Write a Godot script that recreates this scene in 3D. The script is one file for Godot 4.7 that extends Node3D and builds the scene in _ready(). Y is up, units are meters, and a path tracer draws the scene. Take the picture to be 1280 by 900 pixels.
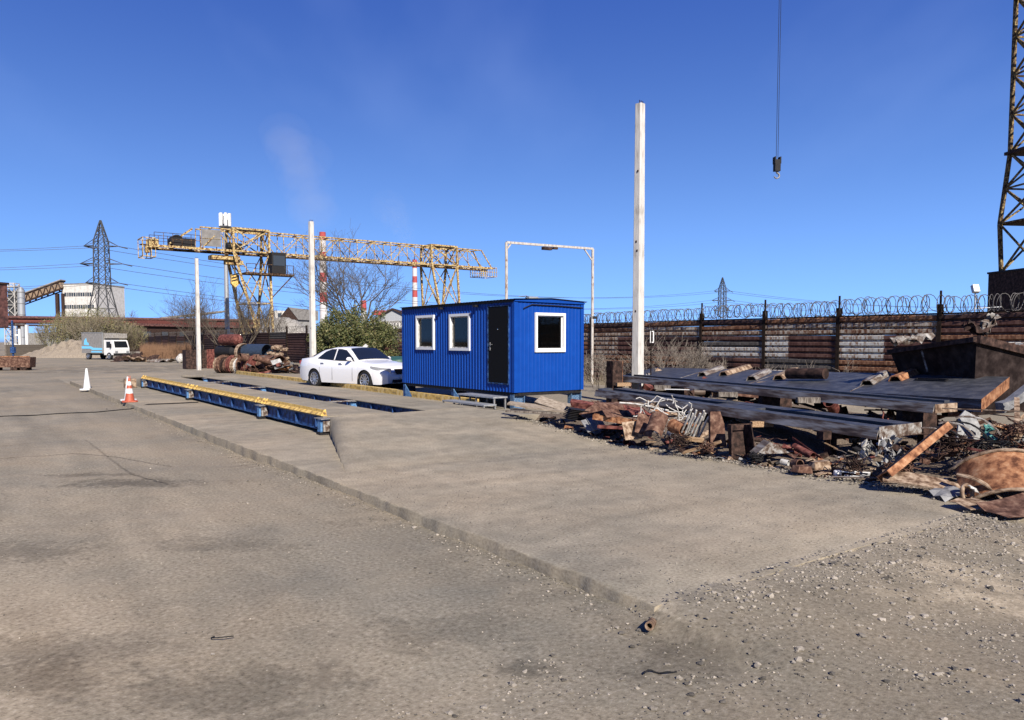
extends Node3D
# A scrap yard with a vehicle scale, a blue site cabin, a long corrugated fence and cranes behind it.
# Yard frame: t runs along the scale (away from the viewer), s across it to the right, h up.
const YAW := 0.6224
const EYE := 1.9
var eu := Vector3(-sin(YAW), 0, -cos(YAW))
var ev := Vector3(cos(YAW), 0, -sin(YAW))
var P0 := Vector3(0.968, 0, -5.097)
var YB := Basis(Vector3.UP, YAW)
var rng := RandomNumberGenerator.new()
var M := {}
var counts := {}
var fine := FastNoiseLite.new()
var wide := FastNoiseLite.new()


class MB:
	# collects triangles of one mesh
	var v := PackedVector3Array()
	var n := PackedVector3Array()
	var c := PackedColorArray()
	var tint := Color.WHITE
	var tinted := false

	func tri(a: Vector3, b: Vector3, d: Vector3) -> void:
		var g := (d - a).cross(b - a)
		if g.length_squared() < 1e-14:
			return
		g = g.normalized()
		v.append(a); v.append(b); v.append(d)
		n.append(g); n.append(g); n.append(g)
		if tinted:
			c.append(tint); c.append(tint); c.append(tint)

	func tris(a: Vector3, b: Vector3, d: Vector3, na: Vector3, nb: Vector3, nd: Vector3) -> void:
		var g := (d - a).cross(b - a)
		if g.length_squared() < 1e-14:
			return
		v.append(a)
		n.append(na)
		if g.dot(na + nb + nd) < 0.0:
			v.append(d); v.append(b)
			n.append(nd); n.append(nb)
		else:
			v.append(b); v.append(d)
			n.append(nb); n.append(nd)
		if tinted:
			c.append(tint); c.append(tint); c.append(tint)

	func quad(a: Vector3, b: Vector3, d: Vector3, e: Vector3) -> void:
		tri(a, b, d)
		tri(a, d, e)

	func quadded(a: Vector3, b: Vector3, d: Vector3, e: Vector3) -> MB:
		quad(a, b, d, e)
		return self

	func box(o: Vector3, s: Vector3, b := Basis()) -> MB:
		var x := b.x * s.x * 0.5
		var y := b.y * s.y * 0.5
		var z := b.z * s.z * 0.5
		for k in 3:
			var p: Vector3 = [x, y, z][k]
			var q: Vector3 = [y, z, x][k]
			var r: Vector3 = [z, x, y][k]
			for sg in [1.0, -1.0]:
				var m: Vector3 = o + p * sg
				if sg > 0:
					quad(m - q - r, m - q + r, m + q + r, m + q - r)
				else:
					quad(m - q - r, m + q - r, m + q + r, m - q + r)
		return self

	func bar(a: Vector3, b: Vector3, w: float, h: float, up := Vector3.UP) -> MB:
		# a rectangular bar from a to b, w across and h along up
		var d := b - a
		var l := d.length()
		if l < 1e-5:
			return self
		d /= l
		if absf(d.dot(up)) > 0.98:
			up = Vector3.RIGHT if absf(d.x) < 0.9 else Vector3.BACK
		var x := d.cross(up).normalized()
		return box((a + b) * 0.5, Vector3(w, h, l), Basis(x, d.cross(x) * -1.0, d))

	func tube(pts: Array, r0: float, r1 := -1.0, k := 6, caps := true) -> MB:
		if r1 < 0:
			r1 = r0
		var rings := []
		var m := pts.size()
		var side := Vector3.ZERO
		for i in m:
			var d: Vector3 = (pts[mini(i + 1, m - 1)] - pts[maxi(i - 1, 0)]).normalized()
			if side == Vector3.ZERO:
				side = d.cross(Vector3.UP if absf(d.y) < 0.9 else Vector3.RIGHT).normalized()
			side = (side - d * side.dot(d)).normalized()
			var other := d.cross(side)
			var r := lerpf(r0, r1, float(i) / (m - 1))
			var ring := []
			for j in k:
				var a := TAU * j / k
				var o := side * cos(a) + other * sin(a)
				ring.append([pts[i] + o * r, o])
			rings.append(ring)
		for i in m - 1:
			for j in k:
				var p = rings[i][j]
				var q = rings[i][(j + 1) % k]
				var r = rings[i + 1][(j + 1) % k]
				var t = rings[i + 1][j]
				tris(p[0], q[0], r[0], p[1], q[1], r[1])
				tris(p[0], r[0], t[0], p[1], r[1], t[1])
		if caps:
			for j in range(1, k - 1):
				tri(rings[0][0][0], rings[0][j][0], rings[0][j + 1][0])
				tri(rings[m - 1][0][0], rings[m - 1][j + 1][0], rings[m - 1][j][0])
		return self

	func lathe(prof: Array, k := 16, xf := Transform3D(), from := 0.0, to := TAU) -> MB:
		# profile points (radius, height) turned round y; each profile step is shaded flat along, smooth round
		for i in prof.size() - 1:
			var p: Vector2 = prof[i]
			var q: Vector2 = prof[i + 1]
			var e := (q - p).normalized()
			for j in k:
				var a0 := lerpf(from, to, float(j) / k)
				var a1 := lerpf(from, to, float(j + 1) / k)
				var n0 := (xf.basis * Vector3(cos(a0) * e.y, -e.x, sin(a0) * e.y)).normalized()
				var n1 := (xf.basis * Vector3(cos(a1) * e.y, -e.x, sin(a1) * e.y)).normalized()
				var A := xf * Vector3(p.x * cos(a0), p.y, p.x * sin(a0))
				var B := xf * Vector3(p.x * cos(a1), p.y, p.x * sin(a1))
				var C := xf * Vector3(q.x * cos(a1), q.y, q.x * sin(a1))
				var D := xf * Vector3(q.x * cos(a0), q.y, q.x * sin(a0))
				tris(A, B, C, n0, n1, n1)
				tris(A, C, D, n0, n1, n0)
		return self

	func prism(poly: Array, depth: float, xf := Transform3D()) -> MB:
		# polygon in x,y pushed from z = 0 to z = depth
		var pv := PackedVector2Array(poly)
		var ix := Geometry2D.triangulate_polygon(pv)
		for i in range(0, ix.size(), 3):
			var a := pv[ix[i]]
			var b := pv[ix[i + 1]]
			var d := pv[ix[i + 2]]
			tri(xf * Vector3(a.x, a.y, 0), xf * Vector3(b.x, b.y, 0), xf * Vector3(d.x, d.y, 0))
			tri(xf * Vector3(a.x, a.y, depth), xf * Vector3(d.x, d.y, depth), xf * Vector3(b.x, b.y, depth))
		for i in pv.size():
			var a := pv[i]
			var b := pv[(i + 1) % pv.size()]
			quad(xf * Vector3(a.x, a.y, 0), xf * Vector3(b.x, b.y, 0), xf * Vector3(b.x, b.y, depth), xf * Vector3(a.x, a.y, depth))
		return self

	func grid(p: Array, nu: int, nv: int, smooth := true) -> MB:
		# nu x nv points, row after row
		var nn := []
		if smooth:
			nn.resize(nu * nv)
			for j in nv:
				for i in nu:
					var du: Vector3 = p[j * nu + mini(i + 1, nu - 1)] - p[j * nu + maxi(i - 1, 0)]
					var dv: Vector3 = p[mini(j + 1, nv - 1) * nu + i] - p[maxi(j - 1, 0) * nu + i]
					nn[j * nu + i] = dv.cross(du).normalized()
		for j in nv - 1:
			for i in nu - 1:
				var a := j * nu + i
				var b := a + 1
				var d := a + nu + 1
				var e := a + nu
				if smooth:
					tris(p[a], p[b], p[d], nn[a], nn[b], nn[d])
					tris(p[a], p[d], p[e], nn[a], nn[d], nn[e])
				else:
					quad(p[a], p[b], p[d], p[e])
		return self

	func sheet(p: Array, nu: int, nv: int, th: Vector3) -> MB:
		# a bent plate with thickness, creased at its facets
		grid(p, nu, nv, false)
		var q := []
		for x in p:
			q.append(x + th)
		grid(q, nu, nv, false)
		for j in nv - 1:
			for i in [0, nu - 1]:
				quad(p[j * nu + i], p[(j + 1) * nu + i], q[(j + 1) * nu + i], q[j * nu + i])
		for i in nu - 1:
			for j in [0, nv - 1]:
				quad(p[j * nu + i], p[j * nu + i + 1], q[j * nu + i + 1], q[j * nu + i])
		return self

	func moved(xf: Transform3D) -> MB:
		for i in v.size():
			v[i] = xf * v[i]
			n[i] = (xf.basis * n[i]).normalized()
		return self

	func add(o: MB, xf := Transform3D()) -> MB:
		for i in o.v.size():
			v.append(xf * o.v[i])
			n.append((xf.basis * o.n[i]).normalized())
		c.append_array(o.c)
		return self

	func mesh() -> ArrayMesh:
		var a := []
		a.resize(Mesh.ARRAY_MAX)
		a[Mesh.ARRAY_VERTEX] = v
		a[Mesh.ARRAY_NORMAL] = n
		if tinted:
			a[Mesh.ARRAY_COLOR] = c
		var m := ArrayMesh.new()
		m.add_surface_from_arrays(Mesh.PRIMITIVE_TRIANGLES, a)
		return m


func Y(t: float, s: float, h := 0.0) -> Vector3:
	return P0 + eu * t + ev * s + Vector3(0, h, 0)


func ts(p: Vector3) -> Vector2:
	var d := p - P0
	return Vector2(d.dot(eu), d.dot(ev))


func survey(a: float, b: float, dist: float) -> Vector3:
	# layout: the point at bearing a and height angle b (950 units to the tangent, 640/480 straight ahead), dist metres ahead of the place the photograph was taken from
	var tp := 53.0 / 950.0
	var cp := 1.0 / sqrt(1.0 + tp * tp)
	var sp := tp * cp
	var k := (480.0 - b) / 950.0
	var dh := dist * (k * cp - sp) / (cp + k * sp)
	return Vector3((a - 640.0) / 950.0 * (dist * cp - dh * sp), EYE + dh, -dist)


func numbered(called: String) -> String:
	var k: int = counts.get(called, 0)
	counts[called] = k + 1
	return called if k == 0 else "%s_%03d" % [called, k]


func tag(o: Node3D, label: String, category: String, group := "") -> void:
	o.set_meta("label", label)
	o.set_meta("category", category)
	if group:
		o.set_meta("group", group)


func thing(called: String, label: String, category: String, at := Vector3.ZERO, turn := Basis(), group := "") -> Node3D:
	var o := Node3D.new()
	o.name = numbered(called)
	add_child(o)
	o.transform = Transform3D(turn, at)
	tag(o, label, category, group)
	return o


func part(parent: Node3D, called: String, mb, mat: Material, at := Transform3D()) -> MeshInstance3D:
	var o := MeshInstance3D.new()
	o.name = called
	o.mesh = mb.mesh() if mb is MB else mb
	o.material_override = mat
	o.transform = at
	parent.add_child(o, true)
	return o


func one(called: String, label: String, category: String, mb, mat: Material, at := Vector3.ZERO, turn := Basis(), group := "") -> MeshInstance3D:
	var o := MeshInstance3D.new()
	o.name = numbered(called)
	o.mesh = mb.mesh() if mb is MB else mb
	o.material_override = mat
	o.transform = Transform3D(turn, at)
	add_child(o)
	tag(o, label, category, group)
	return o


func structure(called: String, mb: MB, mat: Material, at := Vector3.ZERO, turn := Basis()) -> MeshInstance3D:
	var o := MeshInstance3D.new()
	o.name = numbered(called)
	o.mesh = mb.mesh()
	o.material_override = mat
	o.transform = Transform3D(turn, at)
	add_child(o)
	o.set_meta("kind", "structure")
	return o


func srgb(l: Color) -> Color:
	return l.linear_to_srgb()


func lin(r: float, g: float, b: float) -> Color:
	return Color(r, g, b).linear_to_srgb()


func noise_tex(ramp: Array, freq: float, sd: int, size := 512, oct := 5, kind := FastNoiseLite.TYPE_SIMPLEX_SMOOTH) -> NoiseTexture2D:
	# ramp: [offset, linear colour] pairs
	var f := FastNoiseLite.new()
	f.noise_type = kind
	f.frequency = freq
	f.fractal_octaves = oct
	f.fractal_gain = 0.62
	f.seed = sd
	var x := NoiseTexture2D.new()
	x.width = size
	x.height = size
	x.seamless = true
	x.noise = f
	if ramp:
		var g := Gradient.new()
		var offs := PackedFloat32Array()
		var cols := PackedColorArray()
		for r in ramp:
			offs.append(r[0])
			cols.append(srgb(r[1]))
		g.offsets = offs
		g.colors = cols
		x.color_ramp = g
	return x


func mat(key: String, ramp: Array, scale, rough := 0.85, metal := 0.0, bump := 0.0, freq := 0.012, spec := 0.5, world := false) -> StandardMaterial3D:
	var m := StandardMaterial3D.new()
	m.resource_name = key
	m.roughness = rough
	m.metallic = metal
	m.metallic_specular = spec
	if ramp.size() == 1:
		m.albedo_color = srgb(ramp[0][1])
	else:
		m.albedo_texture = noise_tex(ramp, freq, key.hash() % 1000)
	m.uv1_triplanar = true
	m.uv1_world_triplanar = world
	m.uv1_triplanar_sharpness = 4.0
	m.uv1_scale = scale if scale is Vector3 else Vector3.ONE * scale
	if bump > 0.0:
		m.heightmap_enabled = true
		m.heightmap_texture = M.bumps
		m.heightmap_scale = bump
	M[key] = m
	return m


func _ready() -> void:
	rng.seed = 7
	fine.frequency = 0.9
	fine.fractal_octaves = 4
	fine.seed = 3
	wide.frequency = 0.12
	wide.fractal_octaves = 3
	wide.seed = 5
	# camera
	var cam := Camera3D.new()
	cam.name = "camera"
	cam.projection = Camera3D.PROJECTION_FRUSTUM
	cam.near = 0.1
	cam.far = 4000.0
	cam.size = 0.1 * 900.0 / 950.0
	cam.frustum_offset = Vector2(0, 0.1 * 30.0 / 950.0)
	cam.position = Vector3(0, EYE, 0)
	cam.rotation = Vector3(-atan(53.0 / 950.0), 0, 0)
	add_child(cam)
	# sky and exposure
	var sky := ProceduralSkyMaterial.new()
	sky.sky_top_color = lin(0.0115, 0.039, 0.215)
	sky.sky_horizon_color = lin(0.195, 0.405, 0.82)
	sky.sky_curve = 0.13
	sky.ground_bottom_color = lin(0.12, 0.10, 0.085)
	sky.ground_horizon_color = lin(0.16, 0.15, 0.14)
	sky.sun_angle_max = 12.0
	sky.sky_cover = cirrus()
	sky.sky_cover_modulate = Color(1, 1, 1, 1)
	var env := Environment.new()
	env.background_mode = Environment.BG_SKY
	env.sky = Sky.new()
	env.sky.sky_material = sky
	env.tonemap_mode = Environment.TONE_MAPPER_LINEAR
	env.tonemap_exposure = 1.9
	env.sdfgi_enabled = true
	env.ssao_enabled = true
	env.ssil_enabled = true
	env.volumetric_fog_enabled = true
	env.volumetric_fog_density = 0.0
	var we := WorldEnvironment.new()
	we.name = "environment"
	we.environment = env
	add_child(we)
	# the sun: behind the viewer and a little to the right, about 33 degrees high
	var sun := DirectionalLight3D.new()
	sun.name = "sun"
	sun.light_energy = 1.6
	sun.light_color = Color(1.0, 0.968, 0.925)
	sun.light_angular_distance = 0.5
	sun.shadow_enabled = true
	var to_sun := Vector3(0.36, 0, 0.933) * cos(deg_to_rad(34)) + Vector3.UP * sin(deg_to_rad(34))
	sun.look_at_from_position(Vector3.ZERO, -to_sun, Vector3.UP)
	add_child(sun)
	materials()
	ground()
	scale_platform()
	fence()
	cabin()
	backdrop()
	gantry()
	tower_crane()
	plants()
	poles()
	sedan()
	truck()
	left_yard()
	steel_stack()
	scrap_heap()
	cones()
	gravel()


func cirrus() -> ImageTexture:
	# thin streaks of high cloud, the same all round
	var f := FastNoiseLite.new()
	f.seed = 21
	f.frequency = 1.0
	f.fractal_octaves = 5
	var img := Image.create(1024, 512, false, Image.FORMAT_RGBA8)
	for y in 256:
		var el := (0.5 - (y + 0.5) / 512.0) * PI
		for x in 1024:
			var az := TAU * x / 1024.0
			var p := Vector3(cos(az) * cos(el), sin(el), sin(az) * cos(el)) / (sin(el) + 0.12)
			var a := f.get_noise_3d(p.x * 0.55, 0.0, p.z * 1.6)
			var b := f.get_noise_3d(p.x * 0.3 + 9.0, 3.0, p.z * 0.4)
			var d := clampf((a + 0.05) * 1.3, 0.0, 1.0) * clampf((b + 0.02) * 2.2, 0.0, 1.0)
			d *= smoothstep(0.12, 0.35, sin(el))
			if d > 0.004:
				img.set_pixel(x, y, Color(0.62, 0.66, 0.72, minf(d * 0.07, 0.07)))
	return ImageTexture.create_from_image(img)


func materials() -> void:
	M.bumps = noise_tex([], 0.02, 11, 512, 6)
	M.grit = noise_tex([], 0.11, 12, 1024, 5)
	# ground: fine grit first, broad stains laid over
	var g := mat("dusty_ground", [[0.14, Color(0.22, 0.185, 0.135)], [0.32, Color(0.348, 0.297, 0.216)], [0.5, Color(0.392, 0.335, 0.246)], [0.68, Color(0.436, 0.377, 0.28)], [0.88, Color(0.55, 0.485, 0.38)]], 0.42, 0.95, 0.0, 0.0, 0.045, 0.3, true)
	(g.albedo_texture as NoiseTexture2D).width = 1024
	(g.albedo_texture as NoiseTexture2D).height = 1024
	g.heightmap_enabled = true
	g.heightmap_texture = M.grit
	g.heightmap_scale = 0.2
	g.detail_enabled = true
	g.detail_blend_mode = BaseMaterial3D.BLEND_MODE_MUL
	var yard := yard_map()
	g.detail_albedo = yard
	g.detail_uv_layer = BaseMaterial3D.DETAIL_UV_2
	g.uv2_triplanar = true
	g.uv2_world_triplanar = true
	g.uv2_triplanar_sharpness = 4.0
	g.uv2_scale = Vector3.ONE / MAP_SIZE
	g.uv2_offset = Vector3(0.5, 0, 1.0)
	var k := mat("old_concrete", [[0.12, Color(0.25, 0.21, 0.152)], [0.32, Color(0.362, 0.31, 0.228)], [0.5, Color(0.405, 0.35, 0.26)], [0.68, Color(0.446, 0.388, 0.292)], [0.88, Color(0.55, 0.485, 0.38)]], 0.5, 0.95, 0.0, 0.0, 0.05, 0.3, true)
	(k.albedo_texture as NoiseTexture2D).width = 1024
	(k.albedo_texture as NoiseTexture2D).height = 1024
	k.heightmap_enabled = true
	k.heightmap_texture = M.grit
	k.heightmap_scale = 0.18
	k.detail_enabled = true
	k.detail_blend_mode = BaseMaterial3D.BLEND_MODE_MUL
	k.detail_albedo = yard
	k.detail_uv_layer = BaseMaterial3D.DETAIL_UV_2
	k.uv2_triplanar = true
	k.uv2_world_triplanar = true
	k.uv2_triplanar_sharpness = 4.0
	k.uv2_scale = Vector3.ONE / MAP_SIZE
	k.uv2_offset = Vector3(0.5, 0, 1.0)
	mat("soil", [[0.0, Color(0.07, 0.056, 0.042)], [0.5, Color(0.19, 0.158, 0.122)], [1.0, Color(0.33, 0.285, 0.23)]], 0.7, 0.95, 0, 1.5, 0.03, 0.3)
	mat("dark_soil", [[0.0, Color(0.05, 0.038, 0.028)], [0.5, Color(0.13, 0.10, 0.074)], [1.0, Color(0.24, 0.195, 0.15)]], 1.2, 0.95, 0, 1.5, 0.04, 0.2)
	# metals and rusts
	mat("rust_brown", [[0.2, Color(0.04, 0.02, 0.014)], [0.45, Color(0.085, 0.045, 0.032)], [0.6, Color(0.115, 0.065, 0.046)], [0.85, Color(0.18, 0.115, 0.08)]], 0.8, 0.85, 0.0, 0.4, 0.012, 0.25)
	mat("rust_dark", [[0.2, Color(0.012, 0.008, 0.007)], [0.5, Color(0.034, 0.020, 0.016)], [0.85, Color(0.075, 0.045, 0.034)]], 0.8, 0.8, 0.0, 0.4, 0.012, 0.25)
	mat("rust_orange", [[0.2, Color(0.07, 0.028, 0.015)], [0.42, Color(0.17, 0.075, 0.038)], [0.6, Color(0.25, 0.12, 0.06)], [0.85, Color(0.34, 0.2, 0.115)]], 0.9, 0.85, 0.0, 0.3, 0.012, 0.25)
	mat("rust_tan", [[0.2, Color(0.07, 0.042, 0.027)], [0.42, Color(0.16, 0.108, 0.072)], [0.6, Color(0.235, 0.172, 0.12)], [0.85, Color(0.34, 0.265, 0.195)]], 0.9, 0.85, 0.0, 0.3, 0.012, 0.25)
	mat("rust_red", [[0.2, Color(0.04, 0.012, 0.01)], [0.5, Color(0.11, 0.034, 0.027)], [0.85, Color(0.19, 0.085, 0.066)]], 0.9, 0.8, 0.0, 0.3, 0.012, 0.3)
	mat("mill_steel", [[0.2, Color(0.02, 0.021, 0.024)], [0.55, Color(0.034, 0.036, 0.042)], [0.85, Color(0.062, 0.062, 0.064)]], 0.5, 0.55, 0.0, 0.12, 0.012, 0.5)
	mat("weathered_steel", [[0.2, Color(0.04, 0.026, 0.019)], [0.42, Color(0.10, 0.072, 0.055)], [0.56, Color(0.16, 0.145, 0.13)], [0.85, Color(0.29, 0.28, 0.265)]], Vector3(1.1, 1.1, 0.14), 0.65, 0.0, 0.2, 0.012, 0.35)
	mat("grey_steel", [[0.0, Color(0.10, 0.10, 0.10)], [0.6, Color(0.17, 0.17, 0.17)], [1.0, Color(0.26, 0.25, 0.24)]], 1.4, 0.55, 0.2, 0.1)
	mat("zinc", [[0.0, Color(0.20, 0.21, 0.22)], [1.0, Color(0.36, 0.37, 0.38)]], 1.2, 0.5, 0.4)
	mat("black_steel", [[0.0, Color(0.005, 0.005, 0.006)], [1.0, Color(0.022, 0.02, 0.02)]], 1.2, 0.65, 0.0, 0.0, 0.012, 0.3)
	mat("primer_dark", [[0.2, Color(0.009, 0.006, 0.0055)], [0.5, Color(0.019, 0.0132, 0.012)], [0.85, Color(0.038, 0.028, 0.025)]], 0.5, 0.75, 0.0, 0.2, 0.012, 0.2)
	mat("dark_post", [[0.0, Color(0.008, 0.006, 0.005)], [1.0, Color(0.028, 0.018, 0.014)]], 1.0, 0.85, 0, 0, 0.012, 0.2)
	# fence sheets: rust streaks run down the sheet
	var down := Vector3(0.8, 0.16, 0.8)
	mat("sheet_white", [[0.2, Color(0.09, 0.04, 0.022)], [0.36, Color(0.20, 0.125, 0.08)], [0.44, Color(0.34, 0.325, 0.29)], [0.85, Color(0.46, 0.46, 0.43)]], down, 0.8, 0, 0, 0.02, 0.3, true)
	mat("sheet_streaked", [[0.2, Color(0.05, 0.02, 0.011)], [0.44, Color(0.13, 0.06, 0.034)], [0.54, Color(0.24, 0.19, 0.14)], [0.85, Color(0.38, 0.355, 0.31)]], down, 0.8, 0, 0, 0.02, 0.3, true)
	mat("sheet_brown", [[0.2, Color(0.035, 0.014, 0.011)], [0.5, Color(0.075, 0.036, 0.029)], [0.85, Color(0.13, 0.078, 0.06)]], down, 0.8, 0, 0, 0.02, 0.3, true)
	mat("sheet_dark", [[0.2, Color(0.018, 0.009, 0.008)], [0.5, Color(0.042, 0.023, 0.02)], [0.85, Color(0.08, 0.05, 0.042)]], down, 0.8, 0, 0, 0.02, 0.3, true)
	mat("sheet_orange", [[0.2, Color(0.06, 0.024, 0.013)], [0.5, Color(0.15, 0.07, 0.038)], [0.85, Color(0.28, 0.18, 0.11)]], down, 0.8, 0, 0, 0.02, 0.3, true)
	mat("sheet_grey", [[0.2, Color(0.03, 0.026, 0.024)], [0.5, Color(0.065, 0.058, 0.052)], [0.85, Color(0.12, 0.11, 0.1)]], down, 0.8, 0, 0, 0.02, 0.3, true)
	for k2 in ["sheet_white", "sheet_streaked", "sheet_brown", "sheet_dark", "sheet_orange", "sheet_grey"]:
		((M[k2].albedo_texture as NoiseTexture2D).noise as FastNoiseLite).fractal_octaves = 3
	# paints
	mat("blue_cabin", [[0.0, Color(0.0006, 0.034, 0.205)], [0.5, Color(0.0006, 0.038, 0.225)], [1.0, Color(0.0015, 0.045, 0.25)]], 0.4, 0.55, 0.0, 0.0, 0.012, 0.32)
	mat("blue_steel", [[0.2, Color(0.008, 0.012, 0.024)], [0.4, Color(0.012, 0.034, 0.10)], [0.6, Color(0.018, 0.055, 0.17)], [0.85, Color(0.05, 0.11, 0.24)]], 0.9, 0.6, 0.0, 0.1, 0.012, 0.3)
	mat("pale_blue", [[0.2, Color(0.035, 0.055, 0.08)], [0.42, Color(0.06, 0.15, 0.30)], [0.85, Color(0.12, 0.23, 0.40)]], 1.4, 0.65, 0.0, 0.1, 0.012, 0.3)
	mat("worn_blue", [[0.2, Color(0.012, 0.03, 0.065)], [0.48, Color(0.02, 0.08, 0.20)], [0.6, Color(0.10, 0.16, 0.22)], [0.85, Color(0.24, 0.25, 0.26)]], 2.4, 0.75, 0.0, 0.3, 0.03, 0.3)
	mat("yellow", [[0.2, Color(0.14, 0.085, 0.04)], [0.36, Color(0.42, 0.27, 0.07)], [0.6, Color(0.54, 0.37, 0.11)], [0.85, Color(0.6, 0.45, 0.18)]], 0.8, 0.65, 0.0, 0.1, 0.012, 0.3)
	mat("kerb_yellow", [[0.2, Color(0.22, 0.16, 0.08)], [0.4, Color(0.42, 0.285, 0.085)], [0.6, Color(0.50, 0.35, 0.12)], [0.85, Color(0.54, 0.43, 0.23)]], 0.7, 0.8, 0.0, 0.2, 0.012, 0.25)
	mat("crane_yellow", [[0.2, Color(0.035, 0.016, 0.011)], [0.38, Color(0.12, 0.055, 0.03)], [0.47, Color(0.27, 0.185, 0.075)], [0.62, Color(0.37, 0.285, 0.13)], [0.85, Color(0.44, 0.38, 0.24)]], 0.22, 0.75, 0.0, 0.0, 0.03, 0.25)
	mat("crane_dark", [[0.2, Color(0.014, 0.009, 0.007)], [0.55, Color(0.045, 0.026, 0.017)], [0.85, Color(0.19, 0.12, 0.055)]], 0.22, 0.8, 0.0, 0.0, 0.03, 0.25)
	mat("mast_yellow", [[0.2, Color(0.02, 0.013, 0.010)], [0.45, Color(0.065, 0.042, 0.024)], [0.6, Color(0.17, 0.125, 0.055)], [0.85, Color(0.30, 0.23, 0.10)]], 0.4, 0.8, 0, 0, 0.02, 0.25)
	mat("white_paint", [[0.0, Color(0.48, 0.48, 0.47)], [1.0, Color(0.58, 0.58, 0.57)]], 0.8, 0.5, 0, 0, 0.012, 0.35)
	mat("plastic_white", [[0.0, Color(0.56, 0.56, 0.55)]], 1.0, 0.45, 0, 0, 0.012, 0.35)
	mat("dirty_white", [[0.2, Color(0.18, 0.165, 0.145)], [0.45, Color(0.34, 0.325, 0.30)], [0.85, Color(0.5, 0.49, 0.47)]], 1.2, 0.8, 0, 0, 0.012, 0.3)
	mat("pole_concrete", [[0.15, Color(0.30, 0.28, 0.25)], [0.35, Color(0.40, 0.385, 0.355)], [0.85, Color(0.475, 0.46, 0.43)]], Vector3(0.6, 0.13, 0.6), 0.95, 0, 0.4, 0.02, 0.2)
	mat("gate_paint", [[0.15, Color(0.16, 0.09, 0.06)], [0.38, Color(0.32, 0.295, 0.265)], [0.85, Color(0.43, 0.415, 0.39)]], Vector3(0.7, 0.25, 0.7), 0.8, 0, 0, 0.02, 0.25)
	mat("orange_plastic", [[0.0, Color(0.28, 0.05, 0.022)], [1.0, Color(0.38, 0.085, 0.04)]], 2.0, 0.55)
	mat("red_paint", [[0.0, Color(0.24, 0.035, 0.035)], [1.0, Color(0.34, 0.06, 0.06)]], 0.05, 0.85)
	mat("chimney_white", [[0.0, Color(0.36, 0.34, 0.335)], [1.0, Color(0.48, 0.465, 0.46)]], 0.05, 0.9)
	mat("rubber", [[0.0, Color(0.014, 0.014, 0.015)]], 1.0, 0.85, 0, 0, 0.012, 0.25)
	mat("door_black", [[0.0, Color(0.005, 0.005, 0.0055)]], 1.0, 0.7, 0, 0, 0.012, 0.2)
	mat("teal", [[0.0, Color(0.02, 0.10, 0.09)], [1.0, Color(0.08, 0.24, 0.21)]], 3.0, 0.7)
	# wood
	mat("wood_pale", [[0.2, Color(0.12, 0.092, 0.066)], [0.45, Color(0.215, 0.175, 0.134)], [0.85, Color(0.33, 0.285, 0.23)]], Vector3(6, 6, 0.7), 0.9, 0, 0.3, 0.012, 0.2)
	mat("wood_fresh", [[0.2, Color(0.16, 0.098, 0.055)], [0.5, Color(0.26, 0.17, 0.10)], [0.85, Color(0.36, 0.26, 0.16)]], Vector3(6, 6, 0.7), 0.9, 0, 0.3, 0.012, 0.2)
	mat("wood_grey", [[0.2, Color(0.055, 0.045, 0.037)], [0.5, Color(0.12, 0.102, 0.085)], [0.85, Color(0.22, 0.195, 0.165)]], Vector3(5, 0.6, 5), 0.9, 0, 0.3, 0.012, 0.2)
	# plants
	mat("bark", [[0.0, Color(0.035, 0.028, 0.023)], [1.0, Color(0.10, 0.083, 0.066)]], 2.0, 0.95, 0, 0, 0.012, 0.2)
	mat("twig", [[0.0, Color(0.055, 0.046, 0.036)], [1.0, Color(0.13, 0.108, 0.085)]], 2.0, 0.95, 0, 0, 0.012, 0.2)
	mat("dry_twig", [[0.0, Color(0.12, 0.098, 0.068)], [1.0, Color(0.25, 0.215, 0.155)]], 2.0, 0.95, 0, 0, 0.012, 0.2)
	mat("pale_twig", [[0.0, Color(0.11, 0.09, 0.073)], [1.0, Color(0.25, 0.22, 0.185)]], 2.0, 0.95, 0, 0, 0.012, 0.2)
	mat("reed", [[0.0, Color(0.10, 0.055, 0.034)], [1.0, Color(0.21, 0.13, 0.08)]], 0.8, 0.95, 0, 0, 0.012, 0.2)
	var leaf := StandardMaterial3D.new()
	leaf.resource_name = "leaf"
	leaf.vertex_color_use_as_albedo = true
	leaf.roughness = 0.7
	leaf.backlight_enabled = true
	leaf.backlight = Color(0.25, 0.3, 0.1)
	M.leaf = leaf
	var stone := StandardMaterial3D.new()
	stone.resource_name = "stone"
	stone.vertex_color_use_as_albedo = true
	stone.roughness = 0.95
	M.stone = stone
	# buildings
	mat("panel_white", [[0.0, Color(0.32, 0.305, 0.275)], [0.5, Color(0.43, 0.415, 0.385)], [1.0, Color(0.5, 0.485, 0.455)]], 0.12, 0.85)
	mat("panel_grey", [[0.0, Color(0.14, 0.137, 0.13)], [1.0, Color(0.25, 0.245, 0.235)]], 0.15, 0.85)
	mat("roof_grey", [[0.0, Color(0.10, 0.095, 0.09)], [1.0, Color(0.19, 0.18, 0.168)]], 0.2, 0.85)
	mat("tarp", [[0.2, Color(0.12, 0.11, 0.095)], [0.45, Color(0.22, 0.205, 0.182)], [0.85, Color(0.34, 0.325, 0.295)]], Vector3(0.6, 0.15, 0.6), 0.85, 0, 2.0, 0.03)
	mat("wagon_red", [[0.2, Color(0.03, 0.012, 0.010)], [0.5, Color(0.075, 0.028, 0.023)], [0.85, Color(0.13, 0.056, 0.044)]], 0.3, 0.8)
	mat("pane_dark", [[0.0, Color(0.03, 0.035, 0.04)]], 1.0, 0.15)
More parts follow.
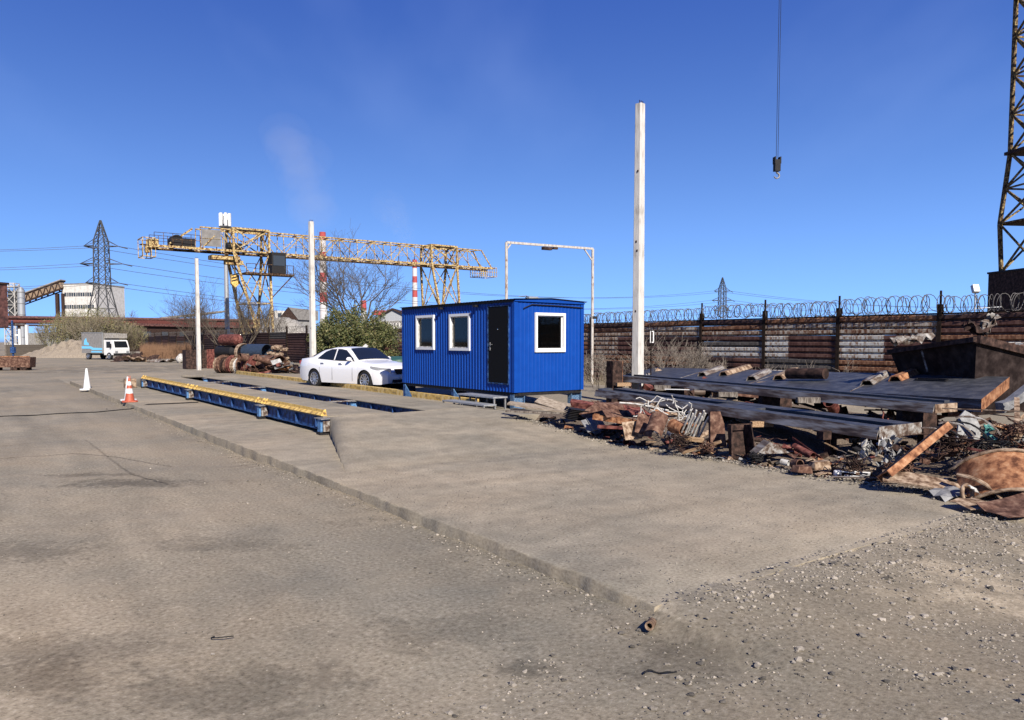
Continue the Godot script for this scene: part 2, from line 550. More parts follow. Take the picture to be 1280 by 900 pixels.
	mat("pylon_steel", [[0.0, Color(0.02, 0.021, 0.022)], [1.0, Color(0.045, 0.046, 0.048)]], 0.3, 0.7)
	mat("wire_dark", [[0.0, Color(0.05, 0.05, 0.052)]], 1.0, 0.6)
	mat("razor", [[0.0, Color(0.045, 0.04, 0.038)], [1.0, Color(0.10, 0.095, 0.09)]], 1.0, 0.7, 0.0)
	# car
	var paint := mat("car_white", [[0.0, Color(0.60, 0.60, 0.605)]], 1.0, 0.35)
	paint.clearcoat_enabled = true
	paint.clearcoat = 0.7
	paint.clearcoat_roughness = 0.05
	mat("chrome", [[0.0, Color(0.62, 0.62, 0.63)]], 1.0, 0.18, 1.0)
	mat("alloy", [[0.0, Color(0.50, 0.50, 0.51)]], 1.0, 0.3, 0.9)
	mat("tinted_glass", [[0.0, Color(0.008, 0.010, 0.013)]], 1.0, 0.05, 0.0)
	mat("lamp_glass", [[0.0, Color(0.34, 0.35, 0.37)]], 1.0, 0.1, 0.4)
	mat("plate_white", [[0.0, Color(0.65, 0.65, 0.64)]], 1.0, 0.5)
	mat("sky_blue_print", [[0.0, Color(0.12, 0.40, 0.62)]], 1.0, 0.6)
	mat("van_grey", [[0.0, Color(0.12, 0.115, 0.11)], [1.0, Color(0.22, 0.21, 0.2)]], 0.5, 0.7)
	var glass := StandardMaterial3D.new()
	glass.resource_name = "window_glass"
	glass.transparency = BaseMaterial3D.TRANSPARENCY_ALPHA
	glass.albedo_color = Color(0.02, 0.022, 0.024, 0.5)
	glass.roughness = 0.02
	glass.metallic_specular = 0.28
	M.glass = glass


const MAP_SIZE := 46.0
const MAP_PX := 1536


func yard_map() -> ImageTexture:
	# what lies on the yard floor, mapped once over the near 46 m: dust, worn patches, oil, tyre tracks and cracks; a multiplier, 0.8 being plain
	var a := FastNoiseLite.new()
	a.fractal_octaves = 5
	a.fractal_gain = 0.55
	a.seed = 31
	a.frequency = 0.0045
	var da := a.get_seamless_image(MAP_PX, MAP_PX).get_data()
	a.seed = 36
	a.frequency = 0.02
	a.domain_warp_enabled = true
	a.domain_warp_amplitude = 30.0
	var db := a.get_seamless_image(MAP_PX, MAP_PX).get_data()
	a.domain_warp_enabled = false
	a.seed = 41
	a.frequency = 0.09
	var dc := a.get_seamless_image(MAP_PX, MAP_PX).get_data()
	var st := FastNoiseLite.new()
	st.seed = 77
	st.frequency = 1.0
	st.fractal_octaves = 3
	var px := MAP_SIZE / MAP_PX
	var tone := PackedFloat32Array()
	tone.resize(MAP_PX * MAP_PX)
	var hue := PackedFloat32Array()
	hue.resize(MAP_PX * MAP_PX)
	for j in MAP_PX:
		var z := (j + 0.5) * px - MAP_SIZE
		for i in MAP_PX:
			var x := (i + 0.5) * px - MAP_SIZE * 0.5
			var dx := x - P0.x
			var dz := z - P0.z
			var t := dx * eu.x + dz * eu.z
			var s := dx * ev.x + dz * ev.z
			var n := j * MAP_PX + i
			var A := da[n] / 255.0 - 0.5
			var B := db[n] / 255.0 - 0.5
			var C := dc[n] / 255.0 - 0.5
			var k := 0.748 + 0.10 * A + 0.08 * B + 0.075 * C
			if s > 0.0 and s < 7.0 and t > 0.0:
				# slab and ramp: paler, dust dragged across
				k += 0.03 + 0.065 * st.get_noise_2d(t * 1.5, s * 0.28) + 0.04 * st.get_noise_2d(t * 0.5 + 40.0, s * 0.5) + 0.05 * C
				k += 0.05 * clampf((0.5 - t) * 2.0, 0.0, 1.0) * clampf(B * 4.0 + 0.6, 0.0, 1.0)
			else:
				# roadway: wear along the way of travel
				k += 0.075 * st.get_noise_2d(t * 0.16 + 9.0, s * 1.1) * clampf(-s * 0.5, 0.0, 1.0)
				# crumbs and darker earth lying along the slab edge
				if s > -1.6 and s <= 0.0 and t > -0.5:
					k -= 0.10 * clampf(1.0 + s / 1.3 + B, 0.0, 1.0) * clampf(0.5 + C * 3.0, 0.0, 1.0)
				# loose dark earth beyond the near end of the slab, with patches of pale crushed chips
				if t <= 0.0 and s > -1.5:
					k -= 0.075 * clampf((s + 1.5) * 0.6, 0.0, 1.0) * clampf(0.3 - t * 1.2 + B * 2.0, 0.0, 1.0)
					k += 0.16 * clampf(B * 5.0 - 0.35 + C, 0.0, 1.0) * clampf(s - 1.2, 0.0, 1.0)
					if t > -1.0 and s > 0.0:
						k += 0.11 * clampf(1.0 + t * 4.0 + B * 3.0, 0.0, 1.0)
			var oil := clampf((B - 0.24) * 7.0, 0.0, 1.0) * clampf(0.4 + C * 3.0, 0.0, 1.0)
			k *= 1.0 - 0.15 * oil
			tone[n] = k
			hue[n] = 0.002 + 0.03 * A + 0.02 * B
	# dark spots and tracks where the photograph shows them: [bearing, height angle, length along t, width, strength]
	for q in [[165, 603, 1.1, 0.4, 0.22], [110, 592, 0.8, 0.2, 0.18], [40, 850, 0.6, 0.3, 0.16], [70, 815, 0.8, 0.3, 0.12], [650, 835, 0.25, 0.14, 0.22], [10, 690, 0.8, 0.5, 0.14], [280, 680, 0.7, 0.3, 0.12], [875, 545, 0.5, 0.12, 0.2], [900, 572, 0.25, 0.1, 0.3], [870, 826, 0.5, 0.35, 0.14], [560, 790, 0.6, 0.4, 0.12], [300, 860, 0.7, 0.4, 0.14]]:
		var kk: float = (480.0 - q[1]) / 950.0
		var d := -EYE / ((kk - 0.0558) / (1.0 + kk * 0.0558))
		var c := survey(q[0], q[1], d)
		blot(tone, st, Vector2(c.x, c.z), q[2], q[3], q[4])
	# tyre tracks in pairs on the roadway and over the slab
	rng.seed = 15
	for k in 16:
		var s0 := rng.randf_range(-9.0, -0.6) if k < 10 else rng.randf_range(0.8, 4.6)
		var bend := rng.randf_range(-0.9, 0.9)
		var deep := rng.randf_range(0.03, 0.085) * (-1.0 if k % 3 == 0 else 1.0)
		var skew := rng.randf_range(-0.12, 0.12)
		for e in [0.0, 1.75]:
			var t := -7.0 if k < 10 else rng.randf_range(-3.0, 0.0)
			while t < 26.0:
				var s: float = s0 + e + bend * sin(t * 0.17 + k) + skew * t
				var p: Vector3 = P0 + eu * t + ev * s
				track(tone, st, p, deep * clampf(0.35 + 1.3 * st.get_noise_2d(t * 0.3, k * 7.0 + e), 0.0, 1.0))
				t += 0.025
	# cracks
	for q in [[Vector2(-1, 575), Vector2(90, 566), Vector2(150, 570), Vector2(215, 580)], [Vector2(105, 548), Vector2(135, 570), Vector2(165, 592), Vector2(210, 604)], [Vector2(0, 520), Vector2(60, 517), Vector2(100, 514)]]:
		for i in q.size() - 1:
			for u in 90:
				var b: Vector2 = q[i].lerp(q[i + 1], u / 90.0)
				var kk := (480.0 - b.y) / 950.0
				var d := -EYE / ((kk - 0.0558) / (1.0 + kk * 0.0558))
				var c := survey(b.x, b.y, d)
				c += Vector3(0.03, 0, 0.05) * st.get_noise_2d(u * 0.3, i * 5.0 + q[0].x)
				var n := cell(c.x, c.z)
				if n >= 0:
					tone[n] *= 0.80
	var out := PackedByteArray()
	out.resize(MAP_PX * MAP_PX * 3)
	for n in MAP_PX * MAP_PX:
		var k := tone[n]
		var w := hue[n]
		out[n * 3] = int(clampf(k + w, 0.0, 1.0) * 255.0)
		out[n * 3 + 1] = int(clampf(k, 0.0, 1.0) * 255.0)
		out[n * 3 + 2] = int(clampf(k - w, 0.0, 1.0) * 255.0)
	return ImageTexture.create_from_image(Image.create_from_data(MAP_PX, MAP_PX, false, Image.FORMAT_RGB8, out))


func cell(x: float, z: float) -> int:
	var i := int((x + MAP_SIZE * 0.5) / MAP_SIZE * MAP_PX)
	var j := int((z + MAP_SIZE) / MAP_SIZE * MAP_PX)
	return j * MAP_PX + i if i >= 0 and j >= 0 and i < MAP_PX and j < MAP_PX else -1


func blot(tone: PackedFloat32Array, st: FastNoiseLite, c: Vector2, l: float, w: float, strength: float) -> void:
	var r := maxf(l, w) * 1.3
	var px := MAP_SIZE / MAP_PX
	var z := c.y - r
	while z < c.y + r:
		var x := c.x - r
		while x < c.x + r:
			var n := cell(x, z)
			if n >= 0:
				var d := Vector2((x - c.x) / l, (z - c.y) / w).length() + 0.6 * st.get_noise_2d(x * 2.2, z * 2.2) + 0.6 * st.get_noise_2d(x * 11.0, z * 11.0)
				tone[n] *= 1.0 - strength * (1.0 - smoothstep(0.45, 1.0, d))
			x += px
		z += px


func track(tone: PackedFloat32Array, st: FastNoiseLite, p: Vector3, deep: float) -> void:
	for i in 8:
		var w := (i - 3.5) * 0.028
		var q := p + ev * w
		var n := cell(q.x, q.z)
		if n >= 0:
			tone[n] *= 1.0 - deep * (0.6 + 0.4 * st.get_noise_2d(q.x * 30.0, q.z * 30.0)) * 0.55


func ground_h(p: Vector3) -> float:
	var q := ts(p)
	var t := q.x
	var s := q.y
	var h := 0.014 * fine.get_noise_2d(p.x, p.z) + 0.05 * wide.get_noise_2d(p.x, p.z)
	# made-up ground round the cabin and the car
	h += 0.24 * smoothstep(5.2, 6.9, s) * smoothstep(5.0, 9.0, t) * (1.0 - smoothstep(34.0, 46.0, t)) * (1.0 - smoothstep(15.0, 20.0, s))
	h += 0.08 * smoothstep(5.0, 5.6, s) * smoothstep(-2.0, 0.0, t) * (1.0 - smoothstep(5.0, 9.0, t)) * (1.0 - smoothstep(15.0, 20.0, s))
	# dirt driven up against the near end of the slab
	h += 0.115 * smoothstep(-1.6, -0.05, t) * (1.0 - smoothstep(0.0, 0.4, t)) * smoothstep(-0.15, 0.08, s) * (1.0 - smoothstep(7.0, 9.0, s))
	if s > 0.05 and s < 6.4 and t > 0.3 and t < 36.0:
		h = minf(h, 0.07)
	h -= 0.02 * (1.0 - smoothstep(-0.9, 0.0, s)) * smoothstep(-3.0, 0.0, s + 1.0)
	# ruts on the roadway
	h -= 0.02 * exp(-pow((s + 2.6 + 0.4 * sin(t * 0.3)) / 0.35, 2.0)) + 0.018 * exp(-pow((s + 4.4 + 0.4 * sin(t * 0.3)) / 0.35, 2.0))
	return h


func spaced(lo: float, hi: float, step: float, out_lo: float, out_hi: float) -> Array:
	var a := []
	var x := lo
	var w := step
	while x > out_lo:
		w *= 1.22
		x -= w
		a.push_front(maxf(x, out_lo))
	x = lo
	while x < hi:
		a.append(x)
		x += step
	w = step
	while x < out_hi:
		a.append(x)
		w *= 1.22
		x += w
	a.append(out_hi)
	return a


func ground() -> void:
	var xs := spaced(-13.0, 11.0, 0.22, -1800.0, 1800.0)
	var zs := spaced(-26.0, -1.0, 0.22, -1900.0, 60.0)
	var p := []
	for z in zs:
		for x in xs:
			var q := Vector3(x, 0, z)
			q.y = ground_h(q)
			p.append(q)
	structure("ground", MB.new().grid(p, xs.size(), zs.size()), M.dusty_ground)


func lip(t: float) -> float:
	return 0.03 * fine.get_noise_2d(t * 0.7, 50.0) + 0.02 * fine.get_noise_2d(t * 2.3, 70.0)


func ramp_h(t: float, s: float) -> float:
	var h := lerpf(0.125, 0.46, smoothstep(5.6, 10.6, t) * 0.55 + 0.45 * clampf((t - 6.0) / 4.3, 0, 1))
	h = lerpf(h, 0.25, smoothstep(5.0, 7.0, s) * smoothstep(7.0, 9.5, t))
	return h - 0.03 * (1.0 - smoothstep(5.5, 6.4, t)) + 0.010 * fine.get_noise_2d(t, s) * smoothstep(6.0, 7.0, t)


func scale_platform() -> void:
	# lower slab with a chipped left edge
	var m := MB.new()
	var p := []
	var rows := 420
	var cols := [0.0, 0.035, 0.12, 0.5, 1.1, 1.7, 2.4, 3.2, 4.0, 4.8, 5.5]
	for j in rows + 1:
		var t := 36.0 * pow(float(j) / rows, 1.25)
		var near := 0.02 * fine.get_noise_2d(200.0, t) - 0.05 * (1.0 - smoothstep(0.0, 0.5, t))
		for i in cols.size() + 1:
			# the first column is the foot of the edge
			var s: float = cols[maxi(i - 1, 0)] + lip(t) * (1.0 if i < 3 else 0.0)
			var h := 0.12 + 0.004 * fine.get_noise_2d(t * 1.3, s * 1.3) + near * 0.4
			if i == 0:
				s -= 0.02 + 0.04 * fine.get_noise_2d(t * 1.9, 11.0)
				h = -0.06
			if i == 1:
				h -= 0.006 + 0.04 * maxf(0.0, fine.get_noise_2d(t * 3.3, 31.0))
			var tt := t if j > 0 else 0.05 * fine.get_noise_2d(s * 2.0, 5.0) - 0.02
			p.append(Vector3(s, h, -tt))
	m.grid(p, cols.size() + 1, rows + 1)
	for i in cols.size():
		var a: Vector3 = p[i]
		var b: Vector3 = p[i + 1]
		m.quad(a, b, Vector3(b.x, -0.15, b.z + 0.03), Vector3(a.x, -0.15, a.z + 0.03))
	structure("concrete_slab", m, M.old_concrete, P0, YB)
	# ramp up to the deck
	m = MB.new()
	p = []
	var n := 44
	for j in n + 1:
		var t := lerpf(5.5, 10.34, float(j) / n)
		var e := lerpf(0.36, 1.86, clampf((t - 6.0) / 4.2, 0, 1)) + 0.02 * fine.get_noise_2d(t * 4.0, 3.0)
		for i in 20:
			var s := lerpf(e, lerpf(5.42, 7.0, smoothstep(9.0, 10.2, t)) + 0.05 * fine.get_noise_2d(t * 2.0, 77.0), clampf((i - 1.0) / 17.0, 0.0, 1.0))
			var h := ramp_h(t, s)
			if i == 0 or i == 19:
				h = 0.02
				s += -0.015 if i == 0 else 0.03
			if i == 1:
				h -= 0.008
			p.append(Vector3(s, h, -t))
	m.grid(p, 20, n + 1)
	structure("ramp", m, M.old_concrete, P0, YB)
	# far ramp
	m = MB.new()
	p = []
	for j in 21:
		var t := lerpf(29.05, 36.0, j / 20.0)
		for i in 14:
			var s := lerpf(1.75, 5.3, maxf(0.0, (i - 1.0) / 12.0))
			var h := lerpf(0.455, 0.13, clampf((t - 29.0) / 6.8, 0, 1)) + 0.008 * fine.get_noise_2d(t, s)
			p.append(Vector3(s, 0.05 if i == 0 else h, -t))
	m.grid(p, 14, 21)
	structure("ramp", m, M.old_concrete, P0, YB)
	# apron between the scale and the kerb
	m = MB.new()
	p = []
	for j in 71:
		var t := lerpf(10.2, 38.0, j / 70.0)
		for i in 12:
			var s := lerpf(5.16, 7.4 + 0.02 * t, maxf(0.0, (i - 1.0) / 10.0))
			var h := lerpf(0.452, 0.26, smoothstep(5.1, 6.9, s)) * (1.0 - 0.55 * smoothstep(30.0, 38.0, t)) + 0.008 * fine.get_noise_2d(t, s)
			if i == 11:
				h = 0.2
			p.append(Vector3(s, 0.05 if i == 0 else h, -t))
	m.grid(p, 12, 71)
	structure("concrete_apron", m, M.old_concrete, P0, YB)
	# the scale itself
	var w := thing("vehicle_scale", "long blue steel vehicle scale with yellow side rail, set between concrete ramps", "vehicle scale", P0, YB)
	var feet := [10.28, 14.0, 21.0, 28.3]
	for k in 2:
		var s0: float = [1.78, 4.02][k]
		var s1: float = [3.24, 5.14][k]
		for j in 3:
			var a: float = feet[j] + (0.1 if j == 0 else 0.02)
			var b: float = feet[j + 1] - 0.02 + (0.7 if j == 2 else 0.0)
			var d := MB.new()
			d.box(Vector3((s0 + s1) / 2, 0.452, -(a + b) / 2), Vector3(s1 - s0, 0.018, b - a))
			part(w, "deck_plate", d, M.old_concrete)
			for s in [s0 + 0.08, s1 - 0.08]:
				var g := MB.new()
				g.box(Vector3(s, 0.32, -(a + b) / 2), Vector3(0.014, 0.236, b - a - 0.1))
				g.box(Vector3(s, 0.196, -(a + b) / 2), Vector3(0.14, 0.014, b - a - 0.1))
				g.box(Vector3(s, 0.436, -(a + b) / 2), Vector3(0.13, 0.012, b - a - 0.1))
				part(w, "side_beam", g, M.blue_steel)
				var q := a + 0.45
				while q < b - 0.3:
					for e in [-1.0, 1.0]:
						part(w, "stiffener", MB.new().box(Vector3(s + e * 0.036, 0.315, -q), Vector3(0.055, 0.222, 0.012)), M.blue_steel)
					q += 1.12
	for j in 4:
		for k in 4:
			var s: float = [1.82, 3.18, 4.08, 5.06][k]
			var t: float = feet[j]
			var sg := -1.0 if k % 2 == 0 else 1.0
			var f := MB.new()
			f.box(Vector3(s + sg * 0.07, 0.30, -t - 0.02), Vector3(0.17, 0.24, 0.16))
			var foot := part(w, "foot", f, M.pale_blue)
			part(foot, "cap_plate", MB.new().box(Vector3(s + sg * 0.07, 0.432, -t - 0.04), Vector3(0.21, 0.016, 0.36)), M.grey_steel)
			part(foot, "base_block", MB.new().box(Vector3(s + sg * 0.07, 0.15, -t - 0.02), Vector3(0.2, 0.05, 0.2)), M.black_steel)
			var lc := MB.new().tube([Vector3(s, 0.28, -t - 0.14), Vector3(s, 0.28, -t - 0.28)], 0.055, -1, 10)
			lc.box(Vector3(s, 0.28, -t - 0.32), Vector3(0.07, 0.1, 0.06))
			part(w, "load_cell", lc, M.grey_steel)
			if k == 0:
				part(w, "side_bracket", MB.new().box(Vector3(s - 0.05, 0.29, -t + 0.10), Vector3(0.14, 0.2, 0.05)), M.weathered_steel)
	for t in [13.95, 14.1, 20.95, 21.1, 25.0]:
		part(w, "cross_bar", MB.new().box(Vector3(3.63, 0.436, -t), Vector3(0.78, 0.02, 0.06)), M.weathered_steel)
	# yellow rail: an inclined plate on a flange, with cheek plates at the joints
	for seg in [[10.42, 13.9], [14.08, 20.88], [21.1, 28.9]]:
		var r := MB.new()
		var q := []
		for t in [seg[0], seg[1]]:
			for x in [[1.92, 0.463], [1.77, 0.466], [1.766, 0.474], [1.835, 0.525], [1.838, 0.578], [1.85, 0.578], [1.853, 0.52]]:
				q.append(Vector3(x[0], x[1], -t))
		r.grid(q, 7, 2, false)
		var rail := part(w, "guard_rail", r, M.yellow)
		var ends := [seg[0] + 0.01, seg[0] + 0.45, seg[1] - 0.45, seg[1] - 0.01]
		if seg[0] < 11.0:
			ends = [seg[0] + 0.01, seg[1] - 0.01]
		for t in ends:
			var c := MB.new()
			c.prism([Vector2(1.755, 0.468), Vector2(1.755, 0.49), Vector2(1.82, 0.588), Vector2(1.855, 0.592), Vector2(1.87, 0.468)], 0.016, Transform3D(Basis(), Vector3(0, 0, -t)))
			part(rail, "cheek_plate", c, M.yellow)
	# dark cable laid across slab and roadway by the cones
	var cb := []
	for i in 25:
		var x := lerpf(-9.0, 1.7, i / 24.0)
		var q := Y(19.75 + 0.04 * sin(i * 1.3), x)
		q.y = 0.135 if x > 0.02 else ground_h(q) + 0.012
		cb.append(q)
	one("cable", "thin dark cable lying across the roadway and slab by the cones", "cable", MB.new().tube(cb, 0.014, -1, 5), M.rubber)
	# yellow kerb beams beside the cabin
	for k in 2:
		var a: Vector3 = [Vector3(6.93, 0.335, -12.9), Vector3(7.05, 0.335, -17.0)][k]
		var b: Vector3 = [Vector3(7.03, 0.335, -16.7), Vector3(7.72, 0.30, -37.0)][k]
		var o := one("kerb_beam", ["short yellow kerb beam under the front of the blue cabin", "long yellow kerb beam lying beside the white car"][k], "kerb", MB.new().bar(a, b, 0.16, 0.16), M.kerb_yellow, P0, YB, "yellow kerb beams")


func ribs(x0: float, x1: float, y0: float, n: int, pitch: float, depth: float) -> MB:
	# sheet with level ribs, local x along, y up, ribs towards -z
	var m := MB.new()
	var prof := []
	for i in n:
		var y := y0 + i * pitch
		prof.append_array([Vector2(0, y), Vector2(0, y + pitch * 0.24), Vector2(-depth, y + pitch * 0.38), Vector2(-depth, y + pitch * 0.86)])
	prof.append(Vector2(0, y0 + n * pitch))
	for i in prof.size() - 1:
		var a: Vector2 = prof[i]
		var b: Vector2 = prof[i + 1]
		m.quad(Vector3(x0, a.y, a.x), Vector3(x1, a.y, a.x), Vector3(x1, b.y, b.x), Vector3(x0, b.y, b.x))
	return m


func coil(x0: float, x1: float, y: float, r: float, loops: float, hand: float, seed_at: float) -> MB:
	var pts := []
	var n := int(loops * 13)
	for i in n + 1:
		var u := float(i) / n
		var a := hand * TAU * loops * u
		var rr := r * (1.0 + 0.16 * fine.get_noise_2d(u * 14.0, seed_at))
		var x := lerpf(x0, x1, u) + 0.11 * fine.get_noise_2d(u * 9.0, seed_at + 7.0) + 0.1 * sin(a * 0.5 + seed_at)
		pts.append(Vector3(x, y + rr * sin(a) + 0.05 * fine.get_noise_2d(u * 5.0, seed_at + 3.0), rr * cos(a)))
	return MB.new().tube(pts, 0.0125, 0.0125, 3, false)


func fence() -> void:
	var fb := Basis(eu, Vector3.UP, ev)
	var f := thing("corrugated_fence", "long rusty corrugated metal fence with black posts and razor wire", "fence", P0 + ev * 20.24, fb)
	var t := -2.0
	var edges := [-8.0, -4.9, -1.8, 1.3, 4.45, 7.61, 10.89, 13.82, 16.79, 20.1, 23.4, 26.5, 29.6, 32.7, 35.8, 38.9, 42.0, 45.1]
	var paints := ["sheet_dark", "sheet_brown", "sheet_orange", "sheet_streaked", "sheet_white", "sheet_grey"]
	# rows from the top down for the bays that are seen close
	var plan := {
		4: [["sheet_dark", 1], ["sheet_brown", 2], ["sheet_orange", 1], ["sheet_white", 1], ["sheet_brown", 8]],
		5: [["sheet_orange", 1], ["sheet_streaked", 2], ["sheet_brown", 4], ["sheet_dark", 6]],
		6: [["sheet_orange", 1], ["sheet_streaked", 2], ["sheet_brown", 4], ["sheet_grey", 2], ["sheet_dark", 4]],
		7: [["sheet_dark", 1], ["sheet_orange", 1], ["sheet_streaked", 1], ["sheet_brown", 1], ["sheet_grey", 1], ["sheet_white", 2], ["sheet_brown", 6]],
		8: [["sheet_orange", 1], ["sheet_streaked", 2], ["sheet_dark", 2], ["sheet_brown", 2], ["sheet_orange", 2], ["sheet_dark", 4]],
		9: [["sheet_dark", 1], ["sheet_orange", 1], ["sheet_streaked", 1], ["sheet_brown", 4], ["sheet_orange", 2], ["sheet_dark", 4]],
		10: [["sheet_orange", 2], ["sheet_streaked", 2], ["sheet_orange", 2], ["sheet_brown", 7]],
	}
	rng.seed = 40
	for i in edges.size() - 1:
		var a: float = edges[i] + 0.04
		var b: float = edges[i + 1] - 0.04
		var rows: Array = plan.get(i, [])
		if rows.is_empty():
			var left := 13
			while left > 0:
				var k := mini(left, rng.randi_range(1, 4))
				rows.append([paints[rng.randi_range(0, 3)], k])
				left -= k
		var top := 2.72
		for r in rows:
			var k: int = r[1]
			var y := top - k * 0.205
			var cut: float = lerpf(a, b, rng.randf_range(0.3, 0.75)) if i >= 4 and k > 2 else b
			var mid := Vector3((a + cut) / 2, y, 0)
			part(f, "corrugated_sheet", ribs(a, cut, y, k, 0.205, 0.07), M[r[0]], Transform3D(Basis(), mid) * Transform3D(Basis(Vector3(0, 0, 1), rng.randf_range(-0.005, 0.005)) * Basis(Vector3.RIGHT, rng.randf_range(-0.02, 0.02)), Vector3.ZERO) * Transform3D(Basis(), -mid))
			if cut < b:
				var other: String = "sheet_white" if i in [5, 6] and k == 4 else paints[rng.randi_range(0, 3)]
				part(f, "corrugated_sheet", ribs(cut - 0.05, b, y, k, 0.205, 0.07), M[other], Transform3D(Basis(), Vector3(0, 0.004, -0.012)))
			top = y
		part(f, "top_rail", MB.new().box(Vector3((a + b) / 2, 2.745, 0.03), Vector3(b - a, 0.05, 0.06)), M.dark_post)
		var y := 2.72 + 0.30 + rng.randf_range(-0.07, 0.05)
		part(f, "razor_wire", coil(a, b, y, rng.randf_range(0.23, 0.3), 14.0 + (i * 7) % 4, 1.0, i * 3.1), M.razor)
		part(f, "razor_wire", coil(a, b, y, 0.25, 10.0, -1.0, i * 5.3 + 40.0), M.razor)
		part(f, "line_wire", MB.new().tube([Vector3(a - 0.05, y - 0.2, 0), Vector3(b + 0.05, y - 0.2, 0)], 0.006, -1, 3, false), M.razor)
	for e in edges:
		var p := MB.new()
		p.box(Vector3(e, 1.5, -0.10), Vector3(0.13, 3.06, 0.02))
		p.box(Vector3(e, 1.5, -0.04), Vector3(0.02, 3.06, 0.12))
		p.box(Vector3(e, 1.5, 0.03), Vector3(0.13, 3.06, 0.02))
		p.box(Vector3(e, 3.22, -0.03), Vector3(0.05, 0.44, 0.05))
		part(f, "post", p, M.dark_post)
	# the far stretch, in longer bays
	var g := thing("corrugated_fence", "far stretch of dark brown corrugated fence behind the row of rusty drums", "fence", P0 + ev * 20.24, fb)
	t = 45.15
	while t < 135.0:
		var a := t + 0.04
		var b := t + 4.96
		var top := 2.72 + 0.1 * sin(t)
		for k in 4:
			var which: String = ["sheet_grey", "sheet_dark", "sheet_brown", "sheet_dark"][rng.randi_range(0, 3)]
			part(g, "corrugated_sheet", ribs(a, b, top - (k + 1) * 0.66, 3, 0.22, 0.08), M[which])
		part(g, "post", MB.new().box(Vector3(t, 1.65, -0.08), Vector3(0.14, 3.3, 0.14)), M.dark_post)
		part(g, "razor_wire", coil(a, b, 3.0, 0.26, 9.0, 1.0, t), M.razor)
		t += 5.0


func ribbed(x0: float, x1: float, y0: float, y1: float, pitch: float, depth: float, holes: Array) -> MB:
	# sheet with upright ribs, local x along, y up, ribs towards +z, with rectangular openings
	var xs := []
	var x := x0
	while x < x1 - 0.001:
		for d in [0.0, 0.58, 0.68, 0.9]:
			if x + d * pitch < x1:
				xs.append(x + d * pitch)
		x += pitch
	xs.append(x1)
	for h in holes:
		xs.append(h.position.x)
		xs.append(h.end.x)
	xs.sort()
	var out := func(q: float) -> float:
		var k := fposmod(q - x0 + 1e-5, pitch) / pitch
		if k < 0.58:
			return 0.0
		if k < 0.68:
			return depth * (k - 0.58) / 0.1
		if k < 0.9:
			return depth
		return depth * (1.0 - k) / 0.1
	var m := MB.new()
	for i in xs.size() - 1:
		var a: float = xs[i]
		var b: float = xs[i + 1]
		if b - a < 1e-4:
			continue
		var mid := (a + b) / 2
		var za: float = out.call(a + 1e-4)
		var zb: float = out.call(b - 1e-4)
		var cuts := [y0, y1]
		for h in holes:
			if mid > h.position.x and mid < h.end.x:
				cuts = [y0, h.position.y, h.end.y, y1]
		for j in range(0, cuts.size(), 2):
			m.quad(Vector3(a, cuts[j], za), Vector3(b, cuts[j], zb), Vector3(b, cuts[j + 1], zb), Vector3(a, cuts[j + 1], za))
	return m


func cabin_window(root: Node3D, xf: Transform3D, w: float, h: float, sash: bool) -> void:
	# local: origin at the lower left corner, x right, y up, z outwards
	var fr := MB.new()
	var b := 0.068
	fr.box(Vector3(w / 2, b / 2, 0.0), Vector3(w, b, 0.1))
	fr.box(Vector3(w / 2, h - b / 2, 0.0), Vector3(w, b, 0.1))
	fr.box(Vector3(b / 2, h / 2, 0.0), Vector3(b, h - 2 * b, 0.1))
	fr.box(Vector3(w - b / 2, h / 2, 0.0), Vector3(b, h - 2 * b, 0.1))
	var win := part(root, "window", fr, M.plastic_white, xf)
	var s := MB.new()
	var c := b + 0.03
	for e in [0, 1]:
		s.box(Vector3(w / 2, b + 0.015 if e == 0 else h - b - 0.015, -0.03), Vector3(w - 2 * b, 0.03, 0.05))
		s.box(Vector3(b + 0.015 if e == 0 else w - b - 0.015, h / 2, -0.03), Vector3(0.03, h - 2 * c, 0.05))
	part(win, "sash", s, M.dirty_white if sash else M.plastic_white)
	part(win, "pane", MB.new().box(Vector3(w / 2, h / 2, -0.03), Vector3(w - 2 * c, h - 2 * c, 0.008)), M.glass)


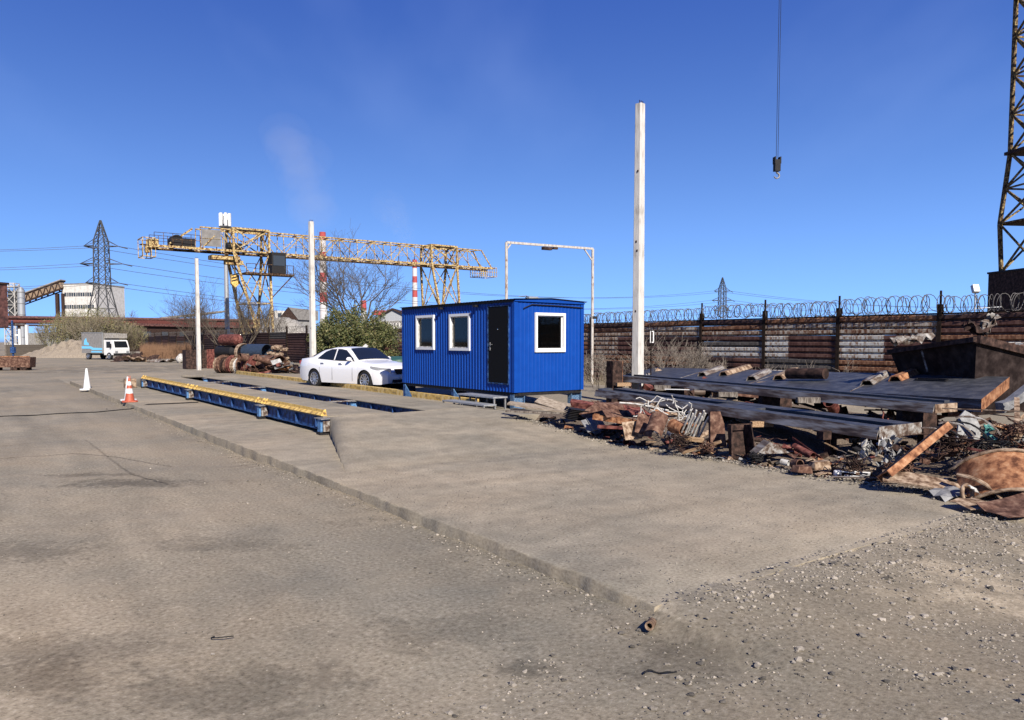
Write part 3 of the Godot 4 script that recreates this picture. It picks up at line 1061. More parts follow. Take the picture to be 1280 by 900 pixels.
func cabin() -> void:
	var lx := 2.16
	var lz := 5.74
	var y0 := 0.667
	var y1 := 2.90
	var at := Y(11.26, 6.96)
	var c := thing("site_cabin", "bright blue ribbed metal site cabin on blue steel feet", "cabin", at, YB)
	# long wall: local frame x along -t, outwards -v
	var lw := Transform3D(Basis(Vector3(0, 0, 1), Vector3.UP, Vector3(-1, 0, 0)), Vector3(0, 0, -lz))
	var lh := [Rect2(lz - 4.857, 1.67, 1.04, 0.98), Rect2(lz - 2.979, 1.66, 1.035, 0.98), Rect2(lz - 1.107, 0.86, 0.904, 1.92)]
	part(c, "long_wall", ribbed(0, lz, y0, y1, 0.136, 0.016, lh), M.blue_cabin, lw)
	for k in 2:
		cabin_window(c, lw * Transform3D(Basis(), Vector3(lh[k].position.x, lh[k].position.y, 0.0)), lh[k].size.x, lh[k].size.y, true)
	# end wall, facing the viewer's side
	var eh := [Rect2(0.602, 1.64, 0.956, 0.97)]
	part(c, "end_wall", ribbed(0, lx, y0, y1, 0.115, 0.008, eh), M.blue_cabin, Transform3D(Basis(), Vector3(0, 0, 0)))
	cabin_window(c, Transform3D(Basis(), Vector3(0.602, 1.64, 0.0)), 0.956, 0.97, false)
	part(c, "back_wall", ribbed(0, lz, y0, y1, 0.136, 0.016, []), M.blue_cabin, Transform3D(Basis(Vector3(0, 0, -1), Vector3.UP, Vector3(1, 0, 0)), Vector3(lx, 0, 0)))
	part(c, "end_wall", ribbed(0, lx, y0, y1, 0.115, 0.008, []), M.blue_cabin, Transform3D(Basis(Vector3(-1, 0, 0), Vector3.UP, Vector3(0, 0, -1)), Vector3(lx, 0, -lz)))
	# lining, so that the inside is dark
	var li := MB.new()
	var wv := lw * Transform3D(Basis(), Vector3(0, 0, -0.07))
	li.add(ribbed(0.05, lz - 0.05, y0, y1, 3.0, 0.0, lh.slice(0, 2)), wv)
	li.add(ribbed(0.05, lx - 0.05, y0, y1, 3.0, 0.0, eh), Transform3D(Basis(), Vector3(0, 0, -0.07)))
	li.box(Vector3(lx - 0.06, 1.8, -lz / 2), Vector3(0.02, 2.2, lz - 0.1))
	li.box(Vector3(lx / 2, 1.8, -lz + 0.06), Vector3(lx - 0.1, 2.2, 0.02))
	li.box(Vector3(lx / 2, y0 + 0.03, -lz / 2), Vector3(lx - 0.04, 0.05, lz - 0.04))
	li.box(Vector3(lx / 2, y1 - 0.06, -lz / 2), Vector3(lx - 0.04, 0.05, lz - 0.04))
	part(c, "lining", li, M.wood_grey)
	# corner trims
	for p in [Vector2(0, 0), Vector2(lx, 0), Vector2(0, -lz), Vector2(lx, -lz)]:
		var sx: float = 1.0 if p.x > 1.0 else -1.0
		var sz: float = 1.0 if p.y > -1.0 else -1.0
		var m := MB.new()
		m.box(Vector3(p.x + sx * 0.021, (y0 + y1) / 2, p.y - sz * 0.03), Vector3(0.004, y1 - y0, 0.105))
		m.box(Vector3(p.x - sx * 0.03, (y0 + y1) / 2, p.y + sz * 0.0205), Vector3(0.105, y1 - y0, 0.004))
		part(c, "corner_trim", m, M.blue_cabin)
	# base frame, roof
	var fr := MB.new()
	for x in [0.07, lx - 0.07]:
		fr.box(Vector3(x, y0 - 0.045, -lz / 2), Vector3(0.1, 0.085, lz - 0.06))
	for z in [-0.07, -lz / 2, -lz + 0.07]:
		fr.box(Vector3(lx / 2, y0 - 0.046, z), Vector3(lx - 0.26, 0.08, 0.1))
	part(c, "base_frame", fr, M.black_steel)
	# roof: shallow gable of ribbed sheet, ribs from ridge to eave, so the long edge is wavy
	for side in 2:
		var p := []
		var n := 84
		for j in n + 1:
			var z := lerpf(0.10, -lz - 0.06, float(j) / n)
			var up := 0.022 if j % 2 == 0 else 0.0
			if side == 0:
				p.append(Vector3(-0.09, y1 + 0.005 + up, z))
				p.append(Vector3(lx / 2, y1 + 0.05 + up, z))
			else:
				p.append(Vector3(lx / 2, y1 + 0.05 + up, z))
				p.append(Vector3(lx + 0.08, y1 - 0.005 + up, z))
		part(c, "roof_sheet", MB.new().grid(p, 2, n + 1, false), M.grey_steel if side == 1 else M.black_steel)
	var ev_ := MB.new()
	ev_.prism([Vector2(-0.02, y1 - 0.03), Vector2(lx + 0.03, y1 - 0.05), Vector2(lx + 0.03, y1 - 0.012), Vector2(lx / 2, y1 + 0.038), Vector2(-0.02, y1 - 0.002)], 0.02, Transform3D(Basis(), Vector3(0, 0, 0.03)))
	part(c, "gable_board", ev_, M.blue_cabin)
	part(c, "eave_trim", MB.new().box(Vector3(-0.03, y1 - 0.02, -lz / 2), Vector3(0.03, 0.05, lz)), M.black_steel)
	# door
	var dr := MB.new()
	dr.box(Vector3(-0.012, 1.82, -0.655), Vector3(0.03, 1.90, 0.888))
	var door := part(c, "door", dr, M.door_black)
	var dh := MB.new()
	dh.box(Vector3(-0.035, 1.78, -1.0), Vector3(0.012, 0.2, 0.04))
	dh.bar(Vector3(-0.055, 1.83, -1.0), Vector3(-0.055, 1.83, -0.88), 0.016, 0.016)
	part(door, "handle", dh, M.grey_steel)
	part(door, "peephole", MB.new().lathe([Vector2(0.0, 0.012), Vector2(0.016, 0.01), Vector2(0.018, 0)], 8, Transform3D(Basis(Vector3(0, 1, 0), Vector3(-1, 0, 0), Vector3(0, 0, 1)), Vector3(-0.028, 2.2, -0.66))), M.chrome)
	var df := MB.new()
	df.box(Vector3(-0.012, 1.82, -0.206), Vector3(0.05, 1.94, 0.03))
	df.box(Vector3(-0.012, 1.82, -1.104), Vector3(0.05, 1.94, 0.03))
	df.box(Vector3(-0.012, 2.78, -0.655), Vector3(0.05, 0.03, 0.9))
	df.box(Vector3(-0.016, 0.865, -0.655), Vector3(0.06, 0.03, 0.868))
	part(c, "door_frame", df, M.blue_steel)
	# lamps and a cable under the eave
	for z in [-1.6, -3.35]:
		part(c, "eave_lamp", MB.new().box(Vector3(-0.075, y1 - 0.09, -z * -1.0), Vector3(0.11, 0.05, 0.12)), M.black_steel)
	part(c, "cable", MB.new().tube([Vector3(0.25, 2.70, 0.035), Vector3(0.34, 2.74, 0.035), Vector3(0.5, 2.80, 0.035), Vector3(1.3, 2.79, 0.035), Vector3(2.14, 2.76, 0.035)], 0.014, -1, 5), M.rubber)
	var tr := MB.new()
	tr.tube([Vector3(0.5, y1 + 0.12, -0.5), Vector3(0.9, y1 + 0.16, -0.7), Vector3(1.0, y1 + 0.12, -0.9), Vector3(1.6, y1 + 0.11, -0.7)], 0.012, -1, 5)
	tr.box(Vector3(1.15, y1 + 0.13, -0.8), Vector3(0.3, 0.05, 0.1))
	part(c, "roof_aerial", tr, M.zinc)
	# feet with gussets
	var legs := [[0.0, -0.02], [0.0, -2.78], [0.0, -5.58], [lx - 0.34, -0.02], [lx - 0.34, -5.58]]
	for k in legs.size():
		var x: float = legs[k][0]
		var z: float = legs[k][1]
		var m := MB.new()
		m.box(Vector3(x + 0.17, 0.44, z - 0.09), Vector3(0.34, 0.36, 0.018))
		m.box(Vector3(x + 0.012, 0.44, z - 0.09), Vector3(0.018, 0.36, 0.16))
		m.box(Vector3(x + 0.328, 0.44, z - 0.09), Vector3(0.018, 0.36, 0.16))
		var leg := part(c, "foot", m, M.worn_blue if z > -0.1 else M.blue_steel)
		if k in [1, 2]:
			var g := MB.new().prism([Vector2(0, 0.62), Vector2(0, 0.24), Vector2(0.5, 0.24)], 0.014, Transform3D(Basis(Vector3(0, 0, 1), Vector3.UP, Vector3(-1, 0, 0)), Vector3(-0.003, 0, z - 0.02)))
			part(leg, "gusset", g, M.pale_blue)
		part(leg, "base_plate", MB.new().box(Vector3(x + 0.17, 0.25, z - 0.09), Vector3(0.42, 0.02, 0.26)), M.blue_steel)
	# loose steel steps before the door
	var st := thing("steel_steps", "low grey blue steel steps in front of the black cabin door", "steps", at, YB)
	for k in 2:
		var h: float = [0.56, 0.40][k]
		var x: float = [-0.33, -0.72][k]
		var za: float = [-0.12, 0.02][k]
		var zb: float = [-1.75, -1.9][k]
		part(st, "tread", MB.new().box(Vector3(x, h, (za + zb) / 2), Vector3(0.42 if k == 0 else 0.36, 0.035, za - zb)), M.zinc)
		for z in [za - 0.03, (za + zb) / 2, zb + 0.03]:
			for e in [-0.16, 0.16]:
				part(st, "leg", MB.new().box(Vector3(x + e, (h + 0.2) / 2 - 0.01, z), Vector3(0.035, h - 0.2, 0.035)), M.grey_steel)


func ground_at(a: float, dist: float) -> Vector3:
	var p := survey(a, 427.0, dist)
	p.y = 0.0
	return p


func facing(p: Vector3, q: Vector3) -> Basis:
	# x axis along the ground from p to q
	var d := Vector3(q.x - p.x, 0, q.z - p.z).normalized()
	return Basis(d, Vector3.UP, d.cross(Vector3.UP))


func brace(m: MB, a: Vector3, b: Vector3, c: Vector3, d: Vector3, n: int, w: float) -> void:
	# X bracing and rungs between the rail a-b and the rail c-d
	for i in n:
		var u := float(i) / n
		var v := float(i + 1) / n
		m.bar(a.lerp(b, u), c.lerp(d, v), w, w)
		m.bar(c.lerp(d, u), a.lerp(b, v), w, w)
		m.bar(a.lerp(b, v), c.lerp(d, v), w, w)


func square(c: Vector3, hx: float, hz: float) -> Array:
	return [c + Vector3(-hx, 0, -hz), c + Vector3(hx, 0, -hz), c + Vector3(hx, 0, hz), c + Vector3(-hx, 0, hz)]


func pylon(label: String, at: Vector3, turn: float, thin: float) -> Array:
	var o := thing("power_pylon", label, "pylon", at, Basis(Vector3.UP, turn), "lattice power pylons")
	var lv := [[0.0, 4.3], [16.5, 1.6], [29.3, 1.4], [35.0, 0.1]]
	var br := MB.new()
	for k in 4:
		var leg := MB.new()
		for i in 3:
			leg.bar(square(Vector3(0, lv[i][0], 0), lv[i][1], lv[i][1])[k], square(Vector3(0, lv[i + 1][0], 0), lv[i + 1][1], lv[i + 1][1])[k], 0.26 * thin, 0.26 * thin)
		part(o, "leg", leg, M.pylon_steel)
		for i in 3:
			var p := square(Vector3(0, lv[i][0], 0), lv[i][1], lv[i][1])
			var q := square(Vector3(0, lv[i + 1][0], 0), lv[i + 1][1], lv[i + 1][1])
			brace(br, p[k], q[k], p[(k + 1) % 4], q[(k + 1) % 4], [3, 5, 3][i], 0.12 * thin)
	part(o, "bracing", br, M.pylon_steel)
	var tips := []
	for i in 3:
		var h: float = [28.0, 23.2, 18.0][i]
		for sg in [-1.0, 1.0]:
			var l: float = [4.6, 5.7, 4.4][i] * sg
			var m := MB.new()
			for z in [-1.5, 1.5]:
				m.bar(Vector3(sg * 1.45, h, z), Vector3(l, h, 0), 0.2 * thin, 0.2 * thin)
				m.bar(Vector3(sg * 1.45, h + 1.6, z), Vector3(l, h, 0), 0.13 * thin, 0.13 * thin)
			m.bar(Vector3(sg * 3.4, h, 1.2), Vector3(sg * 3.4, h, -1.2), 0.1 * thin, 0.1 * thin)
			part(o, "cross_arm", m, M.pylon_steel)
			part(o, "insulator", MB.new().tube([Vector3(l, h, 0), Vector3(l + 1.9, h - 0.5, -1.2)], 0.14 * thin, -1, 6), M.pylon_steel)
			tips.append(o.transform * Vector3(l, h, 0))
	return tips


func wire(a: Vector3, b: Vector3, sag: float, r: float, label: String) -> void:
	var pts := []
	for i in 19:
		var u := i / 18.0
		pts.append(a.lerp(b, u) - Vector3(0, sag * 4.0 * u * (1.0 - u), 0))
	one("power_line", label, "power line", MB.new().tube(pts, r, r, 3, false), M.wire_dark, Vector3.ZERO, Basis(), "power lines strung from the pylons")


func chimney(label: String, at: Vector3, top: float, r: float, bands: Array) -> void:
	var o := thing("striped_chimney", label, "chimney", at, Basis(), "striped chimneys")
	var last := 0.0
	for b in bands:
		var h0 := last
		var h1: float = b[0]
		var r0 := r * (1.35 - 0.35 * h0 / top)
		var r1 := r * (1.35 - 0.35 * h1 / top)
		var prof := [Vector2(r0, h0), Vector2(r1, h1)]
		if h1 >= top:
			prof.append_array([Vector2(r1 * 0.75, h1), Vector2(r1 * 0.75, h1 - 2.0)])
		part(o, "red_band" if b[1] else "white_band", MB.new().lathe(prof, 20), M.red_paint if b[1] else M.chimney_white)
		last = h1


func block(root: Node3D, called: String, lo: Vector3, hi: Vector3, m: Material) -> MeshInstance3D:
	return part(root, called, MB.new().box((lo + hi) / 2, hi - lo), m)


func backdrop() -> void:
	rng.seed = 90
	# pylons and lines
	var a := pylon("tall dark lattice power pylon behind the delivery truck", ground_at(130, 210), 0.08, 0.95)
	var b := pylon("small distant lattice power pylon above the rusty fence", ground_at(902, 395), 0.2, 1.1)
	var arms := ["upper left", "upper right", "middle left", "middle right", "lower left", "lower right"]
	for k in 6:
		wire(a[k], b[k], 8.0, 0.07, "thin power line from the %s arm of the tall pylon to the distant one" % arms[k])
		var e: Vector3 = a[k] + Vector3(-150.0, 1.5, 62.0)
		wire(a[k], e, 5.0, 0.06, "thin power line running left from the %s arm of the tall pylon" % arms[k])
		wire(b[k], b[k] + Vector3(260, 2, -60), 8.0, 0.09, "thin power line running right from the %s arm of the distant pylon" % arms[k])
	# chimneys, bands listed from the ground up
	chimney("taller red and white striped chimney behind the bare tree", ground_at(405, 380), 56.0, 1.55, [[21.5, false], [26.2, true], [31.4, false], [36.0, true], [43.5, false], [46.2, true], [52.6, false], [56.0, true]])
	chimney("shorter red and white striped chimney left of the cabin roof", ground_at(519, 450), 50.0, 1.35, [[28.0, false], [32.0, true], [36.5, false], [40.2, true], [45.0, false], [50.0, true]])
	chimney("stubby pale red striped chimney behind the green bush", ground_at(455, 420), 24.5, 1.5, [[19.0, false], [24.5, true]])
	# thin smoke drifting off the chimneys
	var fm := FogMaterial.new()
	fm.albedo = Color(0.95, 0.93, 0.92)
	fm.density = 0.0011
	var cloud := thing("smoke_plume", "faint pale smoke plume drifting up and left from the chimneys", "smoke")
	var puffs := []
	rng.seed = 91
	for k in 7:
		puffs.append([517 - k * 5 + rng.randf_range(-4, 4), 312 - k * 9, 16 + k * 5, 18 + k * 4])
	for k in 16:
		var u := k / 15.0
		puffs.append([lerpf(404, 360, u) + rng.randf_range(-16, 16), lerpf(272, 168, u), rng.randf_range(34, 70), rng.randf_range(34, 60)])
	for q in puffs:
		var fv := FogVolume.new()
		fv.name = "puff"
		fv.shape = RenderingServer.FOG_VOLUME_SHAPE_ELLIPSOID
		var k := 460.0 / 950.0
		fv.size = Vector3(q[2] * k, q[3] * k, q[2] * k)
		fv.material = fm
		fv.position = survey(q[0], q[1], 460)
		cloud.add_child(fv, true)
	# white panel block with window rows
	var p := ground_at(80.5, 262)
	var w := thing("factory_block", "white panel factory block with three rows of small windows", "building", p, Basis(Vector3.UP, -0.12))
	block(w, "wall", Vector3(0, 0, -16), Vector3(12.0, 21.4, 0), M.panel_white)
	block(w, "side_tower", Vector3(-0.9, 0, -8), Vector3(-0.02, 21.6, -0.5), M.panel_grey)
	block(w, "parapet", Vector3(-0.1, 21.4, -16.1), Vector3(12.1, 21.8, 0.1), M.panel_grey)
	for r in 3:
		for i in 13:
			var x := 0.7 + i * 0.84
			var y: float = [17.4, 13.2, 9.0][r]
			var win := block(w, "window", Vector3(x, y, 0.02), Vector3(x + 0.62, y + 1.25, 0.12), M.pane_dark)
			if i % 4 == 1:
				block(win, "frame", Vector3(x + 0.28, y, 0.12), Vector3(x + 0.34, y + 1.25, 0.15), M.panel_white)
	for x in [4.5, 9.0]:
		block(w, "panel_joint", Vector3(x, 0.2, 0.01), Vector3(x + 0.07, 21.2, 0.03), M.panel_grey)
	# inclined conveyor gallery
	var g0 := survey(12, 386, 262)
	var g1 := survey(79, 362, 262)
	var c := thing("conveyor_gallery", "inclined brown conveyor gallery rising to the white factory block", "conveyor")
	var up := Vector3(0, 2.9, 0)
	var gb := MB.new()
	for z in [-1.4, 1.4]:
		var dz := Vector3(0, 0, z)
		gb.bar(g0 + dz, g1 + dz, 0.35, 0.35)
		gb.bar(g0 + dz + up, g1 + dz + up, 0.35, 0.35)
		for i in 9:
			gb.bar(g0.lerp(g1, i / 9.0) + dz, g0.lerp(g1, (i + 0.5) / 9.0) + dz + up, 0.25, 0.25)
			gb.bar(g0.lerp(g1, (i + 0.5) / 9.0) + dz + up, g0.lerp(g1, (i + 1.0) / 9.0) + dz, 0.25, 0.25)
	part(c, "truss", gb, M.rust_dark)
	part(c, "walling", MB.new().bar(g0 + up * 0.55, g1 + up * 0.55, 2.3, 2.0), M.rust_tan)
	part(c, "roof", MB.new().bar(g0 + up * 1.12, g1 + up * 1.12, 3.2, 0.35), M.panel_grey)
	for x in [71.5, 79.0]:
		var f := survey(x, 367, 262)
		part(c, "column", MB.new().bar(Vector3(f.x, 0, f.z), f, 1.0, 1.0), M.rust_dark)
	# silo and its stair tower
	p = ground_at(28.2, 205)
	var s := thing("grey_silo", "tall grey metal silo beside a white lattice stair tower", "silo", p)
	part(s, "shell", MB.new().lathe([Vector2(0.95, 0), Vector2(0.95, 15.6), Vector2(0.5, 16.4), Vector2(0, 16.5)], 16), M.zinc)
	for y in [3.0, 6.0, 9.0, 12.0, 15.0]:
		part(s, "ring", MB.new().lathe([Vector2(0.96, y), Vector2(1.02, y), Vector2(1.02, y + 0.2), Vector2(0.96, y + 0.2)], 16), M.grey_steel)
	p = ground_at(17, 205)
	var tw := thing("stair_tower", "white lattice stair tower next to the grey silo", "tower", p)
	var tb := MB.new()
	var lo := square(Vector3.ZERO, 1.5, 1.2)
	var hi := square(Vector3(0, 17.5, 0), 1.4, 1.1)
	for k in 4:
		part(tw, "leg", MB.new().bar(lo[k], hi[k], 0.22, 0.22), M.dirty_white)
		brace(tb, lo[k], hi[k], lo[(k + 1) % 4], hi[(k + 1) % 4], 6, 0.13)
	part(tw, "bracing", tb, M.dirty_white)
	part(tw, "bin", MB.new().box(Vector3(0.1, 11.0, 0), Vector3(1.5, 9.0, 1.4)), M.pylon_steel)
	part(tw, "top_deck", MB.new().box(Vector3(0, 16.6, 0), Vector3(3.2, 0.25, 2.6)), M.dirty_white)
	# pipe bridge
	p = ground_at(-40, 160)
	var q2 := ground_at(330, 205)
	var len := (q2 - p).length()
	var br := thing("pipe_bridge", "long dark red pipe bridge running behind the shrubs and pylon", "pipe bridge", p, facing(p, q2))
	for k in 3:
		part(br, "pipe", MB.new().tube([Vector3(0, 6.2 + [0.0, 0.9, 0.3][k], [0.0, 0.4, -0.9][k]), Vector3(len, 6.6 + [0.0, 0.9, 0.3][k], [0.0, 0.4, -0.9][k])], [0.5, 0.36, 0.42][k], -1, 10), [M.rust_red, M.wagon_red, M.rust_dark][k])
	part(br, "girder", MB.new().box(Vector3(len / 2, 5.5, 0), Vector3(len, 0.35, 1.8)), M.rust_dark)
	for i in 12:
		part(br, "support", MB.new().box(Vector3(4 + i * (len - 8) / 11, 2.7, 0), Vector3(0.45, 5.4, 1.2)), M.rust_dark)
	# white gate frame and low walls at far left
	p = ground_at(17, 150)
	var gf := thing("post_structure", "white painted post frame below the pipe bridge at far left", "frame", p)
	for x in [0.0, 1.3, 2.7]:
		part(gf, "post", MB.new().box(Vector3(x, 2.2 + (0.4 if x > 2 else 0.0), 0), Vector3(0.45, 4.4 + (0.8 if x > 2 else 0.0), 0.45)), M.white_paint)
	part(gf, "sloping_rail", MB.new().bar(Vector3(-0.2, 1.5, 0.25), Vector3(2.9, 0.7, 0.25), 0.1, 0.3), M.white_paint)
	part(gf, "cross_rail", MB.new().box(Vector3(0.6, 3.2, -0.3), Vector3(1.6, 0.3, 0.1)), M.white_paint)
	var bp := thing("blue_post", "thin blue steel post beside the white frame at far left", "post", ground_at(16, 90))
	part(bp, "shaft", MB.new().box(Vector3(0, 2.2, 0), Vector3(0.16, 4.4, 0.16)), M.blue_steel)
	part(bp, "box", MB.new().box(Vector3(0.05, 0.9, 0.1), Vector3(0.5, 0.7, 0.3)), M.blue_steel)
	p = ground_at(36, 140)
	var cw := thing("panel_wall", "pale concrete panel wall below the pipe bridge at left", "wall", p, facing(p, ground_at(100, 150)))
	for i in 5:
		part(cw, "panel", MB.new().box(Vector3(1.2 + i * 2.45, 1.75, 0), Vector3(2.4, 3.5, 0.16)), M.panel_grey if i % 2 else M.tarp)
	p = ground_at(6, 96)
	var lw := thing("low_wall", "low dark concrete wall beyond the dirt mound at left", "wall", p, facing(p, ground_at(66, 104)))
	for i in 4:
		part(lw, "panel", MB.new().box(Vector3(0.9 + i * 1.75, 0.75, 0), Vector3(1.7, 1.5, 0.2)), M.wood_grey)
	# long sheds behind the fence
	p = ground_at(168, 150)
	var sh := thing("brown_shed", "long low dark brown shed with red brown roof behind the truck", "shed", p, facing(p, ground_at(322, 178)))
	block(sh, "wall", Vector3(0, 0, -9), Vector3(32, 5.0, 0), M.rust_dark)
	block(sh, "roof", Vector3(-0.4, 5.0, -9.5), Vector3(32.4, 5.5, 0.6), M.wagon_red)
	block(sh, "upper_roof", Vector3(6, 5.5, -9), Vector3(32, 6.3, -4), M.rust_red)
	for i in 7:
		block(sh, "window", Vector3(2 + i * 4.2, 3.0, 0.02), Vector3(3.6 + i * 4.2, 3.9, 0.1), M.pane_dark)
	p = ground_at(190, 240)
	var wf := thing("white_factory", "long low white factory roof behind the bare shrubs", "building", p, facing(p, ground_at(372, 262)))
	block(wf, "hall", Vector3(3, 0, -20), Vector3(46, 9.4, 0), M.panel_white)
	part(wf, "sloped_roof", MB.new().prism([Vector2(0, 9.0), Vector2(20, 11.8), Vector2(20, 12.3), Vector2(0, 9.7)], 14, Transform3D(Basis(), Vector3(3, 0, -16))), M.roof_grey)
	block(wf, "penthouse", Vector3(38, 9.4, -9), Vector3(46, 12.4, -0.6), M.panel_white)
	for i in 4:
		block(wf, "window", Vector3(39 + i * 1.7, 10.2, -0.62), Vector3(40.3 + i * 1.7, 11.6, -0.5), M.pane_dark)
	p = ground_at(350, 160)
	var hs := thing("gabled_shed", "grey roofed shed with a dark open gable beyond the fence", "shed", p, facing(p, ground_at(402, 168)))
	block(hs, "wall", Vector3(0, 0, -8), Vector3(9.2, 6.6, -0.4), M.panel_grey)
	part(hs, "gable", MB.new().prism([Vector2(0, 6.6), Vector2(4.4, 6.6), Vector2(2.1, 9.0)], 0.5, Transform3D(Basis(), Vector3(0, 0, -0.4))), M.rust_dark)
	part(hs, "roof", MB.new().prism([Vector2(2.1, 9.2), Vector2(9.6, 8.6), Vector2(9.6, 6.5), Vector2(4.5, 6.6)], 0.4, Transform3D(Basis(), Vector3(0, 0, -0.3))), M.roof_grey)
	p = ground_at(318, 112)
	var pts := []
	for j in 13:
		for i in 25:
			var x := i / 24.0
			var z := j / 12.0
			var h := 5.7 * pow(sin(PI * x), 0.55) * pow(sin(PI * z), 0.5)
			pts.append(Vector3(x * 10.0, h + 0.25 * fine.get_noise_2d(i * 0.9, j * 0.9), -z * 9.0))
	one("pale_heap", "pale grey tarpaulin covered heap behind the fence beside the crane leg", "heap", MB.new().grid(pts, 25, 13), M.tarp, p, facing(p, ground_at(395, 116)))
	p = ground_at(466, 122)
	var rh := thing("small_house", "pale gabled house with dark roof edge left of the blue cabin", "house", p, facing(p, ground_at(520, 122)))
	block(rh, "wall", Vector3(0, 0, -10), Vector3(7.0, 5.2, 0), M.panel_white)
	part(rh, "gable", MB.new().prism([Vector2(0, 5.2), Vector2(7.0, 5.2), Vector2(3.2, 7.0)], 9.9, Transform3D(Basis(), Vector3(0, 0, -9.95))), M.zinc)
	part(rh, "roof", MB.new().bar(Vector3(-0.5, 5.0, -4.9), Vector3(3.2, 7.15, -4.9), 10.5, 0.22), M.rust_dark)
	part(rh, "roof", MB.new().bar(Vector3(3.2, 7.15, -4.9), Vector3(7.5, 5.0, -4.9), 10.5, 0.22), M.rust_dark)
	block(rh, "annex_roof", Vector3(-2, 6.6, -22), Vector3(10, 7.4, -12), M.red_paint)
	# container on a timber wall at far left
	p = ground_at(-30, 54)
	var bs := facing(ground_at(-200, 58), p)
	var tm := thing("timber_wall", "weathered timber plank wall under the rusty wagon body at far left", "wall", p, bs)
	for i in 14:
		part(tm, "plank", MB.new().box(Vector3(-0.18 - i * 0.37, 1.45, 0.01 * (i % 3)), Vector3(0.34, 2.9, 0.08)), M.wood_grey if i % 3 else M.wood_pale)
	var wg := thing("wagon_body", "rusty red brown wagon body resting on the timber wall at far left", "wagon", p, bs)
	block(wg, "side", Vector3(-9, 2.98, -2.6), Vector3(-0.06, 6.1, -0.05), M.wagon_red)
	for i in 12:
		part(wg, "rib", MB.new().box(Vector3(-0.1 - i * 0.75, 4.5, -0.01), Vector3(0.09, 3.1, 0.08)), M.rust_dark)
	block(wg, "roof", Vector3(-9.1, 6.1, -2.7), Vector3(0.02, 6.25, 0.06), M.rust_dark)
	block(wg, "sill", Vector3(-9.1, 2.9, -2.7), Vector3(0.0, 2.98, 0.05), M.rust_dark)
	# dirt mound in front of the shrubs
	pts = []
	for j in 22:
		for i in 44:
			var x := i / 43.0
			var z := j / 21.0
			var e := sin(PI * x) * sin(PI * z)
			var h := -0.1 + 2.3 * pow(e, 0.8) * (0.55 + 0.45 * smoothstep(0.1, 0.75, x)) + 0.7 * e * fine.get_noise_2d(i * 0.55, j * 0.55) + 0.35 * e * fine.get_noise_2d(i * 1.7, j * 1.7)
			pts.append(Vector3(x * 11.0 - 0.5, h, -z * 8.0))
	p = ground_at(14, 86)
	structure("dirt_mound", MB.new().grid(pts, 44, 22, false), M.soil, p, facing(p, ground_at(118, 89)))
	# cell antenna mast by the gantry crane
	p = ground_at(284.5, 96)
	var am := thing("antenna_mast", "grey mast with white cell antennas behind the gantry crane", "mast", p)
	part(am, "mast", MB.new().tube([Vector3.ZERO, Vector3(0, 17.6, 0)], 0.35, 0.22, 8), M.zinc)
	part(am, "ring", MB.new().box(Vector3(0, 16.2, 0), Vector3(1.2, 0.12, 1.2)), M.pylon_steel)
	for i in 6:
		var an := TAU * i / 6.0
		part(am, "antenna_panel", MB.new().box(Vector3(0.58 * cos(an), 17.1, 0.58 * sin(an)), Vector3(0.28, 1.6, 0.28)), M.white_paint)
		part(am, "radio_unit", MB.new().box(Vector3(0.36 * cos(an + 0.5), 16.8, 0.36 * sin(an + 0.5)), Vector3(0.22, 0.5, 0.22)), M.zinc if i % 2 else M.pylon_steel)


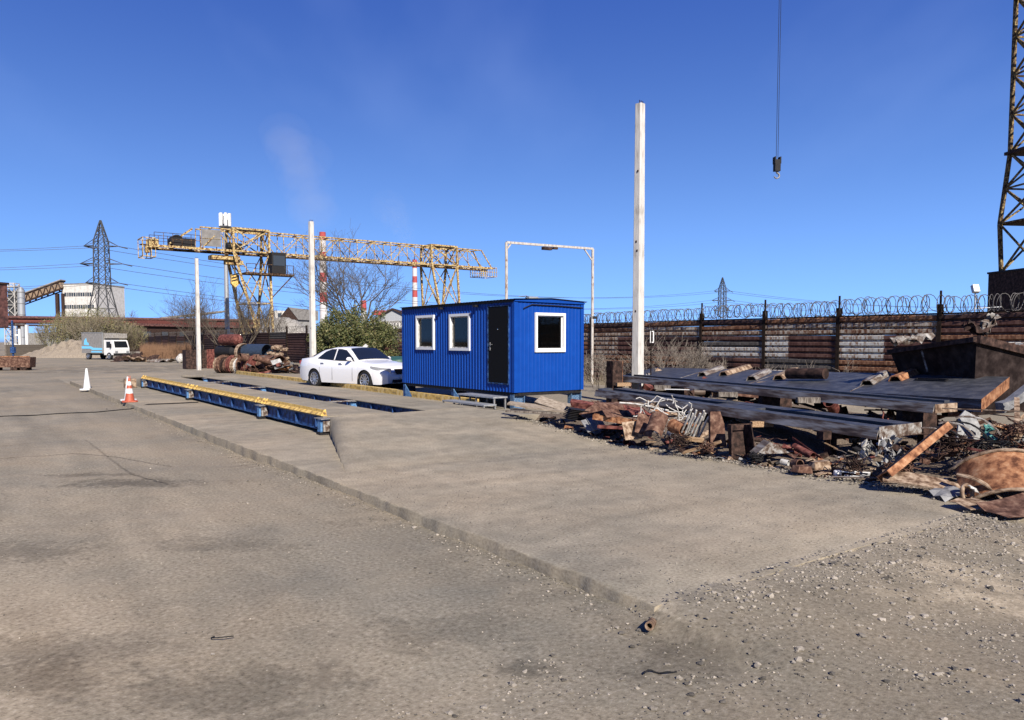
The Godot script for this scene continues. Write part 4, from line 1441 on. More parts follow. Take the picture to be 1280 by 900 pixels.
func gantry() -> void:
	var o := thing("gantry_crane", "rusty yellow lattice gantry crane spanning behind the fence", "gantry crane", ground_at(312, 86), YB)
	var y0 := 11.8
	var y1 := 14.15
	var zs := [-1.3, 1.3]
	for z in zs:
		part(o, "bottom_chord", MB.new().box(Vector3(11.2, y0, z), Vector3(42.4, 0.24, 0.24)), M.crane_yellow)
		part(o, "top_chord", MB.new().box(Vector3(12.7, y1, z * 0.75), Vector3(36.0, 0.15, 0.15)), M.crane_yellow)
		var d := MB.new()
		var u := MB.new()
		var n := 16
		for i in n:
			var a := lerpf(-5.3, 30.7, float(i) / n)
			var b := lerpf(-5.3, 30.7, float(i + 1) / n)
			if i % 2 == 0:
				d.bar(Vector3(a, y0, z), Vector3(b, y1, z * 0.75), 0.09, 0.09)
			else:
				d.bar(Vector3(a, y1, z * 0.75), Vector3(b, y0, z), 0.09, 0.09)
			u.bar(Vector3(a, y0, z), Vector3(a, y1, z * 0.75), 0.08, 0.08)
			u.bar(Vector3(a, (y0 + y1) / 2, z * 0.9), Vector3(b, (y0 + y1) / 2, z * 0.9), 0.03, 0.03)
		d.bar(Vector3(30.7, y1, z * 0.75), Vector3(32.2, y0, z), 0.14, 0.14)
		part(o, "diagonals", d, M.crane_yellow)
		part(o, "uprights", u, M.crane_yellow)
	var cr := MB.new()
	for i in 23:
		var x := lerpf(-9.8, 32.2, i / 22.0)
		cr.bar(Vector3(x, y0 + 0.05, -1.3), Vector3(x, y0 + 0.05, 1.3), 0.14, 0.14)
		if x > -5.2 and x < 31.0:
			cr.bar(Vector3(x, y1, -0.95), Vector3(x, y1, 0.95), 0.1, 0.1)
	part(o, "cross_members", cr, M.crane_dark)
	part(o, "walkway", MB.new().box(Vector3(8, y0 + 0.2, -0.2), Vector3(38, 0.06, 1.0)), M.rust_brown)
	part(o, "trolley_rail", MB.new().box(Vector3(11.2, y0 - 0.22, 0), Vector3(42, 0.16, 0.2)), M.crane_dark)
	# legs: two towers, broad at the girder and narrow at the rail
	for k in 2:
		var x: float = [0.0, 24.7][k]
		var hw: float = [1.95, 1.9][k]
		var top := square(Vector3(x, y1 + 0.15, 0), hw, 1.35)
		var mid := square(Vector3(x, y0, 0), hw, 1.45)
		var bot := square(Vector3(x + 1.2 - 0.6 * k, 0.5, 0), 0.55 + 0.5 * k, 3.0)
		var bb := MB.new()
		for j in 4:
			part(o, "leg", MB.new().bar(bot[j], mid[j], 0.24, 0.24), M.crane_yellow)
			part(o, "leg_post", MB.new().bar(mid[j], top[j], 0.22, 0.22), M.crane_yellow)
			var j2 := (j + 1) % 4
			brace(bb, bot[j], mid[j], bot[j2], mid[j2], 2, 0.11)
			bb.bar(mid[j], top[j2], 0.11, 0.11)
			bb.bar(mid[j2], top[j], 0.11, 0.11)
			bb.bar(top[j], top[j2], 0.2, 0.2)
		part(o, "leg_bracing", bb, M.crane_yellow)
		part(o, "bogie", MB.new().box(Vector3(x + 1.2 - 0.6 * k, 0.35, 0), Vector3(0.8, 0.6, 7.0)), M.crane_dark)
	# cab and its platform
	part(o, "cab_platform", MB.new().box(Vector3(1.6, 9.35, 2.0), Vector3(5.4, 0.22, 1.6)), M.crane_dark)
	var cab := part(o, "operator_cab", MB.new().box(Vector3(2.6, 10.65, 2.0), Vector3(1.6, 2.3, 1.4)), M.black_steel)
	part(cab, "pane", MB.new().box(Vector3(2.6, 10.9, 2.72), Vector3(1.3, 1.1, 0.04)), M.pane_dark)
	var rl := MB.new()
	for x in [-1.0, 0.0, 0.9, 3.5, 4.2]:
		rl.bar(Vector3(x, 9.4, 2.75), Vector3(x, 10.4, 2.75), 0.06, 0.06)
	rl.bar(Vector3(-1.0, 10.4, 2.75), Vector3(1.8, 10.4, 2.75), 0.06, 0.06)
	rl.bar(Vector3(3.4, 10.4, 2.75), Vector3(4.25, 10.4, 2.75), 0.06, 0.06)
	rl.bar(Vector3(4.2, 9.3, 2.4), Vector3(1.9, 6.6, 1.6), 0.12, 0.12)
	part(o, "platform_rail", rl, M.crane_dark)
	# trolley with hook block
	part(o, "trolley", MB.new().box(Vector3(-2.6, y0 - 0.7, 0), Vector3(3.0, 0.45, 1.6)).box(Vector3(-1.6, y0 - 1.15, 0), Vector3(1.9, 0.45, 0.9)), M.crane_yellow)
	part(o, "hoist_rope", MB.new().tube([Vector3(-1.5, y0 - 1.2, 0), Vector3(-1.5, y0 - 2.6, 0)], 0.05, -1, 4), M.wire_dark)
	var hb := part(o, "hook_block", MB.new().prism([Vector2(-0.45, -0.5), Vector2(0.0, -0.95), Vector2(0.45, -0.5), Vector2(0.4, 0.5), Vector2(-0.4, 0.5)], 0.5, Transform3D(Basis(), Vector3(-1.5, y0 - 2.95, -0.25))), M.yellow)
	for i in 3:
		part(hb, "black_stripe", MB.new().bar(Vector3(-1.9, y0 - 3.2 + i * 0.32, 0.26), Vector3(-1.1, y0 - 2.95 + i * 0.32, 0.26), 0.03, 0.13), M.black_steel)
	# machinery on the left cantilever, end cage, railings
	part(o, "winch_drum", MB.new().tube([Vector3(-7.6, y0 + 0.75, -0.9), Vector3(-7.6, y0 + 0.75, 0.9)], 0.62, -1, 14).box(Vector3(-6.6, y0 + 0.6, 0), Vector3(1.6, 0.9, 1.6)), M.black_steel)
	part(o, "motor", MB.new().tube([Vector3(-2.3, y0 + 0.6, 0), Vector3(-0.7, y0 + 0.6, 0)], 0.45, -1, 10), M.black_steel)
	part(o, "wind_screen", MB.new().box(Vector3(-4.2, y0 + 1.25, 1.1), Vector3(2.0, 1.8, 0.06)), M.roof_grey)
	part(o, "boom_strut", MB.new().bar(Vector3(-8.4, y0 + 0.3, 0.6), Vector3(-6.0, y1 - 0.2, 0.6), 0.2, 0.2), M.crane_yellow)
	var cg := MB.new()
	for e in [[-11.0, -9.8, y0 - 1.1, y0 + 0.8], [30.4, 33.0, y0 - 1.1, y0 + 0.1]]:
		var nn := 7 if e[0] > 0 else 3
		for z in zs:
			for i in nn + 1:
				var x := lerpf(e[0], e[1], float(i) / nn)
				cg.bar(Vector3(x, e[2], z), Vector3(x, e[3], z), 0.07, 0.07)
			for y in [e[2], (e[2] + e[3]) / 2, e[3]]:
				cg.bar(Vector3(e[0], y, z), Vector3(e[1], y, z), 0.08, 0.08)
		for x in [e[0], e[1]]:
			cg.bar(Vector3(x, e[2], -1.3), Vector3(x, e[2], 1.3), 0.08, 0.08)
			cg.bar(Vector3(x, e[3], -1.3), Vector3(x, e[3], 1.3), 0.08, 0.08)
	part(o, "end_cage", cg, M.crane_yellow)
	part(o, "limit_gear", MB.new().box(Vector3(-9.9, y0 + 0.3, 0.4), Vector3(0.9, 0.9, 1.2)).box(Vector3(-10.4, y0 - 0.3, 0.2), Vector3(0.4, 0.7, 0.6)), M.crane_yellow)
	var hr := MB.new()
	for z in zs:
		for i in 6:
			hr.bar(Vector3(-9.9 + i * 0.9, y0, z), Vector3(-9.9 + i * 0.9, y0 + 1.4, z), 0.05, 0.05)
		hr.bar(Vector3(-9.9, y0 + 1.4, z), Vector3(-5.4, y0 + 1.4, z), 0.05, 0.05)
		hr.bar(Vector3(-9.9, y0 + 0.8, z), Vector3(-5.4, y0 + 0.8, z), 0.04, 0.04)
	part(o, "hand_rail", hr, M.crane_dark)


func tower_crane() -> void:
	var at := Vector3(27.75, 0, -40.0)
	var o := thing("tower_crane", "rusty lattice tower crane mast on a dark steel base at right edge", "tower crane", at, Basis(Vector3.UP, 0.12))
	part(o, "base_box", MB.new().box(Vector3(1.3, 2.8, 0), Vector3(5.4, 5.6, 4.2)), M.rust_dark)
	for i in 9:
		part(o, "base_rib", MB.new().box(Vector3(-1.35 + i * 0.62, 2.8, 2.13), Vector3(0.1, 5.5, 0.07)), M.rust_dark)
	part(o, "base_cap", MB.new().box(Vector3(1.3, 5.64, 0), Vector3(5.5, 0.1, 4.3)), M.black_steel)
	var lv := [[5.6, 1.3], [8.2, 1.4], [11.9, 1.15], [28.0, 1.12]]
	var bm := MB.new()
	for k in 4:
		var leg := MB.new()
		for i in 3:
			var p := square(Vector3(0, lv[i][0], 0), lv[i][1], lv[i][1])
			var q := square(Vector3(0, lv[i + 1][0], 0), lv[i + 1][1], lv[i + 1][1])
			leg.bar(p[k], q[k], 0.17, 0.17)
			brace(bm, p[k], q[k], p[(k + 1) % 4], q[(k + 1) % 4], [1, 2, 8][i], 0.085)
		part(o, "mast_leg", leg, M.mast_yellow)
	part(o, "mast_bracing", bm, M.mast_yellow)
	for h in [8.2, 11.9]:
		part(o, "platform", MB.new().box(Vector3(0.1, h, 0), Vector3(2.8, 0.16, 2.8)), M.rust_dark)
	part(o, "raking_strut", MB.new().bar(Vector3(0.5, 5.7, 1.3), Vector3(1.5, 8.0, 1.3), 0.3, 0.3), M.yellow)
	part(o, "ladder", MB.new().box(Vector3(0.35, 15.5, 0.75), Vector3(0.04, 20.0, 0.04)).box(Vector3(0.75, 15.5, 0.75), Vector3(0.04, 20.0, 0.04)), M.mast_yellow)
	part(o, "slewing_head", MB.new().box(Vector3(0, 28.7, 0), Vector3(2.6, 1.4, 2.6)), M.mast_yellow)
	part(o, "cab", MB.new().box(Vector3(-0.4, 30.2, 1.9), Vector3(1.6, 2.0, 1.6)), M.dirty_white)
	# jib over the yard, carried past the hook
	var hook := survey(971, 215, 34)
	var inv := o.transform.affine_inverse()
	var root := Vector3(0, 29.6, 0)
	var end: Vector3 = inv * Vector3(hook.x, 30.5, hook.z)
	end += (end - root).normalized() * 3.0
	var side := (end - root).cross(Vector3.UP).normalized() * 0.6
	var jb := MB.new()
	var rails := [root + side, root - side, root + Vector3(0, 1.3, 0)]
	var tips := [end + side * 0.6, end - side * 0.6, end + Vector3(0, 0.5, 0)]
	for k in 3:
		part(o, "jib_chord", MB.new().bar(rails[k], tips[k], 0.14, 0.14), M.mast_yellow)
		brace(jb, rails[k], tips[k], rails[(k + 1) % 3], tips[(k + 1) % 3], 10, 0.06)
	part(o, "jib_bracing", jb, M.mast_yellow)
	part(o, "counter_jib", MB.new().bar(root, root - (end - root).normalized() * 8.0, 1.2, 0.3).box(root - (end - root).normalized() * 7.0 - Vector3(0, 1.0, 0), Vector3(1.6, 1.8, 1.6)), M.mast_yellow)
	var top: Vector3 = root.lerp(end, 0.84)
	top = inv * Vector3(hook.x, 30.2, hook.z)
	part(o, "jib_trolley", MB.new().box(top, Vector3(1.0, 0.4, 1.0)), M.black_steel)
	var hk: Vector3 = inv * hook
	for e in [-0.04, 0.04]:
		part(o, "hoist_rope", MB.new().tube([top + Vector3(e, 0, 0), hk + Vector3(e, 0.5, 0)], 0.012, -1, 4, false), M.black_steel)
	part(o, "hook_block", MB.new().box(hk + Vector3(0, 0.28, 0), Vector3(0.25, 0.5, 0.22)).box(hk + Vector3(-0.12, 0.5, 0), Vector3(0.05, 0.3, 0.24)).box(hk + Vector3(0.12, 0.5, 0), Vector3(0.05, 0.3, 0.24)), M.black_steel)
	var hp := []
	for i in 10:
		var an := PI * 0.5 - i * 0.5
		hp.append(hk + Vector3(0.12 * cos(an), -0.16 + 0.12 * sin(an), 0))
	part(o, "hook", MB.new().tube([hk + Vector3(0, 0.05, 0), hp[0]], 0.04, -1, 6).tube(hp, 0.045, 0.025, 6), M.grey_steel)
	# floodlight behind the fence
	var lp := ground_at(1217, 25.5)
	var l := thing("flood_lamp", "small white floodlight on a pipe above the fence beside the crane base", "floodlight", lp)
	part(l, "pipe", MB.new().tube([Vector3.ZERO, Vector3(0, 3.5, 0)], 0.025, -1, 6), M.zinc)
	part(l, "side_arm", MB.new().tube([Vector3(0, 2.9, 0), Vector3(0, 3.0, 0), Vector3(0.9, 3.06, 0)], 0.02, -1, 5), M.zinc)
	part(l, "lamp_head", MB.new().box(Vector3(-0.02, 3.66, 0.03), Vector3(0.2, 0.26, 0.14), Basis(Vector3.RIGHT, -0.4)), M.white_paint)
	part(l, "lamp_back", MB.new().box(Vector3(0.06, 3.62, -0.07), Vector3(0.16, 0.2, 0.1), Basis(Vector3.RIGHT, -0.4)), M.black_steel)


func poles() -> void:
	var spots := [[797.5, 20.0, 130.0, "nearest tall square white concrete pole rising behind the steel stack"], [391.0, 35.5, 277.0, "middle white concrete pole standing behind the white car"], [248.0, 51.0, 323.0, "farthest white concrete pole standing beside the rusty steel box"]]
	for q in spots:
		var p := ground_at(q[0], q[1])
		p.y = ground_h(p) - 0.05
		var top: float = survey(q[0], q[2], q[1]).y - p.y
		var o := thing("concrete_pole", q[3], "pole", p, Basis(Vector3.UP, YAW + 0.15), "white concrete poles")
		var m := MB.new()
		var rows := []
		for j in 13:
			var h := top * j / 12.0
			var w := lerpf(0.125, 0.10, j / 12.0)
			var c := 0.025
			var ring := []
			for e in [[-1, -1], [1, -1], [1, 1], [-1, 1]]:
				var a := Vector3(e[0] * w, h, e[1] * (w - c))
				var b := Vector3(e[0] * (w - c), h, e[1] * w)
				ring.append_array([b, a] if e[0] * e[1] < 0 else [a, b])
			rows.append(ring)
		for j in 12:
			for i in 8:
				m.quad(rows[j][i], rows[j][(i + 1) % 8], rows[j + 1][(i + 1) % 8], rows[j + 1][i])
		for i in 7:
			m.tri(rows[12][0], rows[12][i], rows[12][i + 1])
		part(o, "shaft", m, M.pole_concrete)
		for k in 4:
			part(o, "bolt_hole", MB.new().box(Vector3(-0.118, top * [0.32, 0.52, 0.55, 0.78][k], 0.03 * (k % 2)), Vector3(0.012, 0.05, 0.035)), M.rust_dark)
		for e in [-0.07, 0.0, 0.07]:
			part(o, "rebar_stub", MB.new().tube([Vector3(e, top - 0.02, 0.03), Vector3(e, top + 0.08, 0.03)], 0.012, -1, 5), M.rust_dark)
	# pipe gate behind the cabin
	var a := survey(633, 303, 31.0)
	var b := survey(741, 311, 33.4)
	var g := thing("pipe_gate", "tall white pipe gate frame standing behind the blue cabin", "gate frame")
	for p in [a, b]:
		part(g, "post", MB.new().tube([Vector3(p.x, 0, p.z), p], 0.062, -1, 10), M.gate_paint)
	part(g, "top_bar", MB.new().bar(a, b, 0.09, 0.09), M.gate_paint)
	var d := (b - a).normalized()
	part(g, "corner_brace", MB.new().bar(b - d * 0.5, b - Vector3(0, 0.55, 0), 0.04, 0.05), M.gate_paint)
	part(g, "corner_brace", MB.new().bar(a + d * 0.25, a - Vector3(0, 0.3, 0), 0.04, 0.05), M.gate_paint)
	part(g, "sensor", MB.new().bar(a.lerp(b, 0.4) - Vector3(0, 0.13, 0), a.lerp(b, 0.5) - Vector3(0, 0.13, 0), 0.16, 0.12).bar(a.lerp(b, 0.52) - Vector3(0, 0.1, 0), a.lerp(b, 0.57) - Vector3(0, 0.1, 0), 0.12, 0.08), M.rust_dark)
	part(g, "latch", MB.new().box(b * Vector3(1, 0, 1) + Vector3(0.1, 2.95, 0), Vector3(0.25, 0.12, 0.12)), M.black_steel)


func grow(m: MB, p: Vector3, d: Vector3, l: float, r: float, level: int, spread: float, up: float, rmin: float) -> void:
	var n := 3 if level > 1 else 2
	var pts := [p]
	var dir := d
	var q := p
	for i in n:
		dir = (dir + Vector3(rng.randf_range(-1, 1), rng.randf_range(-0.6, 1) * 0.7, rng.randf_range(-1, 1)) * 0.18 + Vector3.UP * up * 0.12).normalized()
		q += dir * l / n
		pts.append(q)
	m.tube(pts, maxf(r, rmin), maxf(r * 0.6, rmin), 5 if level > 2 else 3, false)
	if level <= 0:
		return
	var kids := rng.randi_range(3, 4) if level > 1 else 3
	for k in kids:
		var u := rng.randf_range(0.3, 1.0) if k > 0 else 1.0
		var at: Vector3 = pts[mini(int(u * n), n - 1)].lerp(pts[mini(int(u * n) + 1, n)], u * n - int(u * n)) if u < 1.0 else q
		var side := Vector3(rng.randf_range(-1, 1), rng.randf_range(-0.3, 0.5), rng.randf_range(-1, 1)).normalized()
		var nd := (dir + side * spread * rng.randf_range(0.6, 1.3)).normalized()
		grow(m, at, nd, l * rng.randf_range(0.58, 0.82), r * 0.55, level - 1, spread, up, rmin)


func bare_tree(called: String, label: String, p: Vector3, h: float, stems: int, level: int, spread: float, m: Material, rmin: float, group := "bare trees and shrubs") -> Node3D:
	var o := thing(called, label, "tree" if called.ends_with("tree") else "shrub", p, Basis(), group)
	var trunk := MB.new()
	var crown := MB.new()
	for k in stems:
		var lean := Vector3(rng.randf_range(-1, 1), 0, rng.randf_range(-1, 1)) * (0.5 if stems > 1 else 0.05)
		var d := (Vector3.UP + lean).normalized()
		var l := h * (0.26 if stems == 1 else 0.22)
		var base := lean * 0.5
		trunk.tube([base - Vector3(0, 0.1, 0), base + d * l * 0.5, base + d * l], h * (0.018 if stems == 1 else 0.008), h * (0.013 if stems == 1 else 0.006), 7, false)
		for j in (5 if stems == 1 else 2):
			var side := Vector3(rng.randf_range(-1, 1), 0.1, rng.randf_range(-1, 1)).normalized()
			grow(crown, base + d * l * rng.randf_range(0.75, 1.0), (d + side * spread * 0.9).normalized(), h * 0.3, h * (0.010 if stems == 1 else 0.005), level, spread, 0.5, rmin)
	part(o, "trunk", trunk, M.bark)
	part(o, "crown", crown, m)
	return o


func leaf_mass(m: MB, c: Vector3, rad: Vector3, n: int, size: float, cols: Array) -> void:
	m.tinted = true
	for i in n:
		var d := Vector3(rng.randfn(), rng.randfn(), rng.randfn()).normalized()
		var q := c + d * rad * pow(rng.randf(), 0.4)
		var k: Color = cols[rng.randi_range(0, cols.size() - 1)]
		m.tint = k * rng.randf_range(0.75, 1.25)
		var x := Vector3(rng.randfn(), rng.randfn(), rng.randfn()).normalized()
		var y := x.cross(Vector3(rng.randfn(), rng.randfn(), rng.randfn())).normalized()
		var l := size * rng.randf_range(0.6, 1.5)
		m.tri(q - y * l * 0.28, q + x * l, q + y * l * 0.28)
		m.tri(q - y * l * 0.28, q + y * l * 0.28, q - x * l * 0.6)


func plants() -> void:
	rng.seed = 300
	bare_tree("bare_tree", "large leafless spreading tree behind the green bush, in front of gantry crane", ground_at(447, 62), 10.6, 1, 5, 1.0, M.twig, 0.0065)
	# thickets by the far scrap
	for q in [[252, 80, 7.6], [282, 74, 8.6], [306, 76, 7.4], [330, 84, 6.0]]:
		bare_tree("bare_shrub", ["leafless grey shrub left of the crane leg by the farthest pole", "tallest leafless shrub below the crane leg behind the drums", "leafless shrub right of the tallest shrub below the crane leg", "low leafless shrub before the pale heap behind the fence"][[252, 282, 306, 330].find(q[0])], ground_at(q[0], q[1]), q[2], 4, 4, 0.85, M.twig, 0.007)
	bare_tree("bare_tree", "small leafless tree right of the pylon foot", ground_at(158, 150), 9.5, 2, 3, 0.7, M.twig, 0.022)
	bare_tree("bare_tree", "thin leafless tree in front of the conveyor columns", ground_at(62, 150), 9.0, 2, 3, 0.7, M.twig, 0.022)
	# greenish thicket on the mound
	var olive := [Color(0.14, 0.135, 0.045), Color(0.17, 0.16, 0.06), Color(0.11, 0.115, 0.04), Color(0.21, 0.175, 0.09)]
	var names := ["leftmost yellow green budding shrub on the dirt mound", "second budding shrub from the left on the dirt mound", "tallest budding shrub in the middle of the dirt mound", "budding shrub behind the truck box", "budding shrub above the truck cab", "rightmost budding shrub, right of the pylon foot"]
	for i in 6:
		var x: float = [66, 84, 102, 122, 142, 164][i]
		var h: float = [4.6, 5.6, 6.6, 6.0, 5.2, 4.4][i]
		var o := bare_tree("budding_shrub", names[i], ground_at(x, 97 + 3 * (i % 3)), h * 1.05, 9, 3, 0.5, M.dry_twig, 0.012, "budding shrubs on the mound")
		var f := MB.new()
		leaf_mass(f, Vector3(0, h * 0.62, 0), Vector3(2.2, h * 0.45, 1.8), 2600, 0.10, olive)
		part(o, "buds", f, M.leaf)
	# dense green bush by the car
	var g := thing("green_bush", "dense dark green bush behind the white car", "bush", ground_at(443, 43.5))
	var gf := MB.new()
	var green := [Color(0.045, 0.058, 0.014), Color(0.07, 0.08, 0.02), Color(0.095, 0.095, 0.03), Color(0.03, 0.042, 0.011), Color(0.13, 0.115, 0.045)]
	for i in 120:
		var a := rng.randf() * TAU
		var rr := sqrt(rng.randf())
		var c := Vector3(2.35 * rr * cos(a), 0.3 + rng.randf() * (3.4 - 1.1 * rr * rr), 1.6 * rr * sin(a))
		leaf_mass(gf, c, Vector3(0.5, 0.46, 0.5), 380, 0.085, green)
	for i in 60:
		var a := rng.randf() * TAU
		var q := Vector3(1.7 * cos(a), rng.randf_range(1.2, 3.3), 1.3 * sin(a))
		leaf_mass(gf, q + Vector3(0, 0.4, 0), Vector3(0.14, 0.5, 0.14), 60, 0.07, green)
	part(g, "foliage", gf, M.leaf)
	var st := MB.new()
	for i in 9:
		grow(st, Vector3(rng.randf_range(-1, 1), -0.1, rng.randf_range(-0.8, 0.8)), (Vector3.UP + Vector3(rng.randf_range(-1, 1), 0, rng.randf_range(-1, 1)) * 0.4).normalized(), 1.6, 0.03, 2, 0.5, 0.6, 0.01)
	part(g, "stems", st, M.bark)
	# reeds by the truck, dry brush along the near fence
	var rd := MB.new()
	for i in 2600:
		var q := ground_at(rng.randf_range(176, 238), rng.randf_range(84, 94))
		var h := rng.randf_range(0.9, 2.0)
		var l := Vector3(rng.randf_range(-0.25, 0.25), 0, rng.randf_range(-0.25, 0.25))
		rd.tri(q - Vector3(0.02, 0, 0), q + Vector3(0.02, 0, 0), q + l + Vector3(0, h, 0))
	var ro := structure("dry_reeds", rd, M.reed)
	ro.set_meta("kind", "stuff")
	tag(ro, "band of reddish brown dry reeds in front of the far fence", "reeds")
	var dg := MB.new()
	for i in 1500:
		var t := rng.randf_range(6.0, 32.0)
		var q := Y(t, rng.randf_range(17.2, 20.0))
		q.y = ground_h(q)
		var h := rng.randf_range(0.2, 0.7) * (1.6 if i % 9 == 0 else 1.0)
		var l := Vector3(rng.randf_range(-0.5, 0.5), 0, rng.randf_range(-0.5, 0.5)) * h
		dg.tri(q - Vector3(0.008, 0, 0.004), q + Vector3(0.008, 0, 0.004), q + l + Vector3(0, h, 0))
	var dgo := structure("dry_grass", dg, M.dry_twig)
	dgo.set_meta("kind", "stuff")
	tag(dgo, "tall dry grass along the foot of the rusty fence", "grass")
	var brush := [[752, 27.0, 1.9], [775, 25.0, 1.6], [822, 24.5, 2.6], [850, 26.0, 2.4], [872, 27.0, 1.8], [905, 26.0, 1.5], [960, 25.5, 1.5], [1050, 22.0, 1.9]]
	var bl := ["dry bare bush just right of the blue cabin", "low dry bush left of the nearest white pole", "pale dry bush right of the nearest white pole", "largest pale dry bush before the rusty fence", "dry bush left of the third fence post", "low dry bush right of the third fence post", "dry weeds before the middle fence bay", "pale thin dry sapling by the fence post behind the steel sheets"]
	for i in brush.size():
		bare_tree("dry_bush", bl[i], ground_at(brush[i][0], brush[i][1]) + Vector3(0, 0.15, 0), brush[i][2] * 0.95, 4 if i < 7 else 2, 3 if i < 6 else 2, 0.95, M.pale_twig, 0.0045, "dry bushes along the rusty fence")


func ramp_of(pts: Array, x: float) -> float:
	# piecewise linear with softened corners
	if x <= pts[0].x:
		return pts[0].y
	for i in pts.size() - 1:
		if x <= pts[i + 1].x:
			var k: float = (x - pts[i].x) / (pts[i + 1].x - pts[i].x)
			return lerpf(pts[i].y, pts[i + 1].y, lerpf(k, k * k * (3.0 - 2.0 * k), 0.35))
	return pts[pts.size() - 1].y


func wheel(root: Node3D, at: Vector3, r: float, w: float, spokes: int, face: float) -> void:
	# axle along z, face = +1 or -1
	var xf := Transform3D(Basis(Vector3(1, 0, 0), Vector3(0, 0, face), Vector3(0, -face, 0)), at)
	var o := part(root, "wheel", MB.new().lathe([Vector2(r * 0.66, -w * 0.5), Vector2(r * 0.94, -w * 0.5), Vector2(r, -w * 0.35), Vector2(r, w * 0.35), Vector2(r * 0.94, w * 0.5), Vector2(r * 0.68, w * 0.46)], 28, xf), M.rubber)
	var rim := MB.new()
	rim.lathe([Vector2(r * 0.70, w * 0.47), Vector2(r * 0.66, w * 0.5), Vector2(r * 0.62, w * 0.44), Vector2(r * 0.6, 0.0)], 28, xf)
	rim.lathe([Vector2(0, w * 0.40), Vector2(r * 0.13, w * 0.40), Vector2(r * 0.15, w * 0.3)], 12, xf)
	for i in spokes:
		var a := TAU * i / spokes
		rim.bar(xf * Vector3(cos(a) * r * 0.1, w * 0.36, sin(a) * r * 0.1), xf * Vector3(cos(a) * r * 0.64, w * 0.40, sin(a) * r * 0.64), r * 0.13, 0.03, Vector3(0, 0, 1))
	part(o, "rim", rim, M.alloy)
	part(o, "brake_disc", MB.new().lathe([Vector2(0, 0), Vector2(r * 0.6, 0.0)], 20, xf), M.black_steel)


